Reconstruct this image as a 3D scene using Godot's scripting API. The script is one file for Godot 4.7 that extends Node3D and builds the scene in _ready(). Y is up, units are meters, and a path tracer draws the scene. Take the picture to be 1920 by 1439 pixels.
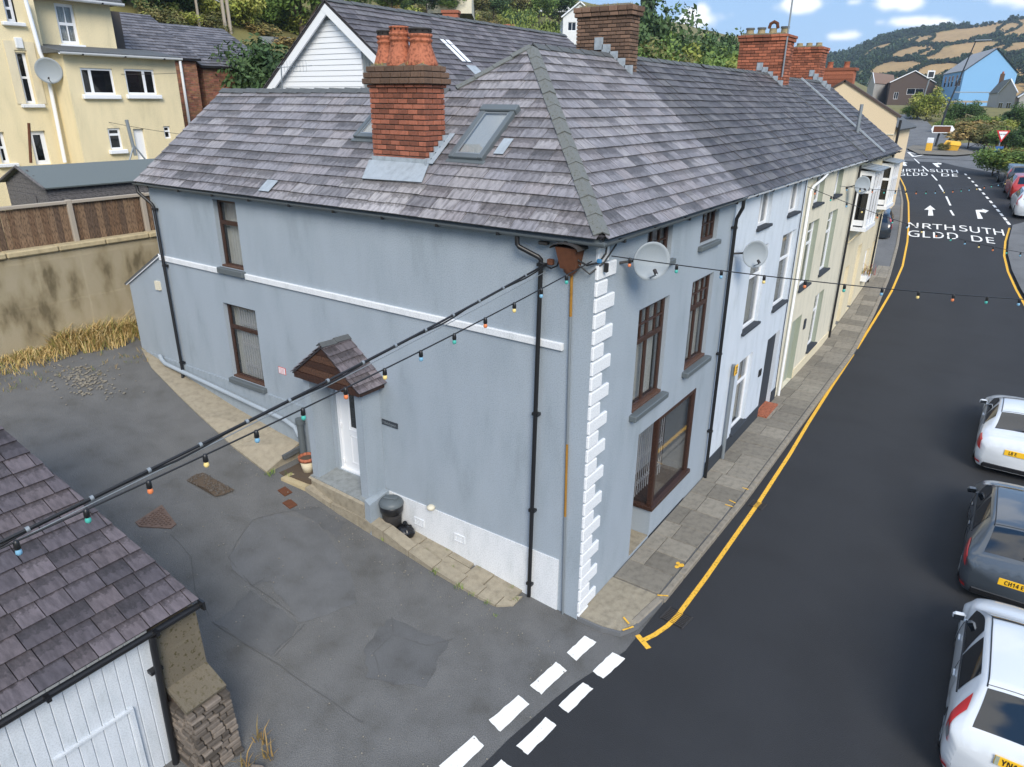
extends Node3D
# A corner house above a small-town street: everything is mesh code, metres, y up.
# The house corner stands at the origin; its side wall runs along -X, the street along -Z.

var M := {}
var TX := {}
var taken := {}
var rng := RandomNumberGenerator.new()
const EYE := Vector3(4.87, 8.8, 9.25)

# ---------------------------------------------------------------- nodes
func numbered(called: String) -> String:
	var n: int = taken.get(called, -1) + 1
	taken[called] = n
	return called if n == 0 else "%s_%03d" % [called, n]

func tag(o: Node, label: String, category: String, group := "") -> Node:
	o.set_meta("label", label)
	o.set_meta("category", category)
	if group != "":
		o.set_meta("group", group)
	return o

func thing(called: String, label: String, category: String, at := Vector3.ZERO, turn := 0.0, group := "", local := false) -> Node3D:
	var o := Node3D.new()
	o.name = numbered(called)
	add_child(o)
	o.position = at
	o.rotation.y = turn
	tag(o, label, category, group)
	if local:
		o.set_meta("local_axes", true)
	return o

func obj(called: String, st: SurfaceTool, m: Material, parent: Node = null) -> MeshInstance3D:
	st.generate_normals()
	return put(called, st.commit(), m, parent)

func put(called: String, mesh: Mesh, m: Material, parent: Node = null) -> MeshInstance3D:
	var o := MeshInstance3D.new()
	o.mesh = mesh
	if m:
		o.material_override = m
	if parent == null or parent == self:
		o.name = numbered(called)
		add_child(o)
	else:
		o.name = called
		parent.add_child(o, true)
		if parent.get_parent() == self and not parent is MeshInstance3D and not parent.has_meta("local_axes"):
			o.position = -parent.position
	return o

func struct(called: String, st: SurfaceTool, m: Material) -> MeshInstance3D:
	var o := obj(called, st, m)
	o.set_meta("kind", "structure")
	return o

func stuff(o: Node) -> Node:
	o.set_meta("kind", "stuff")
	return o

# ---------------------------------------------------------------- shapes
func mb(smooth := false) -> SurfaceTool:
	var st := SurfaceTool.new()
	st.begin(Mesh.PRIMITIVE_TRIANGLES)
	st.set_smooth_group(0 if smooth else -1)
	return st

func tri(st: SurfaceTool, a: Vector3, b: Vector3, c: Vector3) -> void:
	st.add_vertex(a); st.add_vertex(c); st.add_vertex(b)

func quad(st: SurfaceTool, a: Vector3, b: Vector3, c: Vector3, d: Vector3) -> void:
	tri(st, a, b, c); tri(st, a, c, d)

func hull8(st: SurfaceTool, p: Array) -> void:
	# p: bottom four counter-clockwise from above, then the top four above them
	quad(st, p[4], p[5], p[6], p[7])
	quad(st, p[3], p[2], p[1], p[0])
	for i in 4:
		var j := (i + 1) % 4
		quad(st, p[i], p[j], p[4 + j], p[4 + i])

func box(st: SurfaceTool, c: Vector3, s: Vector3, b := Basis.IDENTITY) -> void:
	var h := s * 0.5
	var p := []
	for y in [-1, 1]:
		for q in [[-1, 1], [1, 1], [1, -1], [-1, -1]]:
			p.append(c + b * Vector3(q[0] * h.x, y * h.y, q[1] * h.z))
	hull8(st, p)

func bx(st: SurfaceTool, x0: float, x1: float, y0: float, y1: float, z0: float, z1: float) -> void:
	box(st, Vector3(x0 + x1, y0 + y1, z0 + z1) * 0.5, Vector3(x1 - x0, y1 - y0, z1 - z0).abs())

func cbox(st: SurfaceTool, c: Vector3, s: Vector3, ch: float, b := Basis.IDENTITY) -> void:
	# a box with all twelve edges chamfered
	var h := s * 0.5
	var pt := func(sx: int, sy: int, sz: int, ax: int) -> Vector3:
		var v := Vector3(sx * (h.x - ch), sy * (h.y - ch), sz * (h.z - ch))
		if ax == 0: v.x = sx * h.x
		elif ax == 1: v.y = sy * h.y
		else: v.z = sz * h.z
		return c + b * v
	for s1 in [-1, 1]:
		var f := [pt.call(s1, -1, 1, 0), pt.call(s1, -1, -1, 0), pt.call(s1, 1, -1, 0), pt.call(s1, 1, 1, 0)]
		if s1 < 0: f.reverse()
		quad(st, f[0], f[1], f[2], f[3])
		f = [pt.call(-1, s1, 1, 1), pt.call(1, s1, 1, 1), pt.call(1, s1, -1, 1), pt.call(-1, s1, -1, 1)]
		if s1 < 0: f.reverse()
		quad(st, f[0], f[1], f[2], f[3])
		f = [pt.call(-1, -1, s1, 2), pt.call(1, -1, s1, 2), pt.call(1, 1, s1, 2), pt.call(-1, 1, s1, 2)]
		if s1 < 0: f.reverse()
		quad(st, f[0], f[1], f[2], f[3])
	for s1 in [-1, 1]:
		for s2 in [-1, 1]:
			edge(st, c, [pt.call(s1, s2, -1, 0), pt.call(s1, s2, 1, 0), pt.call(s1, s2, 1, 1), pt.call(s1, s2, -1, 1)])
			edge(st, c, [pt.call(s1, -1, s2, 0), pt.call(s1, 1, s2, 0), pt.call(s1, 1, s2, 2), pt.call(s1, -1, s2, 2)])
			edge(st, c, [pt.call(-1, s1, s2, 1), pt.call(1, s1, s2, 1), pt.call(1, s1, s2, 2), pt.call(-1, s1, s2, 2)])
			for s3 in [-1, 1]:
				edge(st, c, [pt.call(s1, s2, s3, 0), pt.call(s1, s2, s3, 1), pt.call(s1, s2, s3, 2)])

func edge(st: SurfaceTool, c: Vector3, f: Array) -> void:
	var n: Vector3 = (f[1] - f[0]).cross(f[2] - f[0])
	if n.dot(f[0] - c) < 0.0: f.reverse()
	tri(st, f[0], f[1], f[2])
	if f.size() > 3: tri(st, f[0], f[2], f[3])

func tube(st: SurfaceTool, pts: Array, r: float, sides := 8, r1 := -1.0) -> void:
	var up := Vector3.UP
	var rings := []
	st.set_smooth_group(1)
	for i in pts.size():
		var d: Vector3 = (pts[mini(i + 1, pts.size() - 1)] - pts[maxi(i - 1, 0)]).normalized()
		var a := d.cross(up)
		if a.length() < 0.05: a = d.cross(Vector3.RIGHT)
		a = a.normalized()
		var b := a.cross(d).normalized()
		var rr := r if r1 < 0.0 else lerpf(r, r1, float(i) / (pts.size() - 1))
		var ring := []
		for k in sides:
			var t := TAU * k / sides
			ring.append(pts[i] + (a * cos(t) + b * sin(t)) * rr)
		rings.append(ring)
		up = b
	for i in rings.size() - 1:
		for k in sides:
			var l := (k + 1) % sides
			quad(st, rings[i][k], rings[i + 1][k], rings[i + 1][l], rings[i][l])
	st.set_smooth_group(-1)
	for k in range(1, sides - 1):
		tri(st, rings[0][0], rings[0][k], rings[0][k + 1])
		var e: Array = rings[-1]
		tri(st, e[0], e[k + 1], e[k])

func lathe(st: SurfaceTool, o: Vector3, prof: Array, sides := 16, b := Basis.IDENTITY) -> void:
	# prof: [radius, height] upwards
	st.set_smooth_group(2)
	for i in prof.size() - 1:
		for k in sides:
			var t0 := TAU * k / sides
			var t1 := TAU * (k + 1) / sides
			var p0: Array = prof[i]
			var p1: Array = prof[i + 1]
			var q := func(p: Array, t: float) -> Vector3: return o + b * Vector3(cos(t) * p[0], p[1], -sin(t) * p[0])
			var va: Vector3 = q.call(p0, t0); var vb: Vector3 = q.call(p0, t1)
			var vc: Vector3 = q.call(p1, t1); var vd: Vector3 = q.call(p1, t0)
			if p0[0] > 1e-5: tri(st, va, vb, vc)
			if p1[0] > 1e-5: tri(st, va, vc, vd)
	st.set_smooth_group(-1)

func prism(st: SurfaceTool, poly: PackedVector2Array, o: Vector3, u: Vector3, v: Vector3, n: Vector3, h0: float, h1: float) -> void:
	# a flat shape in the plane (u, v), from height h0 to h1 along n = u x v
	var p := poly
	if Geometry2D.is_polygon_clockwise(p):
		p = p.duplicate(); p.reverse()
	var idx := Geometry2D.triangulate_polygon(p)
	for k in range(0, idx.size(), 3):
		var w := []
		for e in 3: w.append(p[idx[k + e]])
		if (w[1] - w[0]).cross(w[2] - w[0]) < 0.0: w = [w[0], w[2], w[1]]
		var f := []
		for e in 3: f.append(o + u * w[e].x + v * w[e].y)
		tri(st, f[0] + n * h1, f[1] + n * h1, f[2] + n * h1)
		if h1 > h0: tri(st, f[0] + n * h0, f[2] + n * h0, f[1] + n * h0)
	if h1 > h0:
		for i in p.size():
			var a: Vector2 = p[i]; var b: Vector2 = p[(i + 1) % p.size()]
			var A := o + u * a.x + v * a.y; var B := o + u * b.x + v * b.y
			quad(st, A + n * h0, B + n * h0, B + n * h1, A + n * h1)

func flat(st: SurfaceTool, pts: Array, y: float, h := 0.0) -> void:
	# a plan shape [x, z] at height y, with a thickness h below it
	var p := PackedVector2Array()
	for q in pts: p.append(Vector2(q[0], -q[1]))
	prism(st, p, Vector3(0, y, 0), Vector3.RIGHT, Vector3.FORWARD, Vector3.UP, -h, 0.0)

func wall(st: SurfaceTool, o: Vector3, u: Vector3, n: Vector3, u0: float, u1: float, v0: float, v1: float, holes: Array, depth := 0.14) -> void:
	# an upright wall in (u, up) with real openings [ua, ub, va, vb] and their reveals
	var us := [u0, u1]; var vs := [v0, v1]
	for h in holes:
		us.append_array([h[0], h[1]]); vs.append_array([h[2], h[3]])
	us.sort(); vs.sort()
	var at := func(a: float, b: float, d := 0.0) -> Vector3: return o + u * a + Vector3.UP * b - n * d
	for i in us.size() - 1:
		if us[i + 1] - us[i] < 1e-4: continue
		for j in vs.size() - 1:
			if vs[j + 1] - vs[j] < 1e-4: continue
			var cu: float = (us[i] + us[i + 1]) * 0.5
			var cv: float = (vs[j] + vs[j + 1]) * 0.5
			var open := cu < u0 or cu > u1 or cv < v0 or cv > v1
			for h in holes:
				if cu > h[0] and cu < h[1] and cv > h[2] and cv < h[3]: open = true
			if not open:
				nquad(st, n, at.call(us[i], vs[j]), at.call(us[i + 1], vs[j]), at.call(us[i + 1], vs[j + 1]), at.call(us[i], vs[j + 1]))
	for h in holes:
		var dd: float = h[4] if h.size() > 4 else depth
		var e := [[h[0], h[2]], [h[1], h[2]], [h[1], h[3]], [h[0], h[3]]]
		var mid: Vector3 = at.call((h[0] + h[1]) * 0.5, (h[2] + h[3]) * 0.5)
		for k in 4:
			var a: Array = e[k]; var b: Array = e[(k + 1) % 4]
			var m: Vector3 = at.call((a[0] + b[0]) * 0.5, (a[1] + b[1]) * 0.5)
			nquad(st, mid - m, at.call(a[0], a[1]), at.call(b[0], b[1]), at.call(b[0], b[1], dd), at.call(a[0], a[1], dd))

func nquad(st: SurfaceTool, n: Vector3, a: Vector3, b: Vector3, c: Vector3, d: Vector3) -> void:
	if (b - a).cross(c - a).dot(n) >= 0.0: quad(st, a, b, c, d)
	else: quad(st, d, c, b, a)

func arc_poly(cx: float, cy: float, rx: float, ry: float, n := 16) -> PackedVector2Array:
	var p := PackedVector2Array()
	for i in n: p.append(Vector2(cx + rx * cos(TAU * i / n), cy + ry * sin(TAU * i / n)))
	return p

# ---------------------------------------------------------------- materials
func ramp(cols: Array) -> Gradient:
	var g := Gradient.new()
	var off := PackedFloat32Array(); var cs := PackedColorArray()
	for c in cols:
		off.append(c[0]); cs.append(c[1] if c[1] is Color else Color(c[1], c[1], c[1]))
	g.offsets = off; g.colors = cs
	return g

func ntex(key: String, sd: int, freq: float, cols: Array, oct := 4, size := 512, type := FastNoiseLite.TYPE_SIMPLEX_SMOOTH, ridged := false) -> NoiseTexture2D:
	if TX.has(key): return TX[key]
	var f := FastNoiseLite.new()
	f.seed = sd; f.frequency = freq; f.noise_type = type
	f.fractal_octaves = oct
	f.fractal_gain = 0.55
	if ridged: f.fractal_type = FastNoiseLite.FRACTAL_RIDGED
	var t := NoiseTexture2D.new()
	t.width = size; t.height = size; t.seamless = true; t.noise = f
	t.color_ramp = ramp(cols)
	TX[key] = t
	return t

func sm(key: String, col: Color, rough := 0.85, tex: Texture2D = null, sc = 1.0, over: Texture2D = null, sc2 = 1.0) -> StandardMaterial3D:
	# base colour x a grain texture (repeat 1/sc metres) x a coarser texture
	if M.has(key): return M[key]
	var m := StandardMaterial3D.new()
	m.albedo_color = col
	m.roughness = rough
	if tex:
		m.albedo_texture = tex
		m.uv1_triplanar = true; m.uv1_world_triplanar = true
		m.uv1_scale = sc if sc is Vector3 else Vector3(sc, sc, sc)
	if over:
		m.detail_enabled = true
		m.detail_blend_mode = BaseMaterial3D.BLEND_MODE_MUL
		m.detail_albedo = over
		m.detail_uv_layer = BaseMaterial3D.DETAIL_UV_2
		m.uv2_triplanar = true; m.uv2_world_triplanar = true
		m.uv2_scale = sc2 if sc2 is Vector3 else Vector3(sc2, sc2, sc2)
	M[key] = m
	return m

func relief(m: StandardMaterial3D, t: Texture2D, cm: float) -> StandardMaterial3D:
	m.heightmap_enabled = true; m.heightmap_texture = t; m.heightmap_scale = cm
	return m

func tinted(m: StandardMaterial3D) -> StandardMaterial3D:
	m.vertex_color_use_as_albedo = true
	return m

func glass(key: String, col: Color, a: float) -> StandardMaterial3D:
	if M.has(key): return M[key]
	var m := StandardMaterial3D.new()
	m.albedo_color = Color(col.r, col.g, col.b, a)
	m.transparency = BaseMaterial3D.TRANSPARENCY_ALPHA
	m.roughness = 0.04
	m.metallic_specular = 0.6
	M[key] = m
	return m

func rgb(r: float, g: float, b: float) -> Color:
	return Color(r / 255.0, g / 255.0, b / 255.0)

func lin(c: Color) -> Color:
	return c.srgb_to_linear()

func words(called: String, text: String, size: float, at: Vector3, b: Basis, m: Material, parent: Node, stretch := Vector2.ONE, depth := 0.004, bold := false) -> MeshInstance3D:
	var t := TextMesh.new()
	var f := SystemFont.new()
	f.font_names = PackedStringArray(["Droid Sans"])
	if bold: f.font_weight = 700
	t.font = f; t.text = text; t.font_size = 64
	t.pixel_size = size / 46.0
	t.depth = depth
	t.curve_step = 2.0
	var o := put(called, t, m, parent)
	o.transform = Transform3D(b * Basis.from_scale(Vector3(stretch.x, stretch.y, 1)), at + o.position)
	return o

# ---------------------------------------------------------------- camera, sky, sun, then the place
func _ready() -> void:
	rng.seed = 7
	camera_and_sky()
	materials()
	ground()
	street()
	yard_details()
	grey_house()
	terrace()
	side_buildings()
	yellow_house_and_garden()
	hillside()
	far_end()
	cars()
	small_things()
	cables()

func camera_and_sky() -> void:
	var cam := Camera3D.new()
	cam.name = "camera"
	cam.fov = 57.07
	cam.near = 0.1
	cam.far = 4000.0
	var pit := deg_to_rad(21.824)
	var roll := deg_to_rad(0.547)
	var psi := deg_to_rad(34.533)
	var right := Vector3(cos(psi), 0, -sin(psi))
	var fwd := Vector3(-sin(psi), 0, -cos(psi))
	var cf := fwd * cos(pit) - Vector3.UP * sin(pit)
	var cu := Vector3.UP * cos(pit) + fwd * sin(pit)
	cam.transform = Transform3D(Basis(right * cos(roll) + cu * sin(roll), cu * cos(roll) - right * sin(roll), -cf), EYE)
	add_child(cam)
	cam.current = true

	var env := Environment.new()
	env.background_mode = Environment.BG_SKY
	env.tonemap_mode = Environment.TONE_MAPPER_LINEAR
	env.tonemap_exposure = 1.5
	env.sdfgi_enabled = true
	env.ssao_enabled = true
	env.ssil_enabled = true
	env.fog_enabled = true
	env.fog_density = 0.0002
	env.fog_light_color = Color(0.78, 0.86, 0.95)
	var sky := Sky.new()
	var pano := PanoramaSkyMaterial.new()
	pano.panorama = ImageTexture.create_from_image(sky_picture(2048))
	sky.sky_material = pano
	env.sky = sky
	var we := WorldEnvironment.new()
	we.name = "environment"
	we.environment = env
	add_child(we)

	var sun := DirectionalLight3D.new()
	sun.name = "sun"
	sun.light_energy = 0.8
	sun.light_angular_distance = 28.0
	sun.light_color = Color(1.0, 0.965, 0.91)
	sun.shadow_enabled = true
	add_child(sun)
	sun.look_at_from_position(Vector3(40, 42, 40), Vector3.ZERO, Vector3.UP)

func sky_picture(w: int) -> Image:
	# blue air with a bright broken cloud deck: puffs everywhere, thinning towards the horizon
	var h := w / 2
	var im := Image.create(w, h, false, Image.FORMAT_RGBF)
	var f := FastNoiseLite.new()
	f.seed = 11; f.frequency = 1.5; f.fractal_octaves = 5
	var puffs := [[0.0535, -0.0, 0.0], [0.0, 0.0, 0.0]]
	puffs.clear()
	for q in [[1278.0, 44.0, 60.0, 22.0], [1470.0, 22.0, 55.0, 19.0], [1638.0, 24.0, 58.0, 17.0], [1888.0, 26.0, 75.0, 20.0], [1700.0, 58.0, 60.0, 9.0], [1560.0, 75.0, 40.0, 8.0]]:
		# [azimuth from -Z, elevation, half sizes], in radians
		puffs.append([deg_to_rad(-34.53) + atan((q[0] - 960.0) / 1424.0), atan((190.0 - q[1]) / 1424.0 * 0.93), q[2] / 1500.0, q[3] / 1500.0])
	for j in h:
		var el := PI * 0.5 - PI * (j + 0.5) / h
		for i in w:
			var az := TAU * (i + 0.5) / w
			var d := Vector3(sin(az) * cos(el), sin(el), -cos(az) * cos(el))
			var t := pow(clampf(d.y, 0.0, 1.0), 0.42)
			var c := Vector3(0.42, 0.58, 0.74).lerp(Vector3(0.09, 0.26, 0.60), t)
			if d.y < 0.0:
				c = Vector3(0.30, 0.31, 0.30)
			else:
				var n := f.get_noise_3d(d.x, d.y * 2.6, d.z)
				var cover := smoothstep(-0.10, 0.22, n) * smoothstep(0.14, 0.42, d.y)
				for p in puffs:
					var da = wrapf(az - p[0], -PI, PI) / p[2]
					var de: float = (el - p[1]) / p[3]
					var r := sqrt(da * da + de * de)
					if r < 1.7:
						var e := f.get_noise_3d(d.x * 14.0, d.y * 22.0, d.z * 14.0)
						if de < 0.0: e *= 0.45
						cover = maxf(cover, smoothstep(0.95, 0.55, r + e * 1.1) * 0.9)
				c = c.lerp(Vector3(0.92, 0.93, 0.95), cover)
			im.set_pixel(i, j, Color(c.x, c.y, c.z))
	return im

func materials() -> void:
	var fine := ntex("fine", 3, 0.09, [[0.0, 0.88], [0.45, 0.96], [0.6, 0.985], [1.0, 1.0]], 3)
	var grit := ntex("grit", 5, 0.22, [[0.0, 0.6], [0.4, 0.88], [0.6, 0.95], [0.8, 1.0], [1.0, 1.0]], 3)
	var patch := ntex("patch", 9, 0.012, [[0.1, 0.86], [0.4, 0.95], [0.7, 1.0]], 6)
	var stain := ntex("stain", 21, 0.008, [[0.05, rgb(236, 237, 236)], [0.3, rgb(247, 248, 248)], [0.5, rgb(252, 252, 252)], [0.7, Color.WHITE]], 5)
	var hgt := ntex("hgt", 31, 0.16, [[0.2, 0.0], [0.8, 1.0]], 4)
	var slate_t := ntex("slate_t", 41, 0.016, [[0.12, rgb(178, 177, 178)], [0.36, rgb(214, 213, 214)], [0.52, rgb(232, 231, 232)], [0.7, Color.WHITE], [0.85, rgb(240, 238, 238)]], 6)
	var moss := ntex("moss", 51, 0.03, [[0.12, rgb(168, 166, 120)], [0.26, rgb(216, 216, 198)], [0.36, Color.WHITE], [1.0, rgb(236, 238, 236)]], 5)
	var grain := ntex("grain", 61, 0.02, [[0.2, 0.62], [0.5, 0.9], [0.8, 1.0]], 4)
	# painted render of the corner house and its neighbours
	sm("grey", rgb(163, 174, 184), 0.9, fine, 0.7, stain, Vector3(0.3, 0.1, 0.3))
	relief(M.grey, hgt, 0.25)
	sm("grey_base", rgb(155, 166, 175), 0.9, fine, 0.9, stain, Vector3(1.3, 0.5, 1.3))
	sm("white", rgb(229, 232, 235), 0.85, fine, 0.6, stain, Vector3(0.7, 0.22, 0.7))
	sm("quoin", rgb(232, 235, 238), 0.85, fine, 0.6)
	sm("pale", rgb(213, 222, 232), 0.88, fine, 0.6, stain, Vector3(0.6, 0.17, 0.6))
	relief(M.pale, hgt, 0.3)
	sm("cream", rgb(226, 219, 198), 0.88, fine, 0.6, stain, Vector3(0.6, 0.17, 0.6))
	sm("cream2", rgb(228, 216, 186), 0.88, fine, 0.6, stain, Vector3(0.7, 0.2, 0.7))
	sm("peach", rgb(236, 214, 178), 0.9, fine, 0.5)
	sm("yellow", rgb(236, 221, 182), 0.9, fine, 0.5, stain, Vector3(0.35, 0.09, 0.35))
	sm("sage", rgb(160, 168, 152), 0.88, fine, 0.8)
	sm("navy", rgb(52, 58, 66), 0.85, fine, 0.8)
	sm("upvc", rgb(233, 236, 240), 0.35)
	sm("brown", rgb(72, 49, 40), 0.5, grain, Vector3(2, 2, 2))
	sm("brown_pale", rgb(98, 70, 55), 0.55, grain, Vector3(2, 2, 2))  # paler brown: timber sills, shop ledge, every other gable board
	sm("black", rgb(28, 29, 32), 0.4)
	sm("gutter", rgb(96, 104, 108), 0.5, fine, 1.2)
	sm("galv", rgb(146, 154, 160), 0.45, fine, 1.2)
	M.galv.metallic = 0.4
	sm("dish", rgb(158, 167, 174), 0.6, fine, 1.5)
	sm("lead", rgb(168, 178, 186), 0.55, fine, 1.6, patch, 0.9)
	sm("rust", rgb(112, 68, 44), 0.9, grit, 2.4, patch, 1.5)
	sm("rustpipe", rgb(176, 128, 46), 0.85, grit, 2.4, patch, 1.5)
	sm("terracotta", rgb(186, 112, 82), 0.8, fine, 2.0, ntex("potstain", 77, 0.02, [[0.25, rgb(150, 140, 130)], [0.5, Color.WHITE]], 4), 1.3)
	sm("brickwork", Color(1, 1, 1), 0.95, brickwork(), 0.55, patch, 0.6)
	sm("mortar", rgb(112, 98, 88), 0.95, grit, 3.0)
	sm("mortar_dark", rgb(92, 78, 68), 0.95, grit, 3.0)
	for k in 5:
		var s := 0.84 + 0.08 * k
		sm("brick%d" % k, Color(0.64 * s, 0.395 * s, 0.31 * s), 0.92, grit, 3.1, patch, 1.7)
		sm("bbrick%d" % k, Color(0.50 * s, 0.40 * s, 0.335 * s), 0.94, grit, 3.1, patch, 1.7)
		sm("rbrick%d" % k, Color(0.69 * s, 0.42 * s, 0.315 * s), 0.94, grit, 3.1, patch, 1.7)
	# slates: streaks run down each slope
	for q in [["slate_f", Vector3(1.3, 0.7, 0.42)], ["slate_s", Vector3(0.42, 0.7, 1.3)]]:
		var m := tinted(sm(q[0], Color.WHITE, 0.6))
		m.albedo_texture = slate_face()
		m.detail_enabled = true
		m.detail_blend_mode = BaseMaterial3D.BLEND_MODE_MUL
		m.detail_albedo = slate_t
		m.detail_uv_layer = BaseMaterial3D.DETAIL_UV_2
		m.uv2_triplanar = true; m.uv2_world_triplanar = true
		m.uv2_scale = q[1]
	sm("deck", rgb(52, 50, 54), 0.95)
	sm("ridge", rgb(122, 125, 123), 0.8, grit, 2.0, moss, 0.9)
	sm("ridge_dark", rgb(100, 104, 106), 0.8, grit, 2.0, patch, 0.9)
	# ground
	sm("asphalt", rgb(120, 120, 119), 0.95, ntex("chips", 71, 0.24, [[0.0, 0.5], [0.35, 0.8], [0.55, 0.9], [0.75, 1.0], [1.0, 1.0]], 3), 0.42, ntex("yardpatch", 13, 0.008, [[0.08, rgb(216, 214, 210)], [0.3, rgb(236, 236, 235)], [0.52, rgb(246, 246, 246)], [0.72, Color.WHITE]], 7), 0.25)
	relief(M.asphalt, hgt, 0.6)
	sm("tarmac", rgb(54, 56, 60), 0.86, ntex("tarmac_t", 15, 0.25, [[0.0, 0.6], [0.5, 0.86], [0.75, 0.94], [1.0, 1.0]], 2), 0.5, ntex("tarpatch", 17, 0.006, [[0.25, 0.93], [0.5, 0.97], [0.7, 1.0]], 5), 0.12)
	relief(M.tarmac, hgt, 0.45)
	sm("old_tarmac", rgb(122, 124, 126), 0.95, grit, 0.9, patch, 0.1)
	for k in 4:
		var s := 0.9 + 0.06 * k
		sm("slab%d" % k, Color(0.59 * s, 0.565 * s, 0.515 * s), 0.95, grit, 1.3, patch, 0.8)
	sm("kerb", rgb(160, 152, 138), 0.95, grit, 1.5, patch, 0.7)
	sm("concrete", rgb(186, 175, 153), 0.95, grit, 0.9, patch, 0.8)
	relief(M.concrete, hgt, 0.8)
	sm("conc_grey", rgb(150, 155, 155), 0.9, fine, 1.1, patch, 0.9)
	sm("paint_white", rgb(238, 238, 234), 0.8, ntex("wornw", 63, 0.03, [[0.1, 0.78], [0.2, 0.95], [0.4, 1.0]], 5), 0.9)
	sm("paint_yellow", rgb(240, 186, 62), 0.8, ntex("worny", 65, 0.03, [[0.18, 0.72], [0.32, 0.94], [0.5, 1.0]], 5), 0.9)
	sm("iron", rgb(62, 60, 60), 0.7, grit, 2.0)
	sm("rusty_iron", rgb(126, 104, 92), 0.8, grit, 2.0, patch, 1.2)
	sm("soil", rgb(98, 84, 70), 1.0, grit, 0.9)
	# woodwork and stone
	sm("fence0", rgb(122, 96, 74), 0.9, grain, Vector3(3, 0.6, 3))
	sm("fence1", rgb(140, 114, 90), 0.9, grain, Vector3(3, 0.6, 3))
	sm("fence2", rgb(106, 86, 70), 0.9, grain, Vector3(3, 0.6, 3))
	sm("post", rgb(170, 160, 146), 0.9, fine, 1.0)
	sm("shedwood", rgb(112, 110, 112), 0.9, grain, Vector3(0.8, 4, 0.8))
	sm("shedroof", rgb(112, 122, 124), 0.95, grit, 0.8)
	sm("rough_render", rgb(206, 192, 162), 0.98, grit, 0.9, ntex("wallstain", 91, 0.011, [[0.1, rgb(166, 162, 150)], [0.26, rgb(216, 212, 202)], [0.42, rgb(242, 240, 234)], [0.65, Color.WHITE]], 5), Vector3(0.22, 0.09, 0.22))
	relief(M.rough_render, hgt, 1.4)
	sm("coping", rgb(205, 188, 150), 0.98, grit, 0.9, patch, 0.5)
	sm("board", rgb(214, 220, 226), 0.7, fine, 0.8, stain, Vector3(1.0, 0.4, 1.0))
	sm("stone_cap", rgb(136, 126, 108), 0.97, grit, 1.2, moss, 0.7)
	relief(M.stone_cap, hgt, 1.0)
	for k in 4:
		var s := 0.72 + 0.14 * k
		sm("stone%d" % k, Color(0.5 * s, 0.46 * s, 0.42 * s), 0.97, grit, 1.8, patch, 1.4)
	# plants carry their own colours
	var leaf := tinted(sm("leaf", Color(1, 1, 1), 0.75))
	leaf.backlight_enabled = true
	leaf.backlight = Color(0.35, 0.35, 0.35)
	sm("bark", rgb(96, 84, 72), 0.95, grain, Vector3(3, 0.8, 3))
	tinted(sm("field", Color(1, 1, 1), 1.0, patch, 0.02))
	sm("hillgrass", rgb(132, 126, 74), 1.0, grit, 0.2, patch, 0.05)
	glass("pane", Color(0.10, 0.12, 0.13), 0.2)
	glass("pane_dark", Color(0.05, 0.06, 0.07), 0.72)
	sm("curtain", rgb(226, 232, 230), 0.9, fine, Vector3(3, 0.3, 3))
	sm("dark", rgb(26, 25, 26), 0.95)
	sm("room", rgb(90, 84, 80), 0.95)

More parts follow.
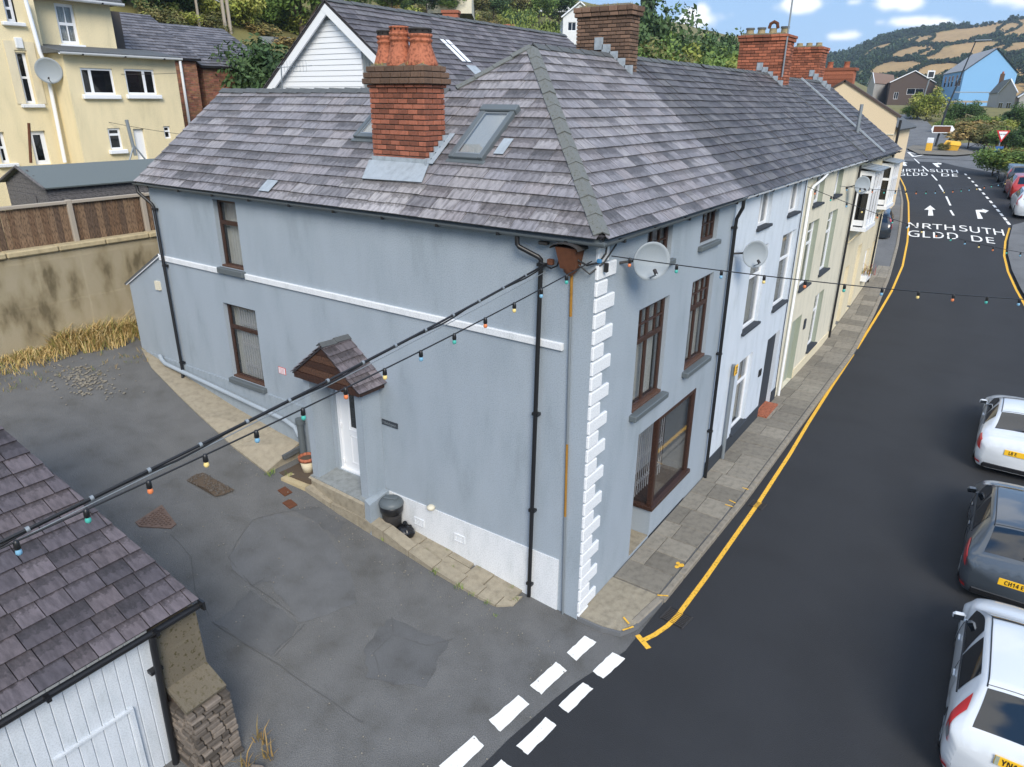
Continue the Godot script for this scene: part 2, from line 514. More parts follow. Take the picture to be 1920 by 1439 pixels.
# ---------------------------------------------------------------- slates, ridges, bricks, windows
func slates(parent: Node3D, o: Vector3, U: Vector3, V: Vector3, poly: PackedVector2Array, gauge: float, w0: float, w1: float, m: Material, cols: Array, keep: int, sd: int, sag := 0.012, pale := Rect2()) -> void:
	# real slates, course by course, cut along the shape's edges; those nearest the camera are pieces of their own
	var r := RandomNumberGenerator.new()
	r.seed = sd
	var N := U.cross(V).normalized()
	if N.y < 0.0: N = -N
	var bb := Rect2(poly[0], Vector2.ZERO)
	for p in poly: bb = bb.expand(p)
	var wash := []
	for c in cols: wash.append(c.lerp(rgb(206, 202, 200), 0.55))
	var list := []
	var wob := FastNoiseLite.new()
	wob.seed = sd; wob.frequency = 0.25
	var v := bb.position.y - 0.03
	var row := 0
	while v < bb.end.y - 0.03:
		var u := bb.position.x - r.randf() * w1
		while u < bb.end.x:
			var w := snappedf(r.randf_range(w0, w1), 0.03)
			var top := v + gauge + 0.05
			var rect := PackedVector2Array([Vector2(u + 0.006, v), Vector2(u + w - 0.006, v), Vector2(u + w - 0.006, top), Vector2(u + 0.006, top)])
			for piece in Geometry2D.intersect_polygons(rect, poly):
				if Geometry2D.is_polygon_clockwise(piece): continue
				var whole: bool = piece.size() == 4 and absf(area(piece) - area(rect)) < 1e-4
				if area(piece) < 0.004: continue
				var cen := Vector2.ZERO
				for p in piece: cen += p
				cen /= piece.size()
				list.append({"p": piece, "whole": whole, "w": w, "u": u, "v": v, "c": o + U * cen.x + V * cen.y, "t": r.randi() % cols.size(), "k": r.randi() % 8, "w2": pale.has_point(cen), "dz": wob.get_noise_2d(u, v) * sag + r.randf() * 0.004, "tw": r.randf_range(-0.012, 0.012), "sl": r.randf_range(-0.006, 0.006)})
			u += w
		v += gauge
		row += 1
	list.sort_custom(func(a, b): return a.c.distance_squared_to(EYE) < b.c.distance_squared_to(EYE))
	var shared := {}
	var rest := mb()
	var any := false
	for i in list.size():
		var e: Dictionary = list[i]
		var oo: Vector3 = o + N * (0.012 + e.dz)
		if i < keep and e.whole:
			var tone: Color = wash[e.t] if e.w2 else cols[e.t]
			var key := "%d_%d_%d_%s" % [roundi(e.w * 100), e.t, e.k, e.w2]
			if not shared.has(key):
				var st := mb()
				st.set_color(lin(tone))
				slate_shape(st, PackedVector2Array([Vector2(0.006, 0), Vector2(e.w - 0.006, 0), Vector2(e.w - 0.006, gauge + 0.05), Vector2(0.006, gauge + 0.05)]), Vector3.ZERO, Vector3.RIGHT, Vector3.UP, Vector3.BACK, 0.0, gauge, 0.0, e.w, e.k)
				st.generate_normals()
				shared[key] = st.commit()
			var s := put("slate", shared[key], m, parent)
			var hand := 1.0 if U.cross(V).dot(N) > 0 else -1.0
			var B := Basis(U, V, U.cross(V)).rotated(N, e.tw)
			if hand < 0: B = Basis(-U, V, -U.cross(V)).rotated(N, e.tw)
			s.transform = Transform3D(B, oo + U * (e.u if hand > 0 else e.u + e.w) + V * (e.v + e.sl) + s.position)
		else:
			var st := rest if i >= keep else mb()
			st.set_color(lin(wash[e.t] if e.w2 else cols[e.t]))
			slate_shape(st, e.p, oo, U, V, N, e.v, gauge, e.u, e.w, e.k)
			if i < keep: obj("slate", st, m, parent)
			else: any = true
	if any: stuff(obj("slates", rest, m, parent))

func brickwork() -> ImageTexture:
	# small far-off brickwork: colour only
	var im := Image.create(256, 256, false, Image.FORMAT_RGB8)
	var r := RandomNumberGenerator.new(); r.seed = 8
	im.fill(rgb(128, 112, 98))
	for j in 24:
		for i in 9:
			var k := r.randf_range(0.75, 1.1)
			im.fill_rect(Rect2i(i * 32 - (16 if j % 2 else 0) + 1, j * 256 / 24 + 1, 30, 9), Color(0.60 * k, 0.40 * k * r.randf_range(0.9, 1.1), 0.31 * k))
	return ImageTexture.create_from_image(im)

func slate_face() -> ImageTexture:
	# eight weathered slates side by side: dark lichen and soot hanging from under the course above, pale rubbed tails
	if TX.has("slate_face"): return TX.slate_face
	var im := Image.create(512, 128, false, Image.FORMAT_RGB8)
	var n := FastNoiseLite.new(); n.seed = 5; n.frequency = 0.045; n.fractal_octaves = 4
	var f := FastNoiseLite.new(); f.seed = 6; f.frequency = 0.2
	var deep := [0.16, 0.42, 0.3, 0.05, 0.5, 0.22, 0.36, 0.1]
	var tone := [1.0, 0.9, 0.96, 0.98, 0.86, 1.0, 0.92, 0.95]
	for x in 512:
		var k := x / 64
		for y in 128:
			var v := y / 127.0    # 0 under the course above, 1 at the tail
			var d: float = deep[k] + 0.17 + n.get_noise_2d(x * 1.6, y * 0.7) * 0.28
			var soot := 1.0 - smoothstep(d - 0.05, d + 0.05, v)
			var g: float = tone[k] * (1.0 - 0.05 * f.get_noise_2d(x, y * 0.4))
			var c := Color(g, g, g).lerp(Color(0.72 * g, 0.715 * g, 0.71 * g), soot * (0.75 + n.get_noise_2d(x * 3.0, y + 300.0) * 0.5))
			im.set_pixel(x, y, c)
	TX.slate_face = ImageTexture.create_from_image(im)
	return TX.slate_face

func area(p: PackedVector2Array) -> float:
	var s := 0.0
	for i in p.size(): s += p[i].cross(p[(i + 1) % p.size()])
	return absf(s) * 0.5

func slate_shape(st: SurfaceTool, p: PackedVector2Array, o: Vector3, U: Vector3, V: Vector3, N: Vector3, v0: float, gauge: float, u0 := 0.0, w := 1.0, kind := 0) -> void:
	var top := []
	var low := []
	var uv := []
	for q in p:
		var lift := lerpf(0.026, 0.002, clampf((q.y - v0) / (gauge + 0.05), 0.0, 1.0))
		top.append(o + U * q.x + V * q.y + N * lift)
		low.append(o + U * q.x + V * q.y + N * (lift - 0.014))
		uv.append(Vector2((kind + clampf((q.x - u0) / w, 0.02, 0.98)) / 8.0, 1.0 - clampf((q.y - v0) / (gauge + 0.05), 0.01, 0.99)))
	for k in range(1, p.size() - 1):
		var f := [0, k, k + 1]
		if (top[k] - top[0]).cross(top[k + 1] - top[0]).dot(N) >= 0.0: f = [0, k + 1, k]
		for i in f:
			st.set_uv(uv[i])
			st.add_vertex(top[i])
	st.set_uv(Vector2((kind + 0.5) / 8.0, 0.9))
	var c := Vector3.ZERO
	for q in top: c += q
	c /= top.size()
	for k in p.size():
		var l := (k + 1) % p.size()
		var mid: Vector3 = (top[k] + top[l]) * 0.5
		nquad(st, mid - c, low[k], low[l], top[l], top[k])

func nq(st: SurfaceTool, n: Vector3, a: Vector3, b: Vector3, c: Vector3) -> void:
	if (b - a).cross(c - a).dot(n) >= 0.0: tri(st, a, b, c)
	else: tri(st, a, c, b)

func slab(st: SurfaceTool, pts: Array, n: Vector3, t: float) -> void:
	# a thick sheet: pts on its upper face, n its normal
	var k := pts.size()
	for i in range(1, k - 1):
		nq(st, n, pts[0], pts[i], pts[i + 1])
		nq(st, -n, pts[0] - n * t, pts[i] - n * t, pts[i + 1] - n * t)
	var c := Vector3.ZERO
	for p in pts: c += p
	c /= k
	for i in k:
		var a: Vector3 = pts[i]; var b: Vector3 = pts[(i + 1) % k]
		nquad(st, (a + b) * 0.5 - c, a, b, b - n * t, a - n * t)

func ridge_run(parent: Node3D, called: String, a: Vector3, b: Vector3, n1: Vector3, n2: Vector3, piece: float, width: float, m: Material, sd := 1) -> void:
	# angular ridge or hip tiles laid end to end; n1, n2: the normals of the two slopes
	var r := RandomNumberGenerator.new(); r.seed = sd
	var L := a.distance_to(b)
	var d := (b - a) / L
	var k := int(ceil(L / piece))
	var s1 := d.cross(n1).normalized()
	if s1.dot(n2) > 0: s1 = -s1
	var s2 := d.cross(n2).normalized()
	if s2.dot(n1) > 0: s2 = -s2
	for i in k:
		var t0 := L * i / k
		var t1 := L * (i + 1) / k - 0.008
		var up := (n1 + n2).normalized()
		var j := r.randf() * 0.01
		var p0 := a + d * t0 + up * (0.064 + j); var p1 := a + d * (t1 + 0.02) + up * (0.046 + j)
		var st := mb()
		for q in [[s1, n1], [s2, n2]]:
			slab(st, [p0, p1, p1 + q[0] * width, p0 + q[0] * width], q[1], 0.02)
		obj(called, st, m, parent)

func brick_face(parent: Node3D, o: Vector3, u: Vector3, n: Vector3, width: float, rows: int, rh: float, bl: float, mats: Array, sd: int) -> void:
	var r := RandomNumberGenerator.new(); r.seed = sd
	var B := Basis(u, Vector3.UP, u.cross(Vector3.UP))
	for j in rows:
		var x := 0.0
		var first := true
		while x < width - 0.02:
			var w := bl
			if first and j % 2 == 1: w = bl * 0.5
			first = false
			w = minf(w, width - x)
			if width - x - w < bl * 0.25: w = width - x
			w = snappedf(w, 0.01)
			var c := o + u * (x + w * 0.5) + Vector3.UP * ((j + 0.5) * rh) + n * r.randf_range(-0.003, 0.003)
			if true:
				var key := "brick_%d_%d" % [roundi(w * 100), roundi(rh * 1000)]
				if not TX.has(key):
					var st := mb()
					cbox(st, Vector3.ZERO, Vector3(w - 0.016, rh - 0.016, 0.05), 0.006)
					st.generate_normals()
					TX[key] = st.commit()
				var b := put("brick", TX[key], mats[r.randi() % mats.size()], parent)
				b.transform = Transform3D(B, c + b.position)
			x += w

func gutter_run(parent: Node3D, called: String, a: Vector3, b: Vector3, out: Vector3, m: Material, r := 0.06) -> void:
	# an open half-round gutter with a lip, and its brackets
	var st := mb()
	var prof := []
	for i in 9:
		var t := PI + PI * i / 8
		prof.append(out * (cos(t) * r) + Vector3.UP * (sin(t) * r))
	var inner := []
	for i in 9:
		var t := PI + PI * i / 8
		inner.append(out * (cos(t) * (r - 0.006)) + Vector3.UP * (sin(t) * (r - 0.006)))
	st.set_smooth_group(1)
	for i in 8:
		nquad(st, prof[i] + prof[i + 1], a + prof[i], a + prof[i + 1], b + prof[i + 1], b + prof[i])
	st.set_smooth_group(2)
	for i in 8:
		nquad(st, -inner[i] - inner[i + 1], a + inner[i], a + inner[i + 1], b + inner[i + 1], b + inner[i])
	st.set_smooth_group(-1)
	for e in [a, b]:
		for i in 8: quad(st, e + prof[i], e + prof[i + 1], e + inner[i + 1], e + inner[i])
	for k in [0, 8]:
		nquad(st, Vector3.UP, a + prof[k], a + inner[k], b + inner[k], b + prof[k])
	var g := obj(called, st, m, parent)
	var L := a.distance_to(b)
	var n := int(L / 1.15)
	for i in n:
		var c := a.lerp(b, (i + 0.5) / n)
		var q := mb()
		box(q, c + Vector3(0, -r * 0.75, 0), Vector3(0.05, 0.05, 0.05) + out.abs() * (2.1 * r - 0.05), Basis.IDENTITY)
		obj("bracket", q, M.black, g)

func window(parent: Node3D, o: Vector3, u: Vector3, n: Vector3, a: float, b: float, v0: float, v1: float, m: Material, bars: Array, back := 0.10, fw := 0.06, pane := "pane", behind := "", called := "window") -> MeshInstance3D:
	# a window set back in its opening; bars: ["v", u, v0, v1] or ["h", v, u0, u1], as fractions
	var p := o - n * back
	var B := Basis(u, Vector3.UP, u.cross(Vector3.UP))
	var at := func(x: float, y: float, d := 0.0) -> Vector3: return p + u * x + Vector3.UP * y + n * d
	var st := mb()
	var W := b - a; var H := v1 - v0
	for q in [[a, a + fw, v0, v1], [b - fw, b, v0, v1], [a + fw, b - fw, v0, v0 + fw], [a + fw, b - fw, v1 - fw, v1]]:
		cbox(st, at.call((q[0] + q[1]) * 0.5, (q[2] + q[3]) * 0.5), Vector3(q[1] - q[0], q[3] - q[2], 0.06), 0.005, B)
	for e in bars:
		var t: float = e[4] if e.size() > 4 else fw
		if e[0] == "v":
			cbox(st, at.call(a + W * e[1], v0 + H * (e[2] + e[3]) * 0.5, -0.003), Vector3(t, H * (e[3] - e[2]) - fw * 0.5, 0.05), 0.004, B)
		else:
			cbox(st, at.call(a + W * (e[2] + e[3]) * 0.5, v0 + H * e[1], -0.001), Vector3(W * (e[3] - e[2]) - fw, t, 0.054), 0.004, B)
	var f := obj(called, st, m, parent)
	var g := mb()
	box(g, at.call((a + b) * 0.5, (v0 + v1) * 0.5, -0.005), Vector3(W - 2 * fw, H - 2 * fw, 0.006), B)
	obj("pane", g, M[pane], f)
	if behind != "":
		var c := mb()
		var k := int(W / 0.045)
		for i in k:
			var x0 := a + W * i / k; var x1 := a + W * (i + 1) / k
			var d0 := -0.13 - 0.018 * (i % 2); var d1 := -0.13 - 0.018 * ((i + 1) % 2)
			nquad(c, n, at.call(x0, v0, d0), at.call(x1, v0, d1), at.call(x1, v1, d1), at.call(x0, v1, d0))
		obj("curtain" if behind == "curtain" else "lining", c, M[behind], f)
	return f

func rooms(parent: Node3D, o: Vector3, u: Vector3, n: Vector3, u0: float, u1: float, v0: float, v1: float, depth := 1.6) -> void:
	# the plain room behind a front: back wall, floors at the storeys
	var st := mb()
	var p := o - n * depth
	nquad(st, n, p + u * u0 + Vector3.UP * v0, p + u * u1 + Vector3.UP * v0, p + u * u1 + Vector3.UP * v1, p + u * u0 + Vector3.UP * v1)
	obj("inner_wall", st, M.room, parent)

# ---------------------------------------------------------------- ground, yard, street
const YARD := [[-22.0, 3.3], [-16.0, 2.8], [-14.0, 2.5], [-10.0, 1.72], [-8.2, 1.3], [-7.0, 1.02], [-5.6, 0.62], [-4.5, 0.42], [-2.5, 0.22], [-1.0, 0.06], [0.0, 0.0], [60.0, 0.0]]

func yard_y(x: float) -> float:
	for i in YARD.size() - 1:
		if x <= YARD[i + 1][0]:
			return lerpf(YARD[i][1], YARD[i + 1][1], clampf((x - YARD[i][0]) / (YARD[i + 1][0] - YARD[i][0]), 0, 1))
	return 0.0

var bumps := FastNoiseLite.new()
func lane_pt(x: float, z: float, up := 0.0) -> Vector3:
	# the lane's own uneven surface, as its half-metre sheet has it
	var h := func(i: float, j: float) -> float: return yard_y(i) + bumps.get_noise_2d(i, j) * 0.025 * clampf(-i - 0.3, 0.0, 1.0)
	var a := floorf(x * 2.0) * 0.5; var b := floorf(z * 2.0) * 0.5
	var f := (x - a) * 2.0; var g := (z - b) * 2.0
	return Vector3(x, lerpf(lerpf(h.call(a, b), h.call(a + 0.5, b), f), lerpf(h.call(a, b + 0.5), h.call(a + 0.5, b + 0.5), f), g) + up, z)

func left_kerb(z: float) -> float:
	# x of the kerb's outer edge along the curving street
	return along([[2.0, 1.10], [0.0, 1.10], [-6.0, 1.25], [-19.0, 1.22], [-24.0, 1.07], [-28.8, 0.83], [-34.5, 0.31], [-40.8, -0.44], [-47.0, -1.28], [-53.2, -2.34], [-58.7, -3.41], [-66.0, -5.0], [-80.0, -8.5], [-100.0, -14.0]], z)

func road_y(z: float) -> float:
	# the street is level past the corner, then climbs to the junction
	return along([[-19.0, 0.0], [-24.0, 0.42], [-28.0, 0.9], [-33.0, 1.42], [-38.0, 1.9], [-44.0, 2.35], [-50.0, 2.72], [-57.0, 3.1], [-64.0, 3.4], [-76.0, 3.75], [-90.0, 4.3], [-110.0, 5.6], [-150.0, 8.6], [-200.0, 9.0]], z)

func along(k: Array, z: float) -> float:
	if z >= k[0][0]: return k[0][1]
	for i in k.size() - 1:
		if z >= k[i + 1][0]: return lerpf(k[i][1], k[i + 1][1], (z - k[i][0]) / (k[i + 1][0] - k[i][0]))
	return k[k.size() - 1][1]

func on_road(x: float, z: float, up := 0.0) -> Vector3:
	return Vector3(x, road_y(z) + up, z)

func road_sheet(st: SurfaceTool, pts: Array, up: float, cell := 1.0) -> void:
	# a plan shape laid on the street's profile
	var pl := PackedVector2Array()
	for q in pts: pl.append(Vector2(q[0], q[1]))
	var bb := Rect2(pl[0], Vector2.ZERO)
	for q in pl: bb = bb.expand(q)
	var z := floorf(bb.position.y / cell) * cell
	while z < bb.end.y:
		var row := PackedVector2Array([Vector2(bb.position.x - 1, z), Vector2(bb.end.x + 1, z), Vector2(bb.end.x + 1, z + cell), Vector2(bb.position.x - 1, z + cell)])
		for piece in Geometry2D.intersect_polygons(pl, row):
			var idx := Geometry2D.triangulate_polygon(piece)
			for k in range(0, idx.size(), 3):
				nq(st, Vector3.UP, on_road(piece[idx[k]].x, piece[idx[k]].y, up), on_road(piece[idx[k + 1]].x, piece[idx[k + 1]].y, up), on_road(piece[idx[k + 2]].x, piece[idx[k + 2]].y, up))
		z += cell

func terrain_y(x: float, z: float) -> float:
	# hillside west of the street; the valley floor east of it
	var w := -x + minf(0.0, left_kerb(clampf(z, -150, 0))) - 15.0
	var y := road_y(z) - 0.3
	if w > 0.0:
		y = maxf(y, minf(46.0, 4.3 * smoothstep(0.0, 2.0, w) + maxf(0.0, w - 14.0) * 0.40))
	return y

func ground() -> void:
	var st := mb(true)
	var xs := []; var zs := []
	var v := -420.0
	while v < 420.0:
		xs.append(v); v += 4.0 if v > -120.0 and v < 40.0 else 20.0
	v = -460.0
	while v < 200.0:
		zs.append(v); v += 2.0 if v > -100.0 and v < -16.0 else (5.0 if v >= -170.0 and v < 20.0 else 20.0)
	var ns := FastNoiseLite.new(); ns.seed = 4; ns.frequency = 0.03
	var at := func(x: float, z: float) -> Vector3:
		var y := terrain_y(x, z)
		if y > 5.0 and x < -34.0: y += ns.get_noise_2d(x, z) * 1.6
		return Vector3(x, y, z)
	for i in xs.size() - 1:
		for j in zs.size() - 1:
			quad(st, at.call(xs[i], zs[j + 1]), at.call(xs[i + 1], zs[j + 1]), at.call(xs[i + 1], zs[j]), at.call(xs[i], zs[j]))
	struct("ground", st, M.hillgrass)
	var far := mb()
	flat(far, [[-4000, -4000], [4000, -4000], [4000, 4000], [-4000, 4000]], -0.9)
	struct("ground", far, M.hillgrass)

	# the sloping side lane and yard
	st = mb(true)
	bumps.seed = 8; bumps.frequency = 0.35
	var lift := func(x: float, z: float) -> Vector3: return lane_pt(x, z)
	var x := -17.0
	while x < 1.3:
		var z := -1.5
		while z < 16.0:
			quad(st, lift.call(x, z + 0.5), lift.call(x + 0.5, z + 0.5), lift.call(x + 0.5, z), lift.call(x, z))
			z += 0.5
		x += 0.5
	struct("side_lane", st, M.asphalt)

func street() -> void:
	# new dark carriageway
	var st := mb()
	var zz := 0.2
	var right := func(z: float) -> float: return along([[-46.0, 13.0], [-58.0, 9.5], [-64.0, 4.5], [-70.0, 0.0], [-78.0, -4.0]], z)
	while zz > -72.0:
		var zn := zz - 1.0
		quad(st, on_road(left_kerb(zz) - 0.02, zz, 0.006), on_road(right.call(zz), zz, 0.006), on_road(right.call(zn), zn, 0.006), on_road(left_kerb(zn) - 0.02, zn, 0.006))
		zz = zn
	var edge_pts := [[1.08, 0.2], [0.98, 0.6], [0.85, 0.97], [0.72, 1.4], [0.63, 1.83], [0.55, 2.37], [0.47, 2.89], [0.42, 3.5], [0.3, 6.0], [0.2, 16.0], [9.5, 16.0], [9.5, 0.2]]
	edge_pts[-2][0] = 13.0; edge_pts[-1][0] = 13.0
	flat(st, edge_pts, 0.006)
	struct("road", st, M.tarmac)

	# pavement: a bed, then each flagstone and kerbstone
	st = mb()
	flat(st, [[0.02, 0.02], [0.5, 0.03], [0.85, -0.05], [1.02, -0.4], [1.1, -1.2], [left_kerb(-6.0) - 0.01, -6.0], [left_kerb(-19.0) - 0.01, -19.0], [-0.4, -19.0], [-0.3, -0.2]], 0.085, 0.2)
	var z := -19.0
	while z > -62.0:
		var zn := z - 1.0
		var a := on_road(-0.5 if z > -29.0 else left_kerb(z) - 2.6, z, 0.085); var b := on_road(left_kerb(z) - 0.01, z, 0.085)
		var c := on_road(left_kerb(zn) - 0.01, zn, 0.085); var d := on_road(-0.5 if zn > -29.0 else left_kerb(zn) - 2.6, zn, 0.085)
		var dn := Vector3(0, -0.2, 0)
		hull8(st, [a + dn, b + dn, c + dn, d + dn, a, b, c, d])
		z = zn
	var bed_o := struct("pavement", st, M.old_tarmac)
	var r := RandomNumberGenerator.new(); r.seed = 5
	# rough concrete at the corner
	st = mb()
	flat(st, [[0.004, -0.01], [0.5, -0.02], [0.82, -0.1], [0.97, -0.42], [1.0, -1.38], [0.004, -1.38]], 0.098, 0.02)
	obj("corner_concrete", st, M.concrete, bed_o)
	z = -1.4
	while z > -30.0:
		var len := r.randf_range(0.55, 0.8)
		var w := left_kerb(z) - 0.16
		var cuts := [0.02, lerpf(0.02, w, r.randf_range(0.3, 0.42)), w]
		if r.randf() < 0.3: cuts = [0.02, w]
		var pitch := atan2(road_y(z - len) - road_y(z), len)
		for i in cuts.size() - 1:
			var a: float = cuts[i] + 0.006; var b: float = cuts[i + 1] - 0.006
			st = mb()
			var h := r.randf_range(0.0, 0.008)
			cbox(st, on_road((a + b) * 0.5, z - len * 0.5, 0.085 + h), Vector3(b - a, 0.05, len - 0.014), 0.007, Basis(Vector3.RIGHT, pitch) * Basis(Vector3.UP, r.randf_range(-0.006, 0.006)))
			obj("flagstone", st, M["slab%d" % (r.randi() % 4)], bed_o)
		z -= len
	z = -0.45
	while z > -62.0:
		var len := 0.9
		var a := on_road(left_kerb(z) - 0.075, z, 0.04); var b := on_road(left_kerb(z - len) - 0.075, z - len, 0.04)
		if z > -1.3: a.x = lerpf(0.93, 1.03, (-0.45 - z) / 0.9); b.x = 1.04
		var d := (b - a).normalized()
		var s := d.cross(Vector3.UP).normalized()
		st = mb()
		cbox(st, (a + b) * 0.5 + Vector3(0, r.randf() * 0.004, 0), Vector3(0.14, 0.15, a.distance_to(b) - 0.012), 0.02, Basis(s, s.cross(d), -d))
		obj("kerbstone", st, M.kerb, bed_o)
		z -= len

	markings()

func strip(st: SurfaceTool, pts: Array, w: float, y: float) -> void:
	for i in pts.size() - 1:
		var a := Vector3(pts[i][0], 0, pts[i][1]); var b := Vector3(pts[i + 1][0], 0, pts[i + 1][1])
		var p0: Array = pts[maxi(i - 1, 0)]; var p3: Array = pts[mini(i + 2, pts.size() - 1)]
		var da := (b - Vector3(p0[0], 0, p0[1])).normalized().cross(Vector3.UP) * w * 0.5
		var db := (Vector3(p3[0], 0, p3[1]) - a).normalized().cross(Vector3.UP) * w * 0.5
		var n := maxi(1, int(absf(a.z - b.z)))
		for k in n:
			var q := []
			for e in [[-1.0, k], [1.0, k], [1.0, k + 1], [-1.0, k + 1]]:
				var t: float = float(e[1]) / n
				var v: Vector3 = a.lerp(b, t) + da.lerp(db, t) * e[0]
				v.y = road_y(v.z) + y
				q.append(v)
			nquad(st, Vector3.UP, q[0], q[1], q[2], q[3])

func mark(called: String, label: String, pts: Array, m: Material, y := 0.011, group := "") -> MeshInstance3D:
	var st := mb()
	if pts[0][1] > -10.0: flat(st, pts, y, 0.003)
	else: road_sheet(st, pts, y, 1.0)
	var o := obj(called, st, m)
	o.set_meta("kind", "structure")
	return o

func markings() -> void:
	var y := 0.011
	# give-way dashes at the lane mouth
	for d in [[0.32, 0.3, 0.575, 0.32, 0.5, 0.91, 0.28, 0.84], [0.24, 1.12, 0.49, 1.19, 0.41, 1.86, 0.16, 1.81], [0.13, 2.08, 0.36, 2.14, 0.3, 2.83, 0.03, 2.75], [0.01, 3.11, 0.25, 3.16, 0.18, 3.87, -0.07, 3.8], [0.91, 0.37, 1.16, 0.39, 1.07, 1.0, 0.84, 0.96], [0.83, 1.26, 1.03, 1.28, 0.96, 1.94, 0.75, 1.9], [0.71, 2.21, 0.93, 2.24, 0.85, 2.92, 0.64, 2.89], [0.59, 3.21, 0.8, 3.23, 0.72, 3.9, 0.5, 3.87]]:
		var r := RandomNumberGenerator.new(); r.seed = int(d[1] * 100)
		var pts := []
		for k in 4:
			var a := Vector2(d[2 * k], d[2 * k + 1]); var b := Vector2(d[(2 * k + 2) % 8], d[(2 * k + 3) % 8])
			for t in 6:
				var p := a.lerp(b, t / 6.0)
				pts.append([p.x + r.randf_range(-0.008, 0.008), p.y + r.randf_range(-0.008, 0.008)])
		mark("give_way_marking", "", pts, M.paint_white, 0.012)
	# yellow no-waiting line with its end bar
	var line := [[1.21, -0.17], [1.33, -0.45], [1.42, -0.78], [1.465, -1.08], [1.49, -2.5], [1.49, -6.0], [1.43, -9.0], [1.34, -11.4], [1.25, -15.0], [1.19, -19.0], [1.19, -23.1], [1.2, -27.0], [1.03, -31.1], [0.56, -35.8], [-0.1, -41.0], [-0.98, -47.2], [-2.15, -53.9], [-3.59, -60.8], [-4.6, -65.5], [-5.8, -70.0]]
	var st := mb()
	strip(st, line, 0.092, y)
	var o := obj("yellow_line", st, M.paint_yellow); o.set_meta("kind", "structure")
	st = mb()
	strip(st, [[1.08, -0.26], [1.39, -0.07]], 0.1, y + 0.002)
	o = obj("yellow_line", st, M.paint_yellow); o.set_meta("kind", "structure")
	# yellow line on the far right kerb
	st = mb()
	strip(st, [[6.7, -25.5], [6.26, -27.7], [5.9, -29.5], [5.45, -32.2], [5.15, -35.0], [5.05, -37.9], [5.09, -41.6]], 0.1, y)
	o = obj("yellow_line", st, M.paint_yellow); o.set_meta("kind", "structure")
	# centre lane line: pieces along the bend
	var mid := [[[2.033, -43.833], [1.693, -45.549]], [[1.529, -47.256], [0.930, -50.801]], [[0.554, -52.887], [-0.064, -56.147]], [[-0.461, -58.541], [-1.228, -62.077]], [[-1.707, -64.208], [-2.703, -68.488]], [[-3.206, -70.856], [-4.241, -75.504]]]
	for m in mid:
		st = mb()
		strip(st, m, 0.12, y)
		o = obj("lane_line", st, M.paint_white); o.set_meta("kind", "structure")
	# dotted edge of the parking bay
	var a := [5.050, -42.465]; var b := [0.970, -64.421]
	for i in 13:
		var t := i / 12.6
		var c0 := Vector2(a[0], a[1]).lerp(Vector2(b[0], b[1]), t * t * 0.35 + t * 0.65)
		var c1 := c0 + (Vector2(b[0], b[1]) - Vector2(a[0], a[1])).normalized() * 0.9
		st = mb()
		strip(st, [[c0.x, c0.y], [c1.x, c1.y]], 0.15, y)
		o = obj("bay_marking", st, M.paint_white); o.set_meta("kind", "structure")
	# words and arrows, stretched along the road
	road_word("NRTH", [0.084, -39.257], [2.517, -39.569], [-0.078, -40.631])
	road_word("GLDD", [0.402, -37.030], [2.874, -37.439], [0.225, -38.471])
	road_word("SUTH", [2.736, -39.522], [4.956, -39.344], [2.567, -41.098])
	road_word("DE", [3.519, -37.358], [4.620, -37.262], [3.360, -38.680])
	road_word("NRTH", [-3.907, -62.863], [-1.992, -63.811], [-4.193, -64.860])
	road_word("GLDD", [-3.513, -60.135], [-1.410, -61.215], [-3.794, -62.076])
	road_word("SUTH", [-1.545, -63.857], [0.554, -64.196], [-1.846, -66.234])
	road_word("DE", [-0.443, -61.360], [0.728, -61.647], [-0.624, -63.168])
	arrow([[0.687, -43.148], [0.969, -43.281], [0.688, -45.240], [0.865, -45.300], [0.394, -46.717], [0.252, -45.000], [0.487, -45.100]])
	arrow([[3.356, -43.424], [3.628, -43.551], [3.282, -45.736], [3.610, -45.630], [3.599, -45.351], [3.767, -46.413], [3.350, -46.931], [3.432, -46.584], [3.037, -46.302]])
	arrow([[-4.172, -67.861], [-3.886, -68.059], [-4.384, -70.432], [-4.173, -70.578], [-4.829, -72.176], [-4.736, -69.986], [-4.577, -70.164]])
	arrow([[-1.460, -68.226], [-1.235, -68.319], [-1.698, -70.780], [-1.424, -70.906], [-1.372, -70.609], [-1.464, -72.005], [-1.888, -72.437], [-1.769, -71.925], [-2.223, -71.742]])
	# triangle before the far junction
	st = mb()
	var tr := [[-5.628, -81.929], [-3.923, -79.725], [-4.527, -77.369]]
	for i in 3: strip(st, [tr[i], tr[(i + 1) % 3]], 0.25, y + 0.001 * i)
	o = obj("give_way_triangle", st, M.paint_white); o.set_meta("kind", "structure")
	# faint survey marks sprayed on the flagstones
	for q in [[0.98, -2.42, 0.9, -2.55], [0.86, -0.1, 0.98, -0.3], [0.88, -0.32, 0.72, -0.42], [1.0, -6.3, 1.15, -6.3], [0.92, -5.3, 1.1, -5.3], [0.93, -5.55, 1.1, -5.5], [0.97, -1.35, 1.15, -1.45]]:
		st = mb()
		strip(st, [[q[0], q[1]], [q[2], q[3]]], 0.035, 0.122)
		o = obj("spray_mark", st, M.paint_yellow); o.set_meta("kind", "structure")
	st = mb()
	for q in [[0.93, -2.4, 0.045], [0.99, -2.5, 0.05], [0.9, -2.52, 0.04]]:
		var pts := []
		for k in 10: pts.append([q[0] + cos(TAU * k / 10) * q[2], q[1] + sin(TAU * k / 10) * q[2] * 1.3])
		flat(st, pts, 0.123)
	o = obj("spray_mark", st, M.paint_yellow); o.set_meta("kind", "structure")

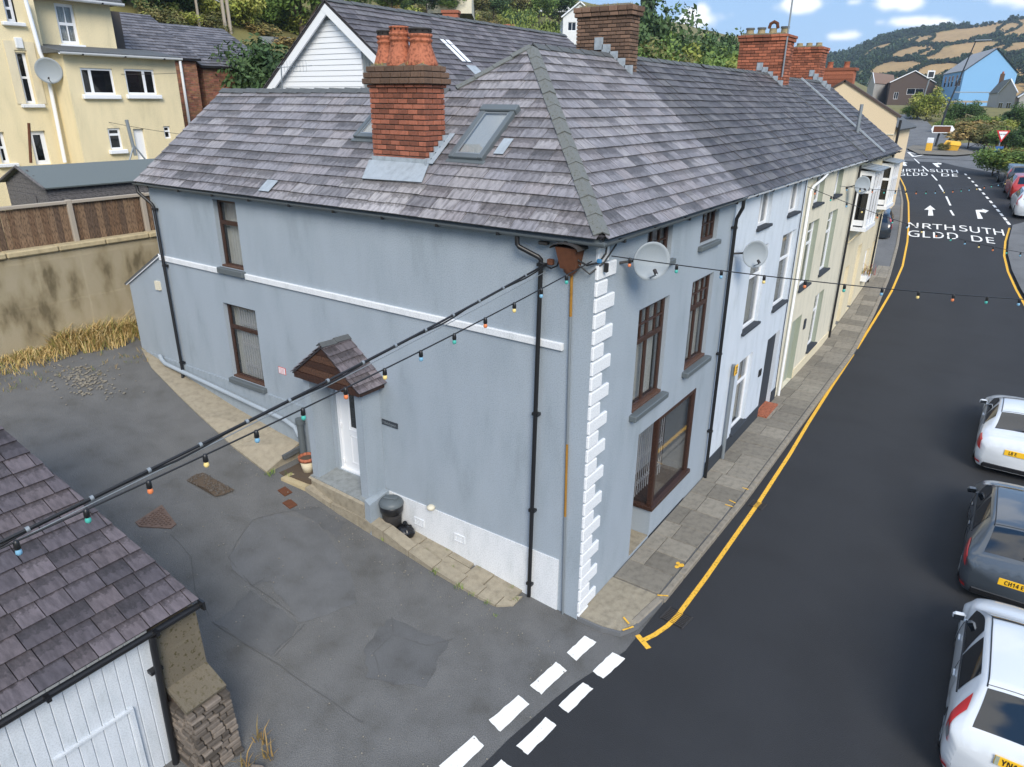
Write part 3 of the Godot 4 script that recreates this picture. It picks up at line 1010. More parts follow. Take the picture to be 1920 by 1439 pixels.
func road_word(text: String, a: Array, b: Array, top: Array) -> void:
	var P := on_road(a[0], a[1], 0.014); var Q := on_road(b[0], b[1], 0.014); var T := on_road(top[0], top[1], 0.014)
	var u := (Q - P).normalized(); var v := (T - P)
	var h := v.length()
	v = v.normalized()
	var f := SystemFont.new(); f.font_names = PackedStringArray(["Droid Sans"])
	var m := TextMesh.new()
	m.font = f; m.text = text; m.font_size = 64; m.pixel_size = 1.0 / 64.0; m.depth = 0.004
	var bb := m.get_aabb()
	var o := put("road_lettering", m, M.paint_white)
	var sx := P.distance_to(Q) / bb.size.x; var sy := h / bb.size.y
	o.transform = Transform3D(Basis(u * sx, v * sy, u.cross(v).normalized()), P - u * sx * bb.position.x - v * sy * bb.position.y)
	o.set_meta("kind", "structure")

func arrow(pts: Array) -> void:
	mark("lane_arrow", "", pts, M.paint_white, 0.012)

func yard_details() -> void:
	var r := RandomNumberGenerator.new(); r.seed = 3
	# sloping concrete apron along the wall
	var ap := thing("concrete_apron", "pale rough concrete apron sloping along the foot of the grey side wall", "apron", Vector3(-10.5, 1.8, 0.4))
	var wl := [[-13.72, 2.46], [-12.2, 2.2], [-10.86, 1.97], [-9.64, 1.74], [-8.2, 1.55], [-7.38, 1.47]]
	var out := [[-13.66, 0.06], [-12.6, 0.42], [-11.02, 0.68], [-10.02, 0.82], [-8.5, 0.98], [-7.36, 1.0]]
	for i in 5:
		var st := mb()
		var a := Vector3(wl[i][0], wl[i][1], 0.0); var b := Vector3(wl[i + 1][0] - 0.012, wl[i + 1][1], 0.0)
		var c := Vector3(out[i + 1][0] - 0.012, yard_y(out[i + 1][0]) + 0.035, out[i + 1][1]); var d := Vector3(out[i][0], yard_y(out[i][0]) + 0.035, out[i][1])
		var dn := Vector3(0, -0.6, 0)
		hull8(st, [d + dn, c + dn, b + dn, a + dn, d, c, b, a])
		obj("slab", st, M.concrete, ap)
	var sl := mb()
	box(sl, Vector3(-7.3, 1.36, 0.32), Vector3(0.07, 0.1, 0.5), Basis(Vector3.UP, -0.15) * Basis(Vector3.RIGHT, 0.18))
	obj("slate_edge", sl, M.ridge_dark, ap)
	# the low kerb in front of the porch and the broken slabs beyond
	var kb := thing("concrete_edging", "weathered concrete edging with broken slabs below the white plinth", "edging", Vector3(-3.8, 0.3, 0.6))
	var line := [[-7.0, 0.93, 0.06], [-6.42, 0.76, 0.1], [-5.7, 0.70, 0.13], [-4.9, 0.67, 0.26], [-4.2, 0.66, 0.24], [-3.5, 0.68, 0.13], [-2.85, 0.71, 0.08], [-2.2, 0.72, 0.07], [-1.75, 0.72, 0.06], [-1.35, 0.68, 0.05], [-1.1, 0.45, 0.03]]
	for i in line.size() - 1:
		var a: Array = line[i]; var b: Array = line[i + 1]
		var st := mb()
		var wid := 0.27 if i < 5 else 0.3
		var p := []
		for up in [0, 1]:
			for q in [[a, 0.0], [b, 0.0], [b, -wid], [a, -wid]]:
				var e: Array = q[0]
				var sh := 0.01 if e == a else -0.01
				p.append(Vector3(e[0] + sh, yard_y(e[0]) + (e[2] + (0.012 if q[1] < 0 else 0.0) if up else -0.3), e[1] + q[1]))
		hull8(st, p)
		obj("kerb_piece", st, M.concrete if i != 0 else M.coping, kb)
	var zz := 0.0
	for q in [[-3.55, -2.9, 0.02, 0.36], [-2.88, -2.3, 0.2, 0.41], [-2.88, -2.35, 0.02, 0.18], [-2.28, -1.85, 0.02, 0.4], [-1.83, -1.2, 0.02, 0.41], [-4.1, -3.57, 0.02, 0.34]]:
		var st := mb()
		var p := []
		for up in [0, 1]:
			for e in [[q[0], q[3]], [q[1], q[3]], [q[1], q[2]], [q[0], q[2]]]:
				p.append(Vector3(e[0] + r.randf_range(-0.015, 0.015), yard_y(e[0]) + (0.045 + r.randf() * 0.015 if up else -0.3), e[1]))
		hull8(st, p)
		obj("slab", st, M.concrete, kb)
	# dark soil pocket by the plant pot
	var st := mb()
	var pk := []
	for q in [[-7.28, 0.02], [-6.4, 0.02], [-6.4, 0.62], [-6.95, 0.78], [-7.28, 0.8]]: pk.append(q)
	flat(st, pk, 1.07, 0.1)
	struct("soil", st, M.soil)
	# three-cornered cast-iron cover
	var mh := thing("manhole_cover", "rusty three-cornered studded iron cover set in the lane", "manhole cover", Vector3(-7.4, 1.1, 3.5))
	st = mb()
	var slope := (yard_y(-7.8) - yard_y(-7.1)) / 0.7
	var tri_pts := [[-7.806, 3.169], [-7.163, 3.278], [-7.121, 3.416], [-7.528, 3.802], [-7.677, 3.789]]
	var pp := []
	for q in tri_pts: pp.append(Vector3(q[0], yard_y(q[0]) + 0.022, q[1]))
	var nn := Vector3(slope, 1, 0).normalized()
	slab(st, pp, nn, 0.05)
	obj("plate", st, M.rusty_iron, mh)
	st = mb()
	var pol := PackedVector2Array()
	for q in tri_pts: pol.append(Vector2(q[0], q[1]))
	for i in 14:
		for j in 12:
			var c := Vector2(-7.85 + i * 0.062 + (j % 2) * 0.03, 3.12 + j * 0.062)
			var inside := Geometry2D.is_point_in_polygon(c, pol)
			for k in pol.size():
				if Geometry2D.get_closest_point_to_segment(c, pol[k], pol[(k + 1) % pol.size()]).distance_to(c) < 0.045: inside = false
			if inside: box(st, Vector3(c.x, yard_y(c.x) + 0.03, c.y), Vector3(0.032, 0.014, 0.032), Basis(Vector3.UP, 0.6))
	stuff(obj("studs", st, M.rusty_iron, mh))
	# worn hole of loose stones
	st = mb()
	var hole := []
	for q in [[-8.152, 2.402], [-8.201, 2.184], [-8.167, 2.011], [-7.910, 1.970], [-7.619, 1.922], [-7.301, 1.866], [-7.312, 2.119], [-7.366, 2.278], [-7.647, 2.256], [-7.856, 2.338]]: hole.append([q[0], q[1]])
	var hv := []
	for q in hole: hv.append(Vector3(q[0], yard_y(q[0]) + 0.03, q[1]))
	for k in range(1, hv.size() - 1): nq(st, Vector3.UP, hv[0], hv[k], hv[k + 1])
	struct("bare_ground", st, M.soil)
	st = mb()
	var hp := PackedVector2Array()
	for q in hole: hp.append(Vector2(q[0], q[1]))
	for i in 260:
		var c := Vector2(r.randf_range(-8.2, -7.2), r.randf_range(1.8, 2.5))
		if Geometry2D.is_point_in_polygon(c, hp):
			box(st, Vector3(c.x, yard_y(c.x) + 0.035, c.y), Vector3(1, 0.7, 0.8) * r.randf_range(0.02, 0.05), Basis(Vector3(r.randf(), 1, r.randf()).normalized(), r.randf() * TAU))
	stuff(obj("gravel", st, M.stone1))
	# rust-brown square covers
	for q in [[[-6.661, 1.100], 0.13, 0], [[-6.305, 1.269], 0.12, 1]]:
		st = mb()
		var c: Array = q[0]
		box(st, Vector3(c[0], yard_y(c[0]) + 0.012, c[1]), Vector3(0.24, 0.02, 0.2), Basis(Vector3.BACK, -0.27))
		tag(obj("stopcock_cover", st, M.rust), ["small rust-brown square cover nearest the porch step" , "rust-brown square cover farther out in the lane from the porch"][q[2]], "cover", "square covers in the lane")
	# gully grates by the kerb
	for q in [[1.47, -1.09, 0.42, 0.36, "iron gully grate crossed by the yellow line at the street corner"], [1.5, -5.91, 0.3, 0.29, "iron gully grate beside the pavement below the shop window"]]:
		var gt := thing("gully_grate", q[4], "grate", Vector3(q[0], 0.0, q[1]), -0.1, "gully grates", true)
		st = mb()
		box(st, Vector3(0, 0.002, 0), Vector3(q[2] + 0.05, 0.012, q[3] + 0.05))
		obj("pit", st, M.dark, gt)
		for s in [-1, 1]:
			st = mb()
			box(st, Vector3(s * (q[2] * 0.5 + 0.012), 0.012, 0), Vector3(0.03, 0.02, q[3] + 0.06))
			obj("frame_bar", st, M.iron, gt)
		for i in 8:
			st = mb()
			cbox(st, Vector3(0, 0.013, -q[3] * 0.5 + q[3] * (i + 0.5) / 8), Vector3(q[2] - 0.005, 0.018, q[3] / 17.0), 0.003)
			obj("bar", st, M.iron, gt)
			st = mb()
			box(st, Vector3(0.0, 0.0235, -q[3] * 0.5 + q[3] * (i + 0.5) / 8), Vector3(0.1, 0.003, q[3] / 18.0))
			obj("painted_patch", st, M.paint_yellow, gt)
	# dry-lined joints and repairs in the old lane: thin grooves of tar and grit
	var gro := mb()
	for c in [[[-4.8, 4.16], [-3.45, 4.05], [-2.17, 4.0], [-1.2, 3.95]], [[-3.63, 3.18], [-3.49, 3.75], [-3.42, 4.03]], [[-5.87, 3.08], [-5.02, 3.2], [-4.4, 3.15], [-3.63, 3.18]], [[-5.87, 3.08], [-6.1, 2.7], [-6.39, 2.12], [-6.2, 1.5], [-5.79, 0.78]], [[-5.02, 3.2], [-5.02, 2.85]], [[-7.0, 3.5], [-6.3, 3.55], [-5.6, 3.95], [-4.8, 4.16]], [[-2.6, 2.1], [-2.3, 2.4], [-2.25, 2.9], [-1.8, 3.2]], [[-2.3, 2.4], [-1.7, 2.2], [-1.4, 1.7]]]:
		var pts := []
		for i in c.size() - 1:
			for t in 5:
				var p := Vector2(c[i][0], c[i][1]).lerp(Vector2(c[i + 1][0], c[i + 1][1]), t / 5.0) + Vector2(r.randf_range(-0.012, 0.012), r.randf_range(-0.012, 0.012))
				pts.append(p)
		for i in pts.size() - 1:
			var a: Vector2 = pts[i]; var b: Vector2 = pts[i + 1]
			var w := (b - a).normalized().orthogonal() * r.randf_range(0.003, 0.008)
			nquad(gro, Vector3.UP, lane_pt(a.x + w.x, a.y + w.y, 0.009), lane_pt(a.x - w.x, a.y - w.y, 0.009), lane_pt(b.x - w.x, b.y - w.y, 0.009), lane_pt(b.x + w.x, b.y + w.y, 0.009))
	struct("lane_joints", gro, sm("tar_joint", rgb(86, 86, 86), 0.95))
	# old repairs in the lane: slightly different tarmac laid flush
	for q in [[[[-5.85, 3.1], [-5.0, 3.22], [-4.98, 2.9], [-3.7, 3.2], [-3.3, 2.2], [-4.6, 1.5], [-5.6, 1.2], [-6.2, 1.6], [-6.35, 2.15]], 118], [[[-4.75, 4.12], [-3.5, 4.04], [-3.55, 3.75], [-3.68, 3.24], [-4.95, 3.28]], 112], [[[-2.6, 2.1], [-1.5, 1.9], [-1.1, 2.9], [-2.0, 3.3], [-2.5, 2.9]], 110], [[[-6.2, 1.4], [-5.9, 0.85], [-5.2, 0.8], [-4.9, 1.25], [-5.5, 1.2]], 110], [[[-8.6, 4.6], [-7.4, 4.2], [-6.4, 4.6], [-6.6, 5.6], [-8.4, 5.6]], 113]]:
		st = mb()
		var pl := PackedVector2Array()
		for i in q[0].size():
			var a := Vector2(q[0][i][0], q[0][i][1]); var b := Vector2(q[0][(i + 1) % q[0].size()][0], q[0][(i + 1) % q[0].size()][1])
			for k in 7: pl.append(a.lerp(b, k / 7.0) + Vector2(r.randf_range(-0.05, 0.05), r.randf_range(-0.05, 0.05)))
		for i in 24:
			for j in 24:
				var cell := PackedVector2Array([Vector2(-9.0 + i * 0.375, 0.5 + j * 0.25), Vector2(-9.0 + (i + 1) * 0.375, 0.5 + j * 0.25), Vector2(-9.0 + (i + 1) * 0.375, 0.5 + (j + 1) * 0.25), Vector2(-9.0 + i * 0.375, 0.5 + (j + 1) * 0.25)])
				for piece in Geometry2D.intersect_polygons(cell, pl):
					for k in range(1, piece.size() - 1):
						var v := []
						for m in [0, k, k + 1]: v.append(lane_pt(piece[m].x, piece[m].y, 0.006))
						nq(st, Vector3.UP, v[0], v[1], v[2])
		struct("lane_repair", st, sm("repair%d" % q[1], rgb(q[1], q[1] + 1, q[1] + 2), 0.95, TX.chips, 0.45, TX.yardpatch, 0.3))
	# weeds along the wall foot
	var spots := [[-7.25, 1.0, 0.10], [-6.98, 0.75, 0.08], [-4.2, 0.66, 0.05], [-2.75, 0.74, 0.08], [-2.15, 0.75, 0.08], [-1.85, 0.75, 0.05], [-1.5, 0.72, 0.06], [-3.3, 0.4, 0.05], [-2.6, 0.42, 0.05], [-1.4, 0.1, 0.05], [-1.15, 0.3, 0.05], [-3.0, 0.05, 0.04], [-2.2, 0.05, 0.04], [-1.2, 0.9, 0.04]]
	st = mb()
	for s in spots: blades(st, Vector3(s[0], yard_y(s[0]) + 0.04, s[1]), 26, s[2] * 1.2, s[2] * 1.1, [rgb(120, 150, 60), rgb(92, 122, 44), rgb(150, 158, 84)], r)
	stuff(obj("weeds", st, M.leaf))
	st = mb()
	for i in 420:
		var x := r.randf_range(-8.5, 0.6); var z := r.randf_range(0.8, 6.0)
		if r.randf() < 0.4: z = 0.8 + r.randf() * 0.5
		box(st, Vector3(x, yard_y(x) + 0.03, z), Vector3(1, 0.5, 0.8) * r.randf_range(0.006, 0.022), Basis(Vector3.UP, r.randf() * TAU))
	stuff(obj("grit", st, M.slab3))

func blades(st: SurfaceTool, c: Vector3, n: int, rad: float, h: float, cols: Array, r: RandomNumberGenerator, lean := 0.6) -> void:
	for i in n:
		var a := r.randf() * TAU
		var d := Vector3(cos(a), 0, sin(a))
		var p := c + d * rad * sqrt(r.randf())
		var hh := h * r.randf_range(0.5, 1.25)
		var b := r.randf() * TAU
		var o := Vector3(cos(b), 0, sin(b))
		var s := Vector3(-o.z, 0, o.x) * minf(hh * 0.06, 0.012 if h < 1.0 else 0.04)
		var m := p + Vector3.UP * hh * 0.6 + o * hh * lean * 0.3
		var t := p + Vector3.UP * hh * 0.95 + o * hh * lean
		st.set_color(lin(cols[r.randi() % cols.size()]))
		tri(st, p - s, p + s, m + s * 0.7)
		tri(st, p - s, m + s * 0.7, m - s * 0.7)
		tri(st, m - s * 0.7, m + s * 0.7, t)

# ---------------------------------------------------------------- the grey corner house
const K := 0.7525          # roof slope
const RX := Vector3(1, 0, 0)
const RZ := Vector3(0, 0, 1)
const SZ := Vector3(0, 0, -1)   # along the street

func grille(parent: Node3D, o: Vector3, u: Vector3, n: Vector3, a: float, b: float, v0: float, v1: float, back: float, step := 0.085) -> void:
	# folding security grille: upright strips and scissor links
	var st := mb()
	var B := Basis(u, Vector3.UP, u.cross(Vector3.UP))
	var k := int((b - a) / step)
	for i in k + 1:
		var x := a + (b - a) * i / k
		box(st, o + u * x + Vector3.UP * (v0 + v1) * 0.5 - n * back, Vector3(0.018, v1 - v0, 0.014), B)
	for e in [0.16, 0.46, 0.76]:
		var y := lerpf(v0, v1, e)
		for i in k:
			var x := a + (b - a) * (i + 0.5) / k
			for s in [-1, 1]:
				box(st, o + u * x + Vector3.UP * y - n * (back - 0.012), Vector3(step * 1.35, 0.014, 0.006), B * Basis(Vector3.BACK, s * 0.8))
	obj("security_grille", st, M.upvc, parent)

func grey_house() -> void:
	var h := thing("corner_house", "grey rendered corner house with hipped slate roof, brown windows and white quoins", "house", Vector3.ZERO)
	# walls with real openings
	var holesL := [[-9.48, -8.68, 5.28, 6.76], [-9.66, -8.47, 2.57, 4.41], [-6.12, -5.16, 1.17, 3.25]]
	var st := mb()
	wall(st, Vector3.ZERO, RX, RZ, -12.0, 0.0, -0.6, 6.98, holesL, 0.2)
	var holesR := [[1.68, 3.0, 3.52, 5.47], [4.15, 5.36, 3.6, 5.48], [1.78, 2.85, 6.2, 6.88], [4.3, 5.25, 6.19, 6.87], [2.1, 5.05, 0.12, 2.92, 0.9]]
	wall(st, Vector3.ZERO, SZ, RX, 0.0, 6.3, -0.6, 6.98, holesR, 0.2)
	wall(st, Vector3(-12, 0, 0), SZ, -RX, 0.0, 5.1, -0.6, 6.98, [])
	nquad(st, -RX, Vector3(-12, 6.98, 0.0), Vector3(-12, 6.98, -5.1), Vector3(-12, 8.9, -2.45), Vector3(-12, 8.9, -2.45))
	wall(st, Vector3(0, 0, -5.1), RX, -RZ, -12.0, -7.2, -0.6, 6.98, [])
	wall(st, Vector3(-7.2, 0, 0), SZ, -RX, 5.1, 6.3, -0.6, 6.98, [])
	obj("wall", st, M.grey, h)
	rooms(h, Vector3.ZERO, RX, RZ, -11.9, -2.2, 0.0, 6.9, 1.7)
	rooms(h, Vector3.ZERO, SZ, RX, 1.6, 6.2, 3.0, 6.95, 1.9)
	# lean-to at the far end, flush with the side wall
	st = mb()
	var ly := Vector3(-13.75, 4.27, 0.0); var lt := Vector3(-12.0, 5.2, 0.0)
	quad(st, Vector3(-13.75, 1.5, 0), Vector3(-12, 1.5, 0), lt, ly)
	quad(st, Vector3(-13.75, 1.5, -3.2), Vector3(-13.75, 1.5, 0), ly, ly + SZ * 3.2)
	obj("lean_to_wall", st, M.grey, h)
	st = mb()
	slab(st, [lt + Vector3(0.0, 0.06, 0.06), ly + Vector3(-0.14, -0.02, 0.06), ly + Vector3(-0.14, -0.02, -3.3), lt + Vector3(0.0, 0.06, -3.3)], Vector3(-0.47, 0.88, 0), 0.05)
	obj("lean_to_roof", st, M.ridge_dark, h)
	st = mb()
	var rk := (ly - lt).normalized()
	box(st, (ly + lt) * 0.5 + Vector3(-0.03, -0.0, 0.04), Vector3(2.1, 0.07, 0.03), Basis(rk, Vector3(-rk.y, rk.x, 0) * -1.0, RZ))
	obj("bargeboard", st, M.upvc, h)
	st = mb()
	box(st, Vector3(-12.3, 4.42, 0.03), Vector3(0.18, 0.22, 0.06))
	obj("vent", st, M.cream, h)
	# projecting lower wall on the uphill part
	st = mb()
	bx(st, -13.77, -6.42, 1.0, 2.43, -0.02, 0.04)
	obj("plinth", st, M.grey_base, h)
	st = mb()
	bx(st, -4.72, -0.43, -0.3, 1.13, -0.02, 0.025)
	obj("white_plinth", st, M.white, h)
	# string course
	for q in [[-12.0, -9.56], [-8.62, -0.5]]:
		st = mb()
		cbox(st, Vector3((q[0] + q[1]) * 0.5, 5.165, 0.015), Vector3(q[1] - q[0], 0.13, 0.07), 0.012)
		obj("string_course", st, M.white, h)
	# side windows
	window(h, Vector3.ZERO, RX, RZ, -9.48, -8.68, 5.28, 6.76, M.brown, [["h", 0.66, 0.0, 1.0, 0.09]], 0.13, 0.065, "pane", "curtain")
	var w2 := window(h, Vector3.ZERO, RX, RZ, -9.66, -8.47, 2.57, 4.41, M.brown, [["h", 0.68, 0.0, 1.0, 0.09]], 0.13, 0.07, "pane", "curtain")
	grille(w2, Vector3.ZERO, RX, RZ, -9.35, -8.55, 2.65, 4.35, 0.19)
	for q in [[-9.54, -8.62, 5.14, 5.27], [-9.72, -8.4, 2.44, 2.56]]:
		st = mb()
		cbox(st, Vector3((q[0] + q[1]) * 0.5, (q[2] + q[3]) * 0.5, 0.03), Vector3(q[1] - q[0], q[3] - q[2], 0.16), 0.012)
		obj("sill", st, M.gutter, h)
		st = mb()
		cbox(st, Vector3((q[0] + q[1]) * 0.5, q[3] + 0.03, -0.07), Vector3(q[1] - q[0] - 0.1, 0.05, 0.12), 0.008)
		obj("timber_sill", st, M.brown_pale, h)
	# street windows: a mullion, a transom and small top lights
	for q in [[1.68, 3.0, 3.52, 5.47], [4.15, 5.36, 3.6, 5.48]]:
		var bars := [["v", 0.46, 0.0, 1.0, 0.075], ["h", 0.66, 0.0, 1.0, 0.09], ["h", 0.82, 0.0, 1.0, 0.025], ["v", 0.24, 0.67, 1.0, 0.025], ["v", 0.72, 0.67, 1.0, 0.025]]
		var w := window(h, Vector3.ZERO, SZ, RX, q[0], q[1], q[2], q[3], M.brown, bars, 0.11, 0.075, "pane", "curtain")
		st = mb()
		cbox(st, Vector3(0.04, q[2] - 0.07, -(q[0] + q[1]) * 0.5), Vector3(0.2, 0.12, q[1] - q[0] + 0.18), 0.015)
		obj("sill", st, M.gutter, h)
		st = mb()
		cbox(st, Vector3(-0.06, q[2] + 0.025, -(q[0] + q[1]) * 0.5), Vector3(0.14, 0.06, q[1] - q[0] - 0.04), 0.008)
		obj("timber_sill", st, M.brown_pale, h)
	for q in [[1.78, 2.85], [4.3, 5.25]]:
		window(h, Vector3.ZERO, SZ, RX, q[0], q[1], 6.2, 6.88, M.brown, [["v", 0.36, 0.0, 1.0, 0.05], ["v", 0.68, 0.0, 1.0, 0.05], ["h", 0.5, 0.0, 1.0, 0.022]], 0.11, 0.07, "pane")
		st = mb()
		cbox(st, Vector3(0.02, 6.13, -(q[0] + q[1]) * 0.5), Vector3(0.14, 0.1, q[1] - q[0] + 0.16), 0.012)
		obj("sill", st, M.gutter, h)
	# shopfront: glazed box beside a recessed door
	var sf := mb()
	var fr := func(x0: float, x1: float, y0: float, y1: float, z0: float, z1: float) -> void: cbox(sf, Vector3(x0 + x1, y0 + y1, z0 + z1) * 0.5, Vector3(absf(x1 - x0), y1 - y0, absf(z1 - z0)), 0.006)
	for z in [-3.08, -5.0]: fr.call(-0.1, 0.012, 0.86, 2.92, z - 0.05, z + 0.05)
	fr.call(-0.1, 0.01, 2.84, 2.92, -3.13, -4.95)
	fr.call(-0.85, -0.76, 0.86, 2.92, -3.12, -3.04)
	fr.call(-0.76, -0.1, 2.84, 2.92, -3.12, -3.05)
	fr.call(-0.16, 0.06, 0.78, 0.87, -2.98, -5.12)
	fr.call(-0.88, -0.16, 0.78, 0.868, -2.98, -3.16)
	var shop := obj("shop_window", sf, M.brown, h)
	st = mb()
	box(st, Vector3(-0.04, 1.85, -4.04), Vector3(0.008, 1.98, 1.84))
	obj("pane", st, M.pane, shop)
	st = mb()
	box(st, Vector3(-0.43, 1.85, -3.08), Vector3(0.66, 1.98, 0.008))
	obj("pane", st, M.pane, shop)
	st = mb()
	bx(st, -0.86, -0.1, 0.845, 0.862, -3.14, -4.96)
	obj("display_ledge", st, M.brown_pale, shop)
	grille(shop, Vector3.ZERO, SZ, RX, 3.2, 4.5, 0.88, 2.84, 0.45, 0.1)
	st = mb()
	bx(st, -0.62, -0.5, 0.87, 2.3, -4.62, -4.72)
	obj("post", st, M.brown, shop)
	st = mb()
	bx(st, -0.9, 0.0, -0.3, 0.78, -3.06, -5.04)
	obj("stall_riser", st, M.grey, h)
	st = mb()
	nquad(st, RX, Vector3(-0.88, 0.85, -3.1), Vector3(-0.88, 0.85, -5.04), Vector3(-0.88, 2.92, -5.04), Vector3(-0.88, 2.92, -3.1))
	obj("shop_back_wall", st, M.pale, h)
	st = mb()
	bx(st, -0.9, -0.02, -0.2, 0.15, -2.1, -3.05)
	obj("doorstep", st, M.concrete, h)
	st = mb()
	bx(st, -0.9, -0.85, 0.15, 2.92, -2.12, -3.03)
	var dr := obj("shop_door", st, M.brown, h)
	st = mb()
	bx(st, -0.85, -0.84, 1.1, 2.5, -2.3, -2.85)
	obj("pane", st, M.pane_dark, dr)
	# quoins on the street face
	var y := -0.1
	var k := 0
	while y < 6.8:
		var w := 0.35 if k % 2 == 0 else 0.62
		st = mb()
		cbox(st, Vector3(0.012, y + 0.114, -w * 0.5 + 0.006), Vector3(0.06, 0.226, w), 0.014)
		obj("quoin", st, M.quoin, h)
		y += 0.2565
		k += 1
	porch(h)
	roof_of_house(h)
	# gutters and downpipes
	gutter_run(h, "gutter", Vector3(-12.2, 6.94, 0.2), Vector3(0.24, 6.92, 0.2), RZ, M.gutter)
	gutter_run(h, "gutter", Vector3(0.2, 6.92, 0.24), Vector3(0.2, 6.95, -6.2), RX, M.gutter)
	st = mb()
	bx(st, -12.1, 0.1, 6.9, 7.02, 0.0, 0.12)
	obj("fascia", st, M.gutter, h)
	st = mb()
	bx(st, 0.0, 0.12, 6.9, 7.0, -0.0, -6.3)
	obj("fascia", st, M.gutter, h)
	var pipe := func(pts: Array, clips: Array) -> void:
		var t := mb()
		tube(t, pts, 0.038, 10)
		var o := obj("downpipe", t, M.black, h)
		for c in clips:
			var q := mb()
			box(q, c, Vector3(0.12, 0.05, 0.1))
			obj("clip", q, M.black, o)
	pipe.call([Vector3(-1.29, 6.9, 0.2), Vector3(-1.29, 6.74, 0.19), Vector3(-1.26, 6.7, 0.18), Vector3(-0.96, 6.57, 0.1), Vector3(-0.92, 6.53, 0.08), Vector3(-0.92, 6.4, 0.08), Vector3(-1.0, 0.12, 0.09)], [Vector3(-0.92, 6.45, 0.06), Vector3(-0.95, 3.9, 0.06), Vector3(-0.98, 2.0, 0.06), Vector3(-1.0, 0.4, 0.06)])
	pipe.call([Vector3(-12.13, 6.9, 0.2), Vector3(-12.12, 6.72, 0.19), Vector3(-11.8, 6.47, 0.09), Vector3(-11.76, 6.4, 0.08), Vector3(-11.72, 2.3, 0.1), Vector3(-11.7, 2.1, 0.14), Vector3(-11.66, 1.86, 0.26)], [Vector3(-11.76, 6.35, 0.06), Vector3(-11.74, 5.0, 0.06), Vector3(-11.72, 2.5, 0.07)])
	pipe.call([Vector3(0.2, 6.9, -6.13), Vector3(0.2, 6.74, -6.13), Vector3(0.09, 6.5, -6.15), Vector3(0.08, 6.3, -6.16), Vector3(0.08, 0.05, -6.26)], [Vector3(0.06, 6.3, -6.16), Vector3(0.06, 3.4, -6.2), Vector3(0.06, 1.4, -6.24)])
	# pale waste pipe running down along the wall into an upright stack
	st = mb()
	tube(st, [Vector3(-12.7, 2.5, 0.1), Vector3(-12.6, 2.4, 0.12), Vector3(-12.45, 2.32, 0.12), Vector3(-7.7, 1.98, 0.12), Vector3(-7.35, 1.9, 0.14), Vector3(-7.2, 1.72, 0.16)], 0.055, 10)
	obj("waste_pipe", st, M.grey, h)
	st = mb()
	tube(st, [Vector3(-7.1, 2.18, 0.18), Vector3(-7.1, 1.05, 0.18)], 0.075, 12)
	tube(st, [Vector3(-7.1, 2.2, 0.18), Vector3(-7.1, 2.08, 0.18)], 0.1, 12)
	obj("soil_stack", st, M.gutter, h)
	# rusty conduit near the corner
	st = mb()
	tube(st, [Vector3(-0.39, 6.42, 0.035), Vector3(-0.378, 5.7, 0.035)], 0.024, 8)
	obj("conduit", st, M.rustpipe, h)
	for q in [[5.7, 3.5, M.galv], [3.5, 2.1, M.rustpipe], [2.1, 0.0, M.galv]]:
		st = mb()
		tube(st, [Vector3(-0.29 - q[0] * 0.0156, q[0], 0.035), Vector3(-0.29 - q[1] * 0.0156, q[1], 0.035)], 0.022, 8)
		obj("conduit", st, q[2], h)
	# air bricks in the white plinth
	for q in [[-3.78, 0.68], [-2.71, 0.7]]:
		st = mb()
		for s in [-1, 1]:
			box(st, Vector3(q[0] + s * 0.12, q[1], 0.028), Vector3(0.03, 0.17, 0.03))
			box(st, Vector3(q[0], q[1] + s * 0.075, 0.028), Vector3(0.21, 0.02, 0.03))
		for i in 3: box(st, Vector3(q[0], q[1] - 0.035 + i * 0.035, 0.03), Vector3(0.2, 0.014, 0.012))
		obj("air_brick", st, M.white, h)
	st = mb()
	lathe(st, Vector3(-3.42, 1.17, 0.05), [[0.0, -0.04], [0.08, -0.03], [0.09, 0.02], [0.05, 0.05], [0.0, 0.06]], 12)
	obj("vent_cowl", st, M.cream, h)

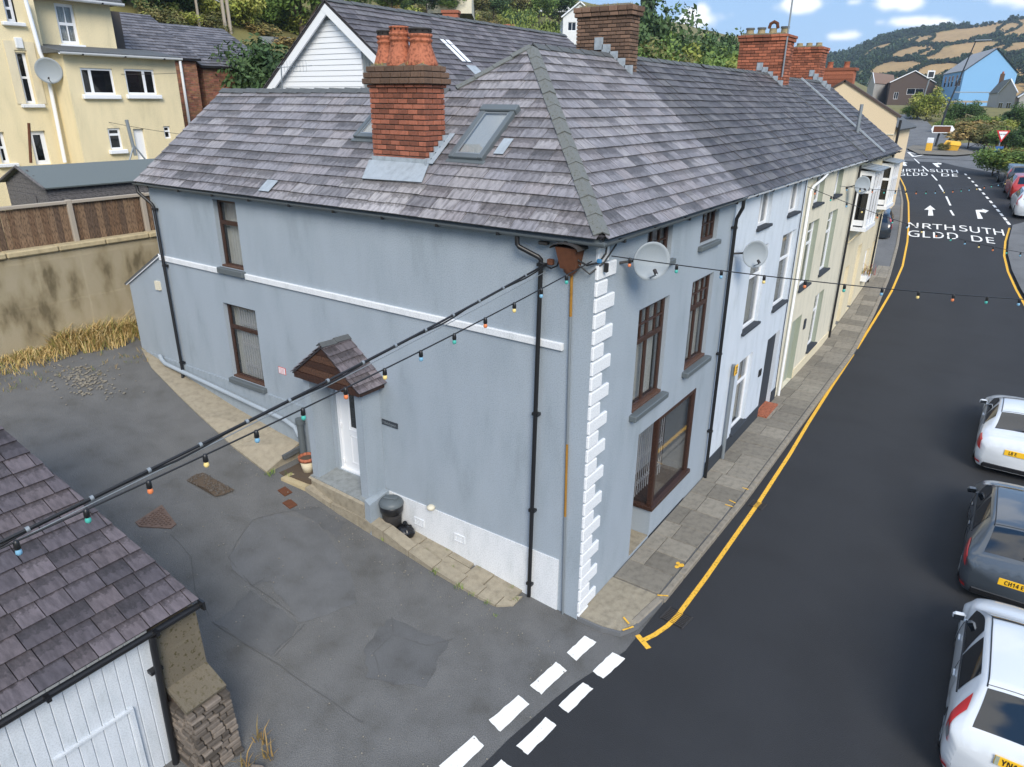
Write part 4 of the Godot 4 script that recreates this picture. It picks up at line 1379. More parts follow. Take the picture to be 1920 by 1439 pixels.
func porch(h: Node3D) -> void:
	var st := mb()
	hull8(st, [Vector3(-6.5, 0.3, 0.56), Vector3(-4.7, 0.2, 0.66), Vector3(-4.7, 0.2, 0.0), Vector3(-6.5, 0.3, 0.0), Vector3(-6.5, 1.12, 0.52), Vector3(-4.7, 1.12, 0.62), Vector3(-4.7, 1.17, 0.0), Vector3(-6.5, 1.17, 0.0)])
	obj("porch_floor", st, M.conc_grey, h)
	st = mb()
	hull8(st, [Vector3(-6.52, 0.3, 0.6), Vector3(-4.72, 0.2, 0.68), Vector3(-4.72, 0.2, 0.6), Vector3(-6.52, 0.3, 0.5), Vector3(-6.52, 1.06, 0.58), Vector3(-4.72, 1.06, 0.66), Vector3(-4.72, 1.1, 0.621), Vector3(-6.52, 1.1, 0.521)])
	obj("porch_step", st, M.concrete, h)
	for q in [[-6.42, -6.24], [-4.92, -4.72]]:
		st = mb()
		bx(st, q[0], q[1], 1.13, 3.66, 0.003, 0.5)
		obj("porch_wall", st, M.grey, h)
	st = mb()
	hull8(st, [Vector3(-4.72, 0.2, 0.66), Vector3(-4.52, 0.2, 0.68), Vector3(-4.52, 0.2, 0.0), Vector3(-4.72, 0.2, 0.0), Vector3(-4.72, 1.17, 0.62), Vector3(-4.56, 1.1, 0.64), Vector3(-4.6, 1.16, 0.03), Vector3(-4.72, 1.17, 0.03)])
	obj("porch_plinth", st, M.grey_base, h)
	# white panelled door with a narrow dark light
	st = mb()
	var dz := -0.1
	for q in [[-6.12, -6.05, 1.17, 3.25], [-5.23, -5.16, 1.17, 3.25], [-6.05, -5.23, 3.18, 3.25]]: bx(st, q[0], q[1], q[2], q[3], dz - 0.05, dz + 0.03)
	obj("door_frame", st, M.upvc, h)
	st = mb()
	bx(st, -6.045, -5.235, 1.2, 3.17, dz - 0.04, dz)
	var d := obj("door", st, M.upvc, h)
	st = mb()
	for q in [[-5.8, -5.48, 1.38, 2.05]]:
		for s in [0.0, 1.0]:
			bx(st, q[0] if s == 0.0 else q[1] - 0.025, q[0] + 0.025 if s == 0.0 else q[1], q[2], q[3], dz, dz + 0.014)
			bx(st, q[0], q[1], q[2] if s == 0.0 else q[3] - 0.025, q[2] + 0.025 if s == 0.0 else q[3], dz, dz + 0.012)
	for s in [-5.83, -5.5]: bx(st, s, s + 0.03, 2.2, 3.1, dz, dz + 0.014)
	for s in [2.17, 3.1]: bx(st, -5.83, -5.47, s, s + 0.03, dz, dz + 0.013)
	obj("moulding", st, M.upvc, d)
	st = mb()
	bx(st, -5.74, -5.56, 2.27, 3.07, dz, dz + 0.004)
	obj("pane", st, M.pane_dark, d)
	for yy in [1.38, 2.25]:
		st = mb()
		cbox(st, Vector3(-6.04, yy, dz + 0.03), Vector3(0.05, 0.11, 0.05), 0.01)
		obj("hinge", st, M.upvc, d)
	st = mb()
	bx(st, -6.15, -5.13, 1.15, 1.2, -0.17, -0.03)
	obj("threshold", st, M.upvc, d)
	# gabled roof
	var A := Vector3(-5.5, 4.36, 0.72); var L := Vector3(-6.46, 3.62, 0.72); var R := Vector3(-4.54, 3.62, 0.72)
	var back := Vector3(0, 0, -0.72)
	var nl := Vector3(-0.74, 0.96, 0).normalized(); var nr := Vector3(0.74, 0.96, 0).normalized()
	st = mb()
	slab(st, [A, L, L + back, A + back], nl, 0.03)
	slab(st, [A, R, R + back, A + back], nr, 0.03)
	var rf := obj("porch_roof", st, M.deck, h)
	var cols := [rgb(132, 124, 130), rgb(118, 112, 117), rgb(142, 134, 138)]
	var len := A.distance_to(R)
	var q4 := PackedVector2Array([Vector2(-0.03, -0.04), Vector2(0.74, -0.04), Vector2(0.74, len), Vector2(-0.03, len)])
	slates(rf, R + back, RZ, (A - R).normalized(), q4, 0.2, 0.3, 0.42, M.slate_s, cols, 60, 5)
	slates(rf, L + back, RZ, (A - L).normalized(), q4, 0.2, 0.3, 0.42, M.slate_s, cols, 60, 6)
	ridge_run(rf, "ridge_tile", A + Vector3(0, 0.02, 0.03), A + back + Vector3(0, 0.02, 0), nl, nr, 0.4, 0.12, M.ridge_dark, 3)
	# brown boards closing the gable and the fascias
	var n := 5
	for i in n:
		var y0 := 3.52 + 0.155 * i; var y1 := y0 + 0.145
		var half0 := 0.93 if i == 0 else maxf(0.02, (4.34 - y0) / 0.74 * 0.96)
		var half1 := 0.93 if i == 0 else maxf(0.01, (4.34 - y1) / 0.74 * 0.96)
		st = mb()
		prism(st, PackedVector2Array([Vector2(-5.5 - half0, y0), Vector2(-5.5 + half0, y0), Vector2(-5.5 + half1, y1), Vector2(-5.5 - half1, y1)]), Vector3.ZERO, Vector3.RIGHT, Vector3.UP, RZ, 0.63 + 0.003 * (i % 2), 0.685 - 0.004 * (i % 2) if i else 0.7)
		obj("gable_board", st, M.brown_pale if i % 2 else M.brown, rf)
	for q in [[-6.43, -6.36], [-4.64, -4.57]]:
		st = mb()
		bx(st, q[0], q[1], 3.5, 3.62, 0.0, 0.63)
		obj("fascia", st, M.brown, rf)
	st = mb()
	bx(st, -6.36, -4.64, 3.55, 3.57, 0.003, 0.63)
	obj("soffit", st, M.brown, rf)

func front_pt(x: float, z: float, up := 0.0) -> Vector3:
	return Vector3(x, 7.0 + K * (0.17 - z) + up, z)

func side_pt(x: float, z: float, up := 0.0) -> Vector3:
	return Vector3(x, 7.0 + K * (0.17 - x) + up, z)

func roof_of_house(h: Node3D) -> void:
	var nf := Vector3(0, 1, K).normalized(); var ns := Vector3(K, 1, 0).normalized()
	var nb := Vector3(0, 1, -K).normalized(); var nw := Vector3(-K, 1, 0).normalized()
	var st := mb()
	slab(st, [front_pt(-4.65, -2.45), front_pt(-12.15, -2.45), front_pt(-12.15, 0.17), front_pt(0.17, 0.17), front_pt(-3.55, -3.55)], nf, 0.06)
	slab(st, [side_pt(0.17, 0.17), side_pt(0.17, -6.3), side_pt(-3.0, -7.3), side_pt(-3.55, -7.3), side_pt(-3.55, -3.55)], ns, 0.06)
	slab(st, [front_pt(-12.15, -2.45), front_pt(-4.65, -2.45), front_pt(-4.65, -2.45) + Vector3(-2.62, -1.97, -2.62), front_pt(-12.15, -2.45) + Vector3(0, -1.97, -2.62)], nb, 0.06)
	slab(st, [side_pt(-3.55, -3.55), side_pt(-3.55, -7.3), Vector3(-7.25, 7.0, -7.3), Vector3(-7.25, 7.0, -5.05), front_pt(-4.65, -2.45)], nw, 0.06)
	var roof := obj("roof", st, M.deck, h)
	var fl := sqrt(1.0 + K * K)
	var vf := Vector3(0, K, -1) / fl; var vs := Vector3(-1, K, 0) / fl
	var cols := [rgb(152, 149, 152), rgb(144, 142, 145), rgb(162, 159, 161), rgb(132, 130, 133), rgb(148, 146, 151), rgb(156, 151, 152)]
	var P := func(x: float, z: float) -> Vector2: return Vector2(x + 12.15, (0.17 - z) * fl)
	slates(roof, front_pt(-12.15, 0.17), RX, vf, PackedVector2Array([P.call(-12.15, 0.23), P.call(0.18, 0.23), P.call(-3.53, -3.53), P.call(-4.66, -2.42), P.call(-12.15, -2.42)]), 0.262, 0.42, 0.6, M.slate_f, cols, 232, 21, 0.012, Rect2(6.75, -0.1, 1.75, 0.72))
	var Q := func(x: float, z: float) -> Vector2: return Vector2(0.17 - z, (0.17 - x) * fl)
	slates(roof, side_pt(0.17, 0.17), SZ, vs, PackedVector2Array([Q.call(0.23, 0.17), Q.call(0.23, -6.3), Q.call(-3.0, -7.28), Q.call(-3.53, -7.28), Q.call(-3.53, -3.53)]), 0.262, 0.3, 0.42, M.slate_s, cols, 60, 22)
	# ridges and hips
	ridge_run(roof, "hip_tile", side_pt(0.14, 0.14), side_pt(-3.5, -3.5), nf, ns, 0.46, 0.14, M.ridge, 1)
	ridge_run(roof, "hip_tile", front_pt(-4.6, -2.5), front_pt(-3.57, -3.53), nf, nw, 0.55, 0.14, M.ridge, 2)
	ridge_run(roof, "ridge_tile", side_pt(-3.55, -3.6), side_pt(-3.55, -6.85), ns, nw, 0.5, 0.17, M.ridge_dark, 3)
	ridge_run(roof, "ridge_tile", front_pt(-12.15, -2.45), front_pt(-4.75, -2.45), nf, nb, 0.5, 0.16, M.ridge_dark, 4)
	# roof windows
	for q in [[-3.5, -2.75, -0.9, -1.96], [-6.2, -5.42, -1.22, -2.1]]:
		roof_window(roof, q[0], q[1], q[2], q[3], vf, nf)
	# lead: apron below the chimney, stepped flashing, loose patches
	st = mb()
	slab(st, [front_pt(-5.3, -0.69, 0.10), front_pt(-3.82, -0.69, 0.10), front_pt(-3.68, -0.33, 0.095), front_pt(-5.12, -0.3, 0.095)], nf, 0.01)
	slab(st, [front_pt(-5.24, -0.7, 0.02), front_pt(-3.86, -0.7, 0.02), front_pt(-3.86, -0.7, 0.17), front_pt(-5.24, -0.7, 0.17)], RZ, 0.01)
	obj("lead_apron", st, M.lead, roof)
	for i in 5:
		var z0 := -0.68 - 0.125 * i
		st = mb()
		var yb := front_pt(0, z0).y
		hull8(st, [Vector3(-3.87, yb - 0.05, z0 + 0.03), Vector3(-3.84, yb - 0.05, z0 + 0.03), Vector3(-3.84, yb - 0.02, z0 - 0.14), Vector3(-3.87, yb - 0.02, z0 - 0.14), Vector3(-3.87, yb + 0.2, z0 + 0.03), Vector3(-3.84, yb + 0.2, z0 + 0.03), Vector3(-3.84, yb + 0.2, z0 - 0.14), Vector3(-3.87, yb + 0.2, z0 - 0.14)])
		obj("step_flashing", st, M.lead, roof)
	st = mb()
	slab(st, [front_pt(-3.86, -0.7, 0.10), front_pt(-3.74, -0.7, 0.10), front_pt(-3.74, -1.35, 0.10), front_pt(-3.86, -1.35, 0.10)], nf, 0.01)
	obj("lead_soaker", st, M.lead, roof)
	for q in [[-2.62, -2.42, -1.0, -1.32], [-7.62, -7.3, 0.16, -0.1]]:
		st = mb()
		slab(st, [front_pt(q[0], q[2], 0.085), front_pt(q[1], q[2], 0.085), front_pt(q[1], q[3], 0.08), front_pt(q[0], q[3], 0.08)], nf, 0.008)
		obj("lead_patch", st, M.lead, roof)
	# tall red chimney with three pots
	chimney(h, "chimney", -5.21, -3.89, -0.71, -1.27, 7.5, 9.0, 0.09, 0.235, "brick", [[0.03, 0.06], [0.09, 0.1], [0.07, 0.1], [0.03, 0.1]], 71)
	for q in [[-5.02, -1.04, 0.22, 0.5, 1], [-4.62, -0.94, 0.215, 0.54, 0], [-4.18, -1.0, 0.255, 0.5, 1]]:
		pot(h.get_node("chimney"), Vector3(q[0], 9.36, q[1]), q[2], q[3], q[4] == 1)

func roof_window(roof: Node3D, x0: float, x1: float, z0: float, z1: float, vf: Vector3, nf: Vector3) -> void:
	var B := Basis(RX, vf, nf)
	var c := (front_pt(x0, z0) + front_pt(x1, z1)) * 0.5
	var W := x1 - x0
	var H := front_pt(x0, z0).distance_to(front_pt(x0, z1))
	var st := mb()
	for s in [-1, 1]:
		cbox(st, c + B * Vector3(s * (W * 0.5 - 0.05), 0, 0.05), Vector3(0.1, H, 0.13), 0.01, B)
	cbox(st, c + B * Vector3(0, -H * 0.5 + 0.05, 0.047), Vector3(W - 0.2, 0.1, 0.12), 0.01, B)
	cbox(st, c + B * Vector3(0, H * 0.5 - 0.02, 0.06), Vector3(W + 0.06, 0.16, 0.16), 0.012, B)
	cbox(st, c + B * Vector3(0, -H * 0.5 - 0.03, 0.02), Vector3(W + 0.1, 0.09, 0.06), 0.01, B)
	var f := obj("roof_window", st, M.gutter, roof)
	st = mb()
	for s in [-1, 1]:
		box(st, c + B * Vector3(s * (W * 0.5 - 0.115), 0.0, 0.075), Vector3(0.03, H - 0.2, 0.04), B)
		box(st, c + B * Vector3(0, s * (H * 0.5 - 0.125), 0.074), Vector3(W - 0.2, 0.03, 0.04), B)
	obj("sash", st, M.galv, f)
	st = mb()
	box(st, c + B * Vector3(0, 0, 0.085), Vector3(W - 0.24, H - 0.26, 0.008), B)
	obj("pane", st, M.pane, f)
	st = mb()
	box(st, c + B * Vector3(0, 0, 0.045), Vector3(W - 0.22, H - 0.24, 0.008), B)
	obj("blind", st, M.curtain, f)

func chimney(parent: Node3D, called: String, x0: float, x1: float, z0: float, z1: float, y0: float, y1: float, rh: float, bl: float, kind: String, corbel: Array, sd: int, north := false) -> Node3D:
	# a mortar core with every brick of its seen faces; corbel: [overhang, height] of each oversailing course
	var st := mb()
	bx(st, x0 + 0.02, x1 - 0.02, y0, y1, z0 - 0.02, z1 + 0.02)
	var c := obj(called, st, M.mortar if kind == "brick" else M.mortar_dark, parent)
	var mats := []
	for k in 5: mats.append(M["%s%d" % [kind, k]])
	var rows := int(round((y1 - y0) / rh))
	rh = (y1 - y0) / rows
	var o1 := Vector3(x0, y0, z0 - 0.022)
	brick_face(c, o1, RX, RZ, x1 - x0, rows, rh, bl, mats, sd)
	brick_face(c, Vector3(x1 - 0.022, y0, z0), SZ, RX, z0 - z1, rows, rh, bl, mats, sd + 1)
	brick_face(c, Vector3(x0 + 0.022, y0, z1), RZ, -RX, z0 - z1, rows, rh, bl * 2.0, mats, sd + 2)
	var y := y1
	for q in corbel:
		st = mb()
		bx(st, x0 - q[0] + 0.02, x1 + q[0] - 0.02, y, y + q[1] - 0.004, z0 + q[0] - 0.02, z1 - q[0] + 0.02)
		obj("corbel_core", st, M.mortar_dark, c)
		brick_face(c, Vector3(x0 - q[0], y, z0 + q[0] - 0.022), RX, RZ, x1 - x0 + 2 * q[0], 1, q[1], bl, [M.bbrick1, M.bbrick2, M.bbrick0] if y > y1 + 0.01 and kind == "brick" else mats, sd + 5)
		brick_face(c, Vector3(x1 + q[0] - 0.022, y, z0 + q[0]), SZ, RX, z0 - z1 + 2 * q[0], 1, q[1], bl, [M.bbrick1, M.bbrick2, M.bbrick0] if y > y1 + 0.01 and kind == "brick" else mats, sd + 6)
		y += q[1]
	st = mb()
	hull8(st, [Vector3(x0, y - 0.01, z0), Vector3(x1, y - 0.01, z0), Vector3(x1, y - 0.01, z1), Vector3(x0, y - 0.01, z1), Vector3(x0 + 0.12, y + 0.05, z0 - 0.1), Vector3(x1 - 0.12, y + 0.05, z0 - 0.1), Vector3(x1 - 0.12, y + 0.05, z1 + 0.1), Vector3(x0 + 0.12, y + 0.05, z1 + 0.1)])
	obj("flaunching", st, M.stone_cap, c)
	var r := RandomNumberGenerator.new(); r.seed = sd
	st = mb()
	for i in 26:
		blades(st, Vector3(r.randf_range(x0, x1), y + 0.01, z0 + r.randf_range(-0.12, 0.02)), 6, 0.04, 0.06, [rgb(150, 140, 70), rgb(120, 118, 60), rgb(168, 150, 92)], r)
	stuff(obj("moss", st, M.leaf, c))
	return c

func pot(parent: Node3D, at: Vector3, r: float, hh: float, dark_cap: bool) -> void:
	var st := mb()
	lathe(st, at, [[r * 1.16, 0.0], [r * 1.17, 0.03], [r * 1.1, 0.07], [r * 1.0, hh * 0.28], [r * 0.84, hh * 0.5], [r * 0.74, hh * 0.66], [r * 0.73, hh * 0.74], [r * 0.82, hh * 0.77], [r * 0.82, hh * 0.82], [r * 0.74, hh * 0.85], [r * 0.74, hh * 0.89], [r * 0.83, hh * 0.92], [r * 0.83, hh], [r * 0.68, hh], [r * 0.66, hh * 0.7]], 20)
	var p := obj("pot", st, M.terracotta, parent)
	st = mb()
	lathe(st, at + Vector3(0, hh - 0.01, 0), [[r * 0.72, 0.0], [r * 0.76, 0.02], [r * 0.75, 0.07], [r * 0.83, 0.08], [r * 0.83, 0.1], [r * 0.74, 0.105], [0.0, 0.1]], 20)
	var c := obj("cowl", st, M.iron if dark_cap else M.terracotta, p)
	st = mb()
	for k in 10:
		var t := TAU * k / 10
		var d := Vector3(cos(t), 0, sin(t))
		lathe(st, at + Vector3(0, hh + 0.045, 0) + d * r * 0.745, [[0.0, 0.0], [0.018, 0.004], [0.0, 0.012]], 6, Basis(d.cross(Vector3.UP), d, Vector3.UP))
	obj("air_hole", st, M.dark, c)

# ---------------------------------------------------------------- the terrace along the street
func lining(parent: Node3D, called: String, o: Vector3, u: Vector3, n: Vector3, q: Array, depth: float, m: Material) -> void:
	var st := mb()
	var at := func(a: float, b: float, d: float) -> Vector3: return o + u * a + Vector3.UP * b - n * d
	var e := 0.004
	var a0: float = q[0] + e; var a1: float = q[1] - e; var b1: float = q[3] - e
	nquad(st, u, at.call(a0, q[2], -0.002), at.call(a0, b1, -0.002), at.call(a0, b1, depth), at.call(a0, q[2], depth))
	nquad(st, -u, at.call(a1, q[2], -0.002), at.call(a1, b1, -0.002), at.call(a1, b1, depth), at.call(a1, q[2], depth))
	nquad(st, Vector3.DOWN, at.call(a0, b1, -0.002), at.call(a1, b1, -0.002), at.call(a1, b1, depth), at.call(a0, b1, depth))
	obj(called, st, m, parent)

func sash(parent: Node3D, o: Vector3, q: Array, depth: float, lattice := false, behind := "curtain") -> void:
	var bars := [["h", 0.64, 0.0, 1.0, 0.07]]
	if q[3] - q[2] < 1.2: bars = [["v", 0.5, 0.0, 1.0, 0.06]]
	if lattice: bars.append_array([["v", 0.5, 0.64, 1.0, 0.025], ["h", 0.82, 0.0, 1.0, 0.025]])
	window(parent, o, SZ, RX, q[0], q[1], q[2], q[3], M.upvc, bars, depth - 0.03, 0.075, "pane", behind)
	var st := mb()
	cbox(st, o + Vector3(-depth * 0.5 + 0.04, q[2] - 0.03, -(q[0] + q[1]) * 0.5), Vector3(depth + 0.08, 0.07, q[1] - q[0] + 0.12), 0.012)
	obj("sill", st, M.navy, parent)

func house_shell(h: Node3D, u0: float, u1: float, top: float, m: Material, front_holes: Array, depth := 0.17) -> void:
	var st := mb()
	wall(st, Vector3.ZERO, SZ, RX, u0, u1, -0.5, top, front_holes, depth)
	obj("wall", st, m, h)
	st = mb()
	wall(st, Vector3(-7.2, 0, 0), SZ, -RX, u0, u1, -0.5, top, [])
	obj("back_wall", st, m, h)
	rooms(h, Vector3.ZERO, SZ, RX, u0 + 0.05, u1 - 0.05, 0.0, top, 1.6)

func slope_roof(h: Node3D, u0: float, u1: float, ue: float, eave: float, ridge_y: float, cols: Array, keep: int, sd: int) -> void:
	# street slope, back slope, slates, ridge; ue: where the near verge meets the eave
	var xr := -3.55
	var k := (ridge_y - eave) / (0.17 - xr)
	var pt := func(x: float, u: float, up := 0.0) -> Vector3: return Vector3(x, eave + k * (0.17 - x) + up, -u)
	var ns := Vector3(k, 1, 0).normalized(); var nw := Vector3(-k, 1, 0).normalized()
	var st := mb()
	slab(st, [pt.call(0.17, ue), pt.call(0.17, u1), pt.call(xr, u1), pt.call(xr, u0)], ns, 0.06)
	slab(st, [pt.call(xr, u0), pt.call(xr, u1), Vector3(-7.25, eave, -u1), Vector3(-7.25, eave, -u0)], nw, 0.06)
	var roof := obj("roof", st, M.deck, h)
	var fl := sqrt(1.0 + k * k)
	var mid := (0.17 + 3.0) * fl
	slates(roof, pt.call(0.17, 0.0), SZ, Vector3(-1, k, 0) / fl, PackedVector2Array([Vector2(ue, -0.07), Vector2(u1, -0.07), Vector2(u1, (0.15 - xr) * fl), Vector2(u0, (0.15 - xr) * fl), Vector2(u0, mid)]), 0.262, 0.3, 0.42, M.slate_s, cols, keep, sd, 0.03)
	ridge_run(roof, "ridge_tile", pt.call(xr, u0 + 0.2), pt.call(xr, u1), ns, nw, 0.5, 0.16, M.ridge_dark, sd)

func step_lead(h: Node3D, x0: float, z: float, n: int, eave := 7.0, k := K) -> void:
	for i in n:
		var x := x0 - 0.2 * i
		var y := eave + k * (0.17 - x)
		var st := mb()
		bx(st, x - 0.2, x + 0.02, y - 0.02, y + 0.24, z + 0.015, z + 0.035)
		obj("step_flashing", st, M.lead, h)

func tie_stack(h: Node3D, u: float, y0: float) -> void:
	var st := mb()
	tube(st, [Vector3(0.08, y0, -u), Vector3(0.07, 0.08, -u - 0.1)], 0.042, 10)
	obj("downpipe", st, M.black, h)

func terrace() -> void:
	var dark := [rgb(108, 106, 108), rgb(97, 95, 97), rgb(116, 113, 114), rgb(103, 100, 102), rgb(90, 88, 91)]
	# --- white house next door
	var h := thing("terrace_house", "white rendered terrace house with navy plinth and satellite dish, next to the grey house", "house", Vector3(0, 0, -6.3), 0.0, "terraced houses")
	var up := [[8.1, 9.1, 6.02, 6.92], [10.8, 11.85, 6.02, 6.92]]
	var one := [[8.02, 9.32, 3.42, 5.5], [10.66, 12.05, 3.42, 5.5]]
	var low := [[8.2, 9.35, 0.55, 2.58]]
	var door := [10.72, 12.02, 0.1, 2.52]
	house_shell(h, 6.3, 12.5, 6.98, M.pale, up + one + low + [door])
	for q in up: sash(h, Vector3.ZERO, q, 0.15, false, "")
	for q in one: sash(h, Vector3.ZERO, q, 0.15)
	for q in low: sash(h, Vector3.ZERO, q, 0.15)
	var st := mb()
	bx(st, -0.17, -0.11, 0.1, 2.52, -10.72, -12.02)
	obj("door", st, M.navy, h)
	st = mb()
	bx(st, -0.2, 0.28, -0.1, 0.16, -10.78, -11.98)
	obj("doorstep", st, M.terracotta, h)
	for q in [[6.34, 8.1], [8.1, 10.7], [12.04, 12.5]]:
		st = mb()
		bx(st, 0.0, 0.03, -0.2, 0.48, -q[0], -q[1])
		obj("plinth", st, M.navy, h)
	slope_roof(h, 7.32, 12.5, 6.32, 7.0, 7.0 + K * 3.72, dark, 300, 31)
	gutter_run(h, "gutter", Vector3(0.2, 6.95, -6.35), Vector3(0.2, 6.95, -12.5), RX, M.upvc, 0.05)
	var c := chimney(h, "chimney", -4.46, -3.06, -6.85, -7.32, 9.2, 10.62, 0.078, 0.235, "bbrick", [[0.05, 0.09], [0.07, 0.12]], 81)
	step_lead(c, -2.95, -6.86, 5)
	st = mb()
	tube(st, [Vector3(0.07, 2.75, -7.5), Vector3(0.07, 0.0, -7.52)], 0.05, 10)
	obj("pipe", st, M.galv, h)
	st = mb()
	tube(st, [Vector3(0.03, 6.9, -12.2), Vector3(0.03, 2.6, -12.25), Vector3(0.05, 0.5, -12.3)], 0.012, 6)
	obj("cable", st, M.black, h)
	st = mb()
	bx(st, 0.0, 0.03, 1.55, 1.75, -10.2, -10.42)
	obj("letter_plate", st, M.black, h)

	# --- cream house
	h = thing("terrace_house", "cream terrace house with sage green window reveals and dark sills", "house", Vector3(0, 0, -12.5), 0.0, "terraced houses")
	up = [[13.6, 14.75, 5.97, 6.88], [16.35, 17.4, 5.97, 6.88]]
	one = [[13.5, 14.85, 3.4, 5.46], [16.15, 17.55, 3.4, 5.47]]
	low = [[16.3, 17.62, 0.6, 2.63]]
	door = [13.45, 14.62, 0.1, 2.38]
	house_shell(h, 12.5, 20.2, 6.98, M.cream, up + one + low + [door], 0.2)
	for q in up + one + low:
		sash(h, Vector3.ZERO, q, 0.2, q in one, "curtain" if q in one else "")
		lining(h, "reveal", Vector3.ZERO, SZ, RX, q, 0.2, M.sage)
	lining(h, "reveal", Vector3.ZERO, SZ, RX, door, 0.2, M.sage)
	st = mb()
	bx(st, -0.2, -0.14, 0.1, 2.38, -13.45, -14.62)
	obj("door", st, M.sage, h)
	st = mb()
	bx(st, 0.0, 0.03, -0.2, 0.42, -14.66, -20.2)
	obj("plinth", st, M.navy if false else M.cream2, h)
	st = mb()
	cbox(st, Vector3(0.02, 1.9, -15.2), Vector3(0.05, 0.36, 0.2), 0.02)
	obj("house_plate", st, M.navy, h)
	slope_roof(h, 12.5, 20.2, 12.5, 7.0, 7.0 + K * 3.72, dark, 300, 32)
	gutter_run(h, "gutter", Vector3(0.2, 6.94, -12.5), Vector3(0.2, 6.92, -20.2), RX, M.upvc, 0.05)
	tie_stack(h, 19.85, 6.75)
	st = mb()
	tube(st, [Vector3(0.2, 6.88, -13.9), Vector3(0.16, 6.76, -13.6), Vector3(0.08, 6.6, -12.95), Vector3(0.07, 6.5, -12.75), Vector3(0.07, 0.1, -12.8)], 0.04, 8)
	obj("downpipe", st, M.upvc, h)
	c = chimney(h, "chimney", -4.7, -3.04, -19.3, -20.5, 9.3, 10.9, 0.098, 0.3, "rbrick", [[0.05, 0.12], [0.08, 0.1]], 83)
	step_lead(c, -2.95, -19.31, 5)
	for i in 4:
		st = mb()
		lathe(st, Vector3(-4.5 + i * 0.42, 11.1, -19.75), [[0.15, 0.0], [0.13, 0.22], [0.15, 0.24]], 12)
		obj("pot", st, M.coping, c)
		st = mb()
		if i == 2:
			tube(st, [Vector3(-3.82, 11.34, -19.75), Vector3(-3.78, 11.5, -19.75), Vector3(-3.66, 11.56, -19.75), Vector3(-3.54, 11.5, -19.75), Vector3(-3.5, 11.34, -19.75)], 0.06, 8)
		else:
			lathe(st, Vector3(-4.5 + i * 0.42, 11.33, -19.75), [[0.16, 0.0], [0.16, 0.06], [0.0, 0.07]], 12)
		obj("cap", st, M.rust if i == 2 else M.ridge_dark, c)
	st = mb()
	tube(st, [Vector3(-2.98, 9.7, -19.25), Vector3(-3.0, 13.4, -19.3)], 0.03, 8)
	obj("aerial_mast", st, M.galv, c)

	# --- far house with two bay windows where the street starts to climb
	h = thing("bay_windowed_house", "pale yellow terrace house with two white upstairs bay windows at the bend", "house", Vector3(0, 0, -20.2), 0.0, "terraced houses")
	var holes := [[21.2, 22.0, 0.3, 2.75], [23.3, 24.2, 0.5, 3.3], [25.5, 26.6, 1.55, 2.75], [27.1, 27.8, 0.8, 2.9], [20.6, 22.2, 4.5, 6.4], [25.5, 27.0, 4.7, 6.4]]
	house_shell(h, 20.2, 28.6, 6.93, M.cream2, holes, 0.2)
	st = mb()
	wall(st, Vector3(0, 0, -28.6), RX, SZ, -7.2, 0.0, -0.5, 6.93, [])
	obj("end_wall", st, M.cream2, h)
	for q in [holes[0], holes[1], holes[3]]:
		st = mb()
		bx(st, -0.2, -0.15, q[2], q[3], -q[0], -q[1])
		obj("door", st, M.cream, h)
	window(h, Vector3.ZERO, SZ, RX, 25.5, 26.6, 1.55, 2.75, M.upvc, [["h", 0.66, 0, 1]], 0.14, 0.06, "pane", "curtain")
	bay(h, 20.45, 22.4, 4.33, 6.52, 0.52)
	bay(h, 25.35, 27.1, 4.6, 6.5, 0.46)
	slope_roof(h, 20.2, 28.7, 20.2, 6.93, 6.93 + K * 3.72, dark, 300, 33)
	gutter_run(h, "gutter", Vector3(0.2, 6.86, -20.25), Vector3(0.2, 6.86, -28.7), RX, M.black, 0.05)
	st = mb()
	tube(st, [Vector3(0.08, 6.75, -27.4), Vector3(0.07, 0.9, -27.5)], 0.042, 10)
	obj("downpipe", st, M.black, h)
	# raised verge strips that run down the slope
	for q in [[20.2, 0.16, M.ridge_dark], [24.1, 0.1, M.lead]]:
		st = mb()
		var e0 := side_pt(0.2, -q[0], 0.06); var e1 := side_pt(-3.5, -q[0], 0.06)
		slab(st, [e0, e1, e1 + SZ * q[1], e0 + SZ * q[1]], Vector3(K, 1, 0).normalized(), 0.06)
		obj("verge_strip", st, q[2], h)
	c = chimney(h, "chimney", -4.9, -3.6, -27.3, -28.4, 9.1, 10.95, 0.1, 0.3, "rbrick", [[0.05, 0.12], [0.08, 0.12]], 85)
	step_lead(c, -3.0, -27.31, 5)
	for i in 3:
		st = mb()
		lathe(st, Vector3(-4.7 + i * 0.42, 11.15, -27.7), [[0.15, 0.0], [0.13, 0.2], [0.15, 0.22], [0.0, 0.24]], 12)
		obj("pot", st, M.coping, c)
	for q in [[-0.9, -23.6], [-1.5, -27.0]]:
		st = mb()
		tube(st, [side_pt(q[0], q[1], -0.1), side_pt(q[0], q[1], 0.55)], 0.07, 10)
		obj("vent_pipe", st, M.galv, h)

